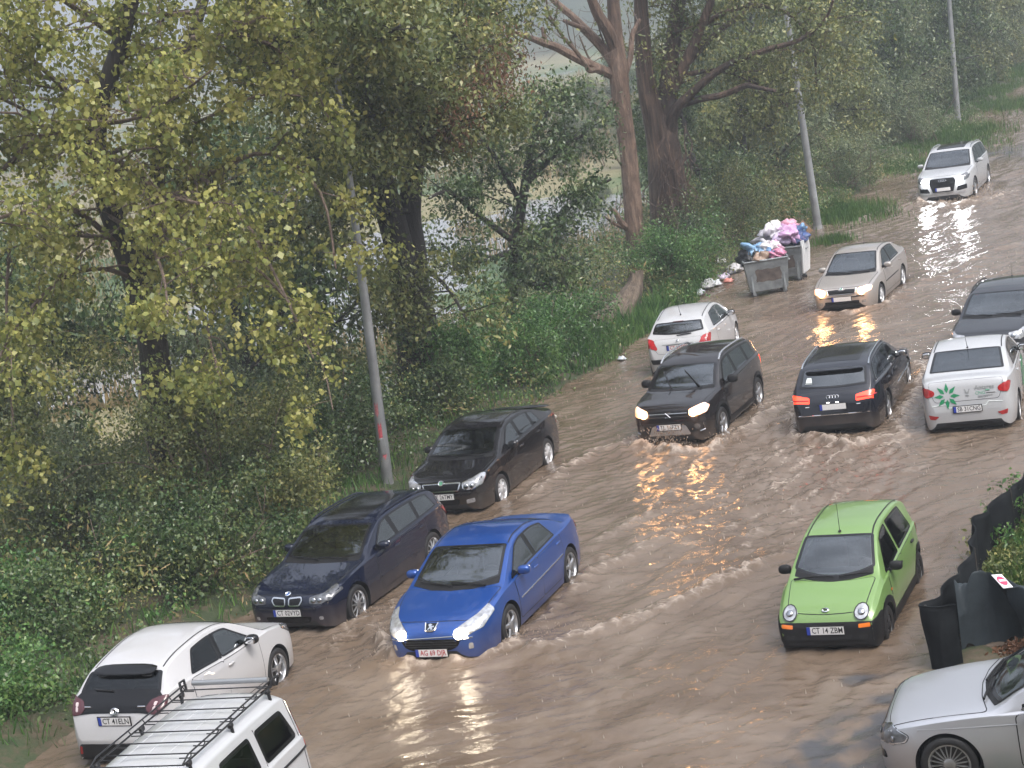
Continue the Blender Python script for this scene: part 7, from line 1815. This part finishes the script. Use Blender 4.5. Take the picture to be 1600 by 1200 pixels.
    # ---------------- litter along the verge
    lit = [(1092, 462, .24, (.66, .70, .75), 'pale blue white plastic sheet lying on the verge above the white hatchback'), (1105, 452, .30, (.70, .70, .72), 'large white plastic bag on the verge left of the containers'), (1118, 446, .22, (.62, .64, .68), 'white plastic bag next to the large one on the verge'), (1084, 468, .16, (.60, .63, .66), 'small white wrapper at the lower end of the litter'), (1130, 436, .20, (.52, .46, .58), 'lilac plastic bag beside the verge litter'), (1138, 441, .15, (.62, .24, .20), 'red plastic scrap between litter and containers'), (1150, 425, .34, (.50, .49, .50), 'grey white sack slumped against the nearer container'), (1140, 430, .22, (.06, .06, .08), 'dark bag lying behind the red scrap'), (1128, 424, .20, (.60, .60, .60), 'white torn bag under the bushes left of the containers'), (1144, 392, .12, (.74, .74, .72), 'white lump on the earth mound behind the containers'), (1165, 398, .17, (.03, .03, .035), 'black bag pressed behind the nearer container'), (972, 562, .12, (.55, .60, .66), 'blue white scrap of plastic at the road edge by the tall grass'), (902, 574, .12, (.6, .6, .6), 'white scrap of plastic low in the bushes'), (770, 590, .16, (.10, .11, .13), 'dark plastic rag hanging in the brambles'), (862, 655, .12, (.45, .42, .38), 'pale stone at the road edge behind the black liftback')]
    for u, v, r, col, lab in lit:
        b = at(u, v, .12); m = MB(); crumple(m, (0, 0, r * .35), (r, r * .8, r * .55), rng, amp=.55, n=9, flat=.5); o = m.build('plastic_litter', [bag_mat('litter plastic', col)], sharp=180); z = max(.1, float(terrain_z(np.array([b[0]]), np.array([b[1]]))[0])); o.location = (b[0], b[1], z); o.rotation_euler = (0, 0, rng.random() * 6); tag(o, lab, 'litter', 'litter along the verge')
    # earth mound behind the containers
    b = at(1165, 395, 0); m = MB(); crumple(m, (0, 0, 0), (1.3, 1.1, .5), rng, amp=.3, n=14); o = m.build('earth_mound', [simple('brown earth', (.10, .062, .042), .9, noise=.4, nscale=6, bump=.6)], sharp=180); o.location = (b[0], b[1] + .6, .05); tag(o, 'low brown earth mound between the containers and the wood', 'mound')
    # ---------------- black netting round the builder's plot
    net, nt, bs = newmat('black shade netting'); bs.inputs['Roughness'].default_value = .8; bs.inputs['Specular IOR Level'].default_value = .06
    tc = N(nt, 'ShaderNodeTexCoord'); wv = N(nt, 'ShaderNodeTexNoise', in_Scale=60.0, in_Detail=2.0); nt.links.new(tc.outputs['Object'], wv.inputs['Vector']); bp = N(nt, 'ShaderNodeBump', in_Strength=.4, in_Distance=.01); nt.links.new(wv.outputs[0], bp.inputs['Height']); nt.links.new(bp.outputs[0], bs.inputs['Normal'])
    nz = N(nt, 'ShaderNodeTexNoise', in_Scale=3.0, in_Detail=4.0); nt.links.new(tc.outputs['Object'], nz.inputs['Vector']); nt.links.new(ramp(nt, nz.outputs[0], [(.35, (.004, .005, .006)), (.65, (.014, .016, .018))]), bs.inputs['Base Color'])
    def fence(name, P, label, thick=.012, z0=.02):
        "P: (u, v of the foot, height): a hanging sheet with folds"
        q = [(at(u, v, .1), h) for u, v, h in P]; X = []; 
        for i in range(len(q) - 1):
            (a, ha), (b_, hb) = q[i], q[i + 1]; L = np.linalg.norm(b_ - a); k = max(2, int(L / .05))
            for t in np.linspace(0, 1, k, endpoint=False): X.append((a + (b_ - a) * t, ha + (hb - ha) * t))
        X.append(q[-1]); n = 14; V = []; F = []
        acc = 0
        for i, (p_, h) in enumerate(X):
            tdir = X[min(i + 1, len(X) - 1)][0] - X[max(i - 1, 0)][0]; tdir = tdir / np.linalg.norm(tdir); nn = np.array([-tdir[1], tdir[0], 0])
            if i: acc += np.linalg.norm(p_ - X[i - 1][0])
            for j in range(n + 1):
                t = j / n; w = .035 * sin(acc * 7 + 2.2 * t) * (.4 + t) + .03 * float(pnoise(np.array([acc * 2.1]), np.array([t * 1.7]))[0]) + .05 * sin(pi * t) * sin(acc * 2.2)
                V.append(p_ + nn * w + np.array([0, 0, z0 - .1 + h * t * (1 - .05 * abs(sin(acc * 2.6)))]))
        for i in range(len(X) - 1):
            for j in range(n): F.append((i * (n + 1) + j, (i + 1) * (n + 1) + j, (i + 1) * (n + 1) + j + 1, i * (n + 1) + j + 1))
        root = empty(name, X[0][0] * np.array([1, 1, 0])); tag(root, label, 'netting fence')
        o = mesh('netting', V, F, net, None); sm = o.modifiers.new('thickness', 'SOLIDIFY'); sm.thickness = thick; localize(o, root)
        for (p_, h) in q[::3]:
            m = MB(); m.tube([p_ + np.array([.03, .03, -.1]), p_ + np.array([.03, .03, h - .10])], .018, 6); s_ = m.build('stake', [wood]); localize(s_, root)
        m = MB(); e = [V[i * (n + 1) + n] for i in range(len(X))]; m.tube([tuple(v) for v in e], .014, 5); s_ = m.build('hem', [net]); localize(s_, root)
        return root
    fence('shade_netting', [(1720, 755, .92), (1660, 785, .92), (1614, 818, .95), (1586, 851, 1.0), (1556, 878, 1.0), (1532, 912, 1.05), (1530, 945, .94), (1512, 975, .93), (1490, 1005, .95), (1456, 1047, .99), (1480, 1050, 1.0), (1507, 1046, 1.0)], 'black shade netting on stakes along the road edge beside the green hatchback')
    # draped sheet over a heap, with the warning sign lying on it
    sheet = simple('dark tarpaulin', (.026, .034, .040), .5, spec=.25, noise=.3, nscale=3, bump=.25, bscale=30)
    A = at(1492, 912, .95); B = at(1545, 905, 1.0); C_ = at(1660, 945, .95); A2 = at(1503, 1020, .12); B2 = at(1560, 1003, .12); C2 = at(1660, 988, .12); ridge = [A, B, C_]; foot = [A2, B2, C2]
    V = []; F = []; n, k = 46, 26
    def along(P, t): t *= 2; i = min(1, int(t)); return P[i] + (P[i + 1] - P[i]) * (t - i)
    for i in range(n + 1):
        t = i / n; a, b_ = along(ridge, t), along(foot, t)
        for j in range(k + 1):
            w = j / k; p_ = a + (b_ - a) * w; p_[2] = a[2] + (b_[2] - a[2]) * w ** 1.9; p_ = p_ + np.array([0, 0, .12 * sin(pi * w) + .16 * float(pnoise(np.array([t * 7 + w * 1.2]), np.array([w * 3.2 + t]))[0]) + .07 * sin(17 * t + 7 * w) * sin(pi * min(1, w * 1.1))]); p_ = p_ + np.array([0, -.05 * sin(9 * t + 3 * w) * w, 0]); V.append(p_)
    for i in range(n):
        for j in range(k): F.append((i * (k + 1) + j, i * (k + 1) + j + 1, (i + 1) * (k + 1) + j + 1, (i + 1) * (k + 1) + j))
    # back and underside close it over the heap
    base = len(V)
    for i in range(n + 1):
        a = along(ridge, i / n); V.append((a[0] + .12, a[1] + .55, .1))
    for i in range(n): F.append((i * (k + 1), (i + 1) * (k + 1), base + i + 1, base + i))
    o = mesh('tarpaulin', V, F, sheet, None); tag(o, 'dark tarpaulin draped over a heap behind the silver car', 'tarpaulin')
    # sign: white board, red disc, white bar
    P = [at(1549, 904, 1.04), at(1565, 903, 1.04), at(1583, 923, .93), at(1568, 925, .93)]
    P = [Vector(p_) + Vector((0, -.02, .06)) for p_ in P]; c = sum(P, Vector()) / 4; e1 = ((P[1] - P[0]) + (P[2] - P[3])).normalized(); nn = e1.cross((P[3] - P[0])).normalized(); nn = nn if nn.z > 0 else -nn; e2 = nn.cross(e1)
    W = ((P[1] - P[0]).length + (P[2] - P[3]).length) / 2; H = ((P[3] - P[0]).length + (P[2] - P[1]).length) / 2
    root = empty('warning_sign', c); tag(root, 'white board with a red disc and white bar lying on the tarpaulin', 'sign')
    Q = [p_ - c for p_ in P]
    def bil(x, y, z):
        a, b_ = x / W + .5, y / H + .5; return tuple((Q[3] * (1 - a) + Q[2] * a) * (1 - b_) + (Q[0] * (1 - a) + Q[1] * a) * b_ + nn * z)
    def flat(name, pts, z, mt): mesh(name, [bil(x, y, z) for x, y in pts] + [bil(x, y, z - .012) for x, y in pts], [tuple(range(len(pts))), tuple(range(2 * len(pts) - 1, len(pts) - 1, -1))] + [(i, (i + 1) % len(pts), len(pts) + (i + 1) % len(pts), len(pts) + i) for i in range(len(pts))], mt, root, smooth=False)
    flat('board', [(-W / 2, -H / 2), (W / 2, -H / 2), (W / 2, H / 2), (-W / 2, H / 2)], 0, simple('sign white', (.72, .70, .72), .4))
    r_ = W * .40; flat('red_disc', [(r_ * cos(t), H * .33 * sin(t)) for t in np.linspace(0, 2 * pi, 25)[:-1]], .006, simple('sign red', (.55, .05, .12), .4)); flat('white_bar', [(-r_ * .78, -H * .07), (r_ * .78, -H * .07), (r_ * .78, H * .07), (-r_ * .78, H * .07)], .011, simple('sign bar', (.74, .72, .74), .4))
    # rotting leaves and rubble in front of the tarpaulin
    V = []
    p_ = at(1600, 1018, .15); C = np.stack([p_[0] + rng.normal(size=420) * .17, p_[1] + rng.normal(size=420) * .12, .12 + .12 * rng.random(420)], -1); tag(quads_mesh('leaf_litter', leaves_at(C, rng, 2, (.03, .03, .02), .07, 0, .6), 4, LM['dry']), kind='stuff')
    for i, (u, v, r) in enumerate(((1530, 1040, .05), (1548, 1030, .04), (1560, 1022, .07), (1575, 1018, .05), (1540, 1020, .035), (1520, 1030, .04))):
        b = at(u, v, .14); m = MB(); crumple(m, (0, 0, 0), (r, r * .8, r * .6), rng, amp=.4, n=6); o = m.build('stone', [simple('rubble stone', (.22, .18, .15), .8, noise=.3)], sharp=180); o.location = (b[0], b[1], .14); tag(o, 'small brown stone lying in front of the tarpaulin', 'stone', 'rubble in front of the tarpaulin')

    # ---------------- the block of flats the photograph was taken from: it stands right behind the camera and shades the view from that side
    root = empty('apartment_block', (2, -7, 0)); tag(root, kind='structure')
    wl = simple('beige render', (.33, .29, .24), .85, noise=.12, nscale=.6); gl = simple('flat window', (.05, .06, .07), .1); fr = simple('window frame white', (.6, .6, .6), .5)
    m = MB(); m.box((0, 0, 7), (40, 12, 14.2)); m.build('wall', [wl], root, smooth=False)
    m = MB(); m.box((0, 0, 14.4), (40.8, 12.8, .5)); m.build('roof', [simple('roof felt', (.08, .08, .08), .9)], root, smooth=False)
    w0 = None
    for i in range(8):
        for j in range(4):
            x_, z_ = -17.2 + i * 4.9, 2.0 + j * 2.9
            if w0 is None:
                m = MB(); m.box((0, 0, 0), (1.7, .08, 1.5)); f_ = m.build('window', [fr], root, smooth=False); m = MB(); m.box((0, .03, 0), (1.5, .06, 1.3)); g_ = m.build('pane', [gl], f_, smooth=False); w0 = (f_, g_); f_.location = (x_, 6.03, z_)
            else:
                f_ = w0[0].copy(); COL.objects.link(f_); f_.location = (x_, 6.03, z_); g_ = w0[1].copy(); COL.objects.link(g_); g_.parent = f_
# ================================================================== put it together
build_sky(); build_land(); build_water(); build_trees(); build_bushes(); build_props()
# beams of the lit headlamps
def beam(key, col, energy, zl):
    c = CARS.get(key)
    if not c: return
    h = c.root.rotation_euler.z; x, y, _ = c.root.location
    for sd in (1, -1):
        l = bpy.data.lights.new('headlight_glow', 'POINT'); l.energy = energy * .5; l.color = col; l.shadow_soft_size = .12; o = bpy.data.objects.new('headlight_glow', l); COL.objects.link(o); q = Vector((c.L / 2 + .10, sd * .60, zl + .03)); o.location = (x + q.x * cos(h) - q.y * sin(h), y + q.x * sin(h) + q.y * cos(h), q.z)
        l = bpy.data.lights.new('headlight_beam', 'SPOT'); l.energy = energy; l.color = col; l.spot_size = radians(70); l.spot_blend = .8; l.shadow_soft_size = .14
        o = bpy.data.objects.new('headlight_beam', l); COL.objects.link(o)
        q = Vector((c.L / 2 + .12, sd * .55, zl)); o.location = (x + q.x * cos(h) - q.y * sin(h), y + q.x * sin(h) + q.y * cos(h), zl)
        d = Vector((cos(h), sin(h), -.12)); o.rotation_euler = (-d).to_track_quat('Z', 'Y').to_euler()
beam('car_blue', (1, .82, .58), 7, .58); beam('car_suv', (1, .48, .18), 11, .80); beam('car_beige', (1, .50, .20), 11, .63); beam('car_far', (.95, .97, 1), 24, .86)
scene.view_settings.view_transform = 'Standard'; scene.view_settings.look = 'None'; scene.view_settings.exposure = EXPO; scene.view_settings.gamma = 1
scene.render.engine = 'CYCLES'
cy = scene.cycles; cy.use_denoising = True; cy.max_bounces = 6; cy.transparent_max_bounces = 12; cy.volume_bounces = 0; cy.diffuse_bounces = 3; cy.glossy_bounces = 3; cy.transmission_bounces = 3; cy.caustics_reflective = False; cy.caustics_refractive = False
try: cy.denoiser = 'OPENIMAGEDENOISE'
except Exception: pass
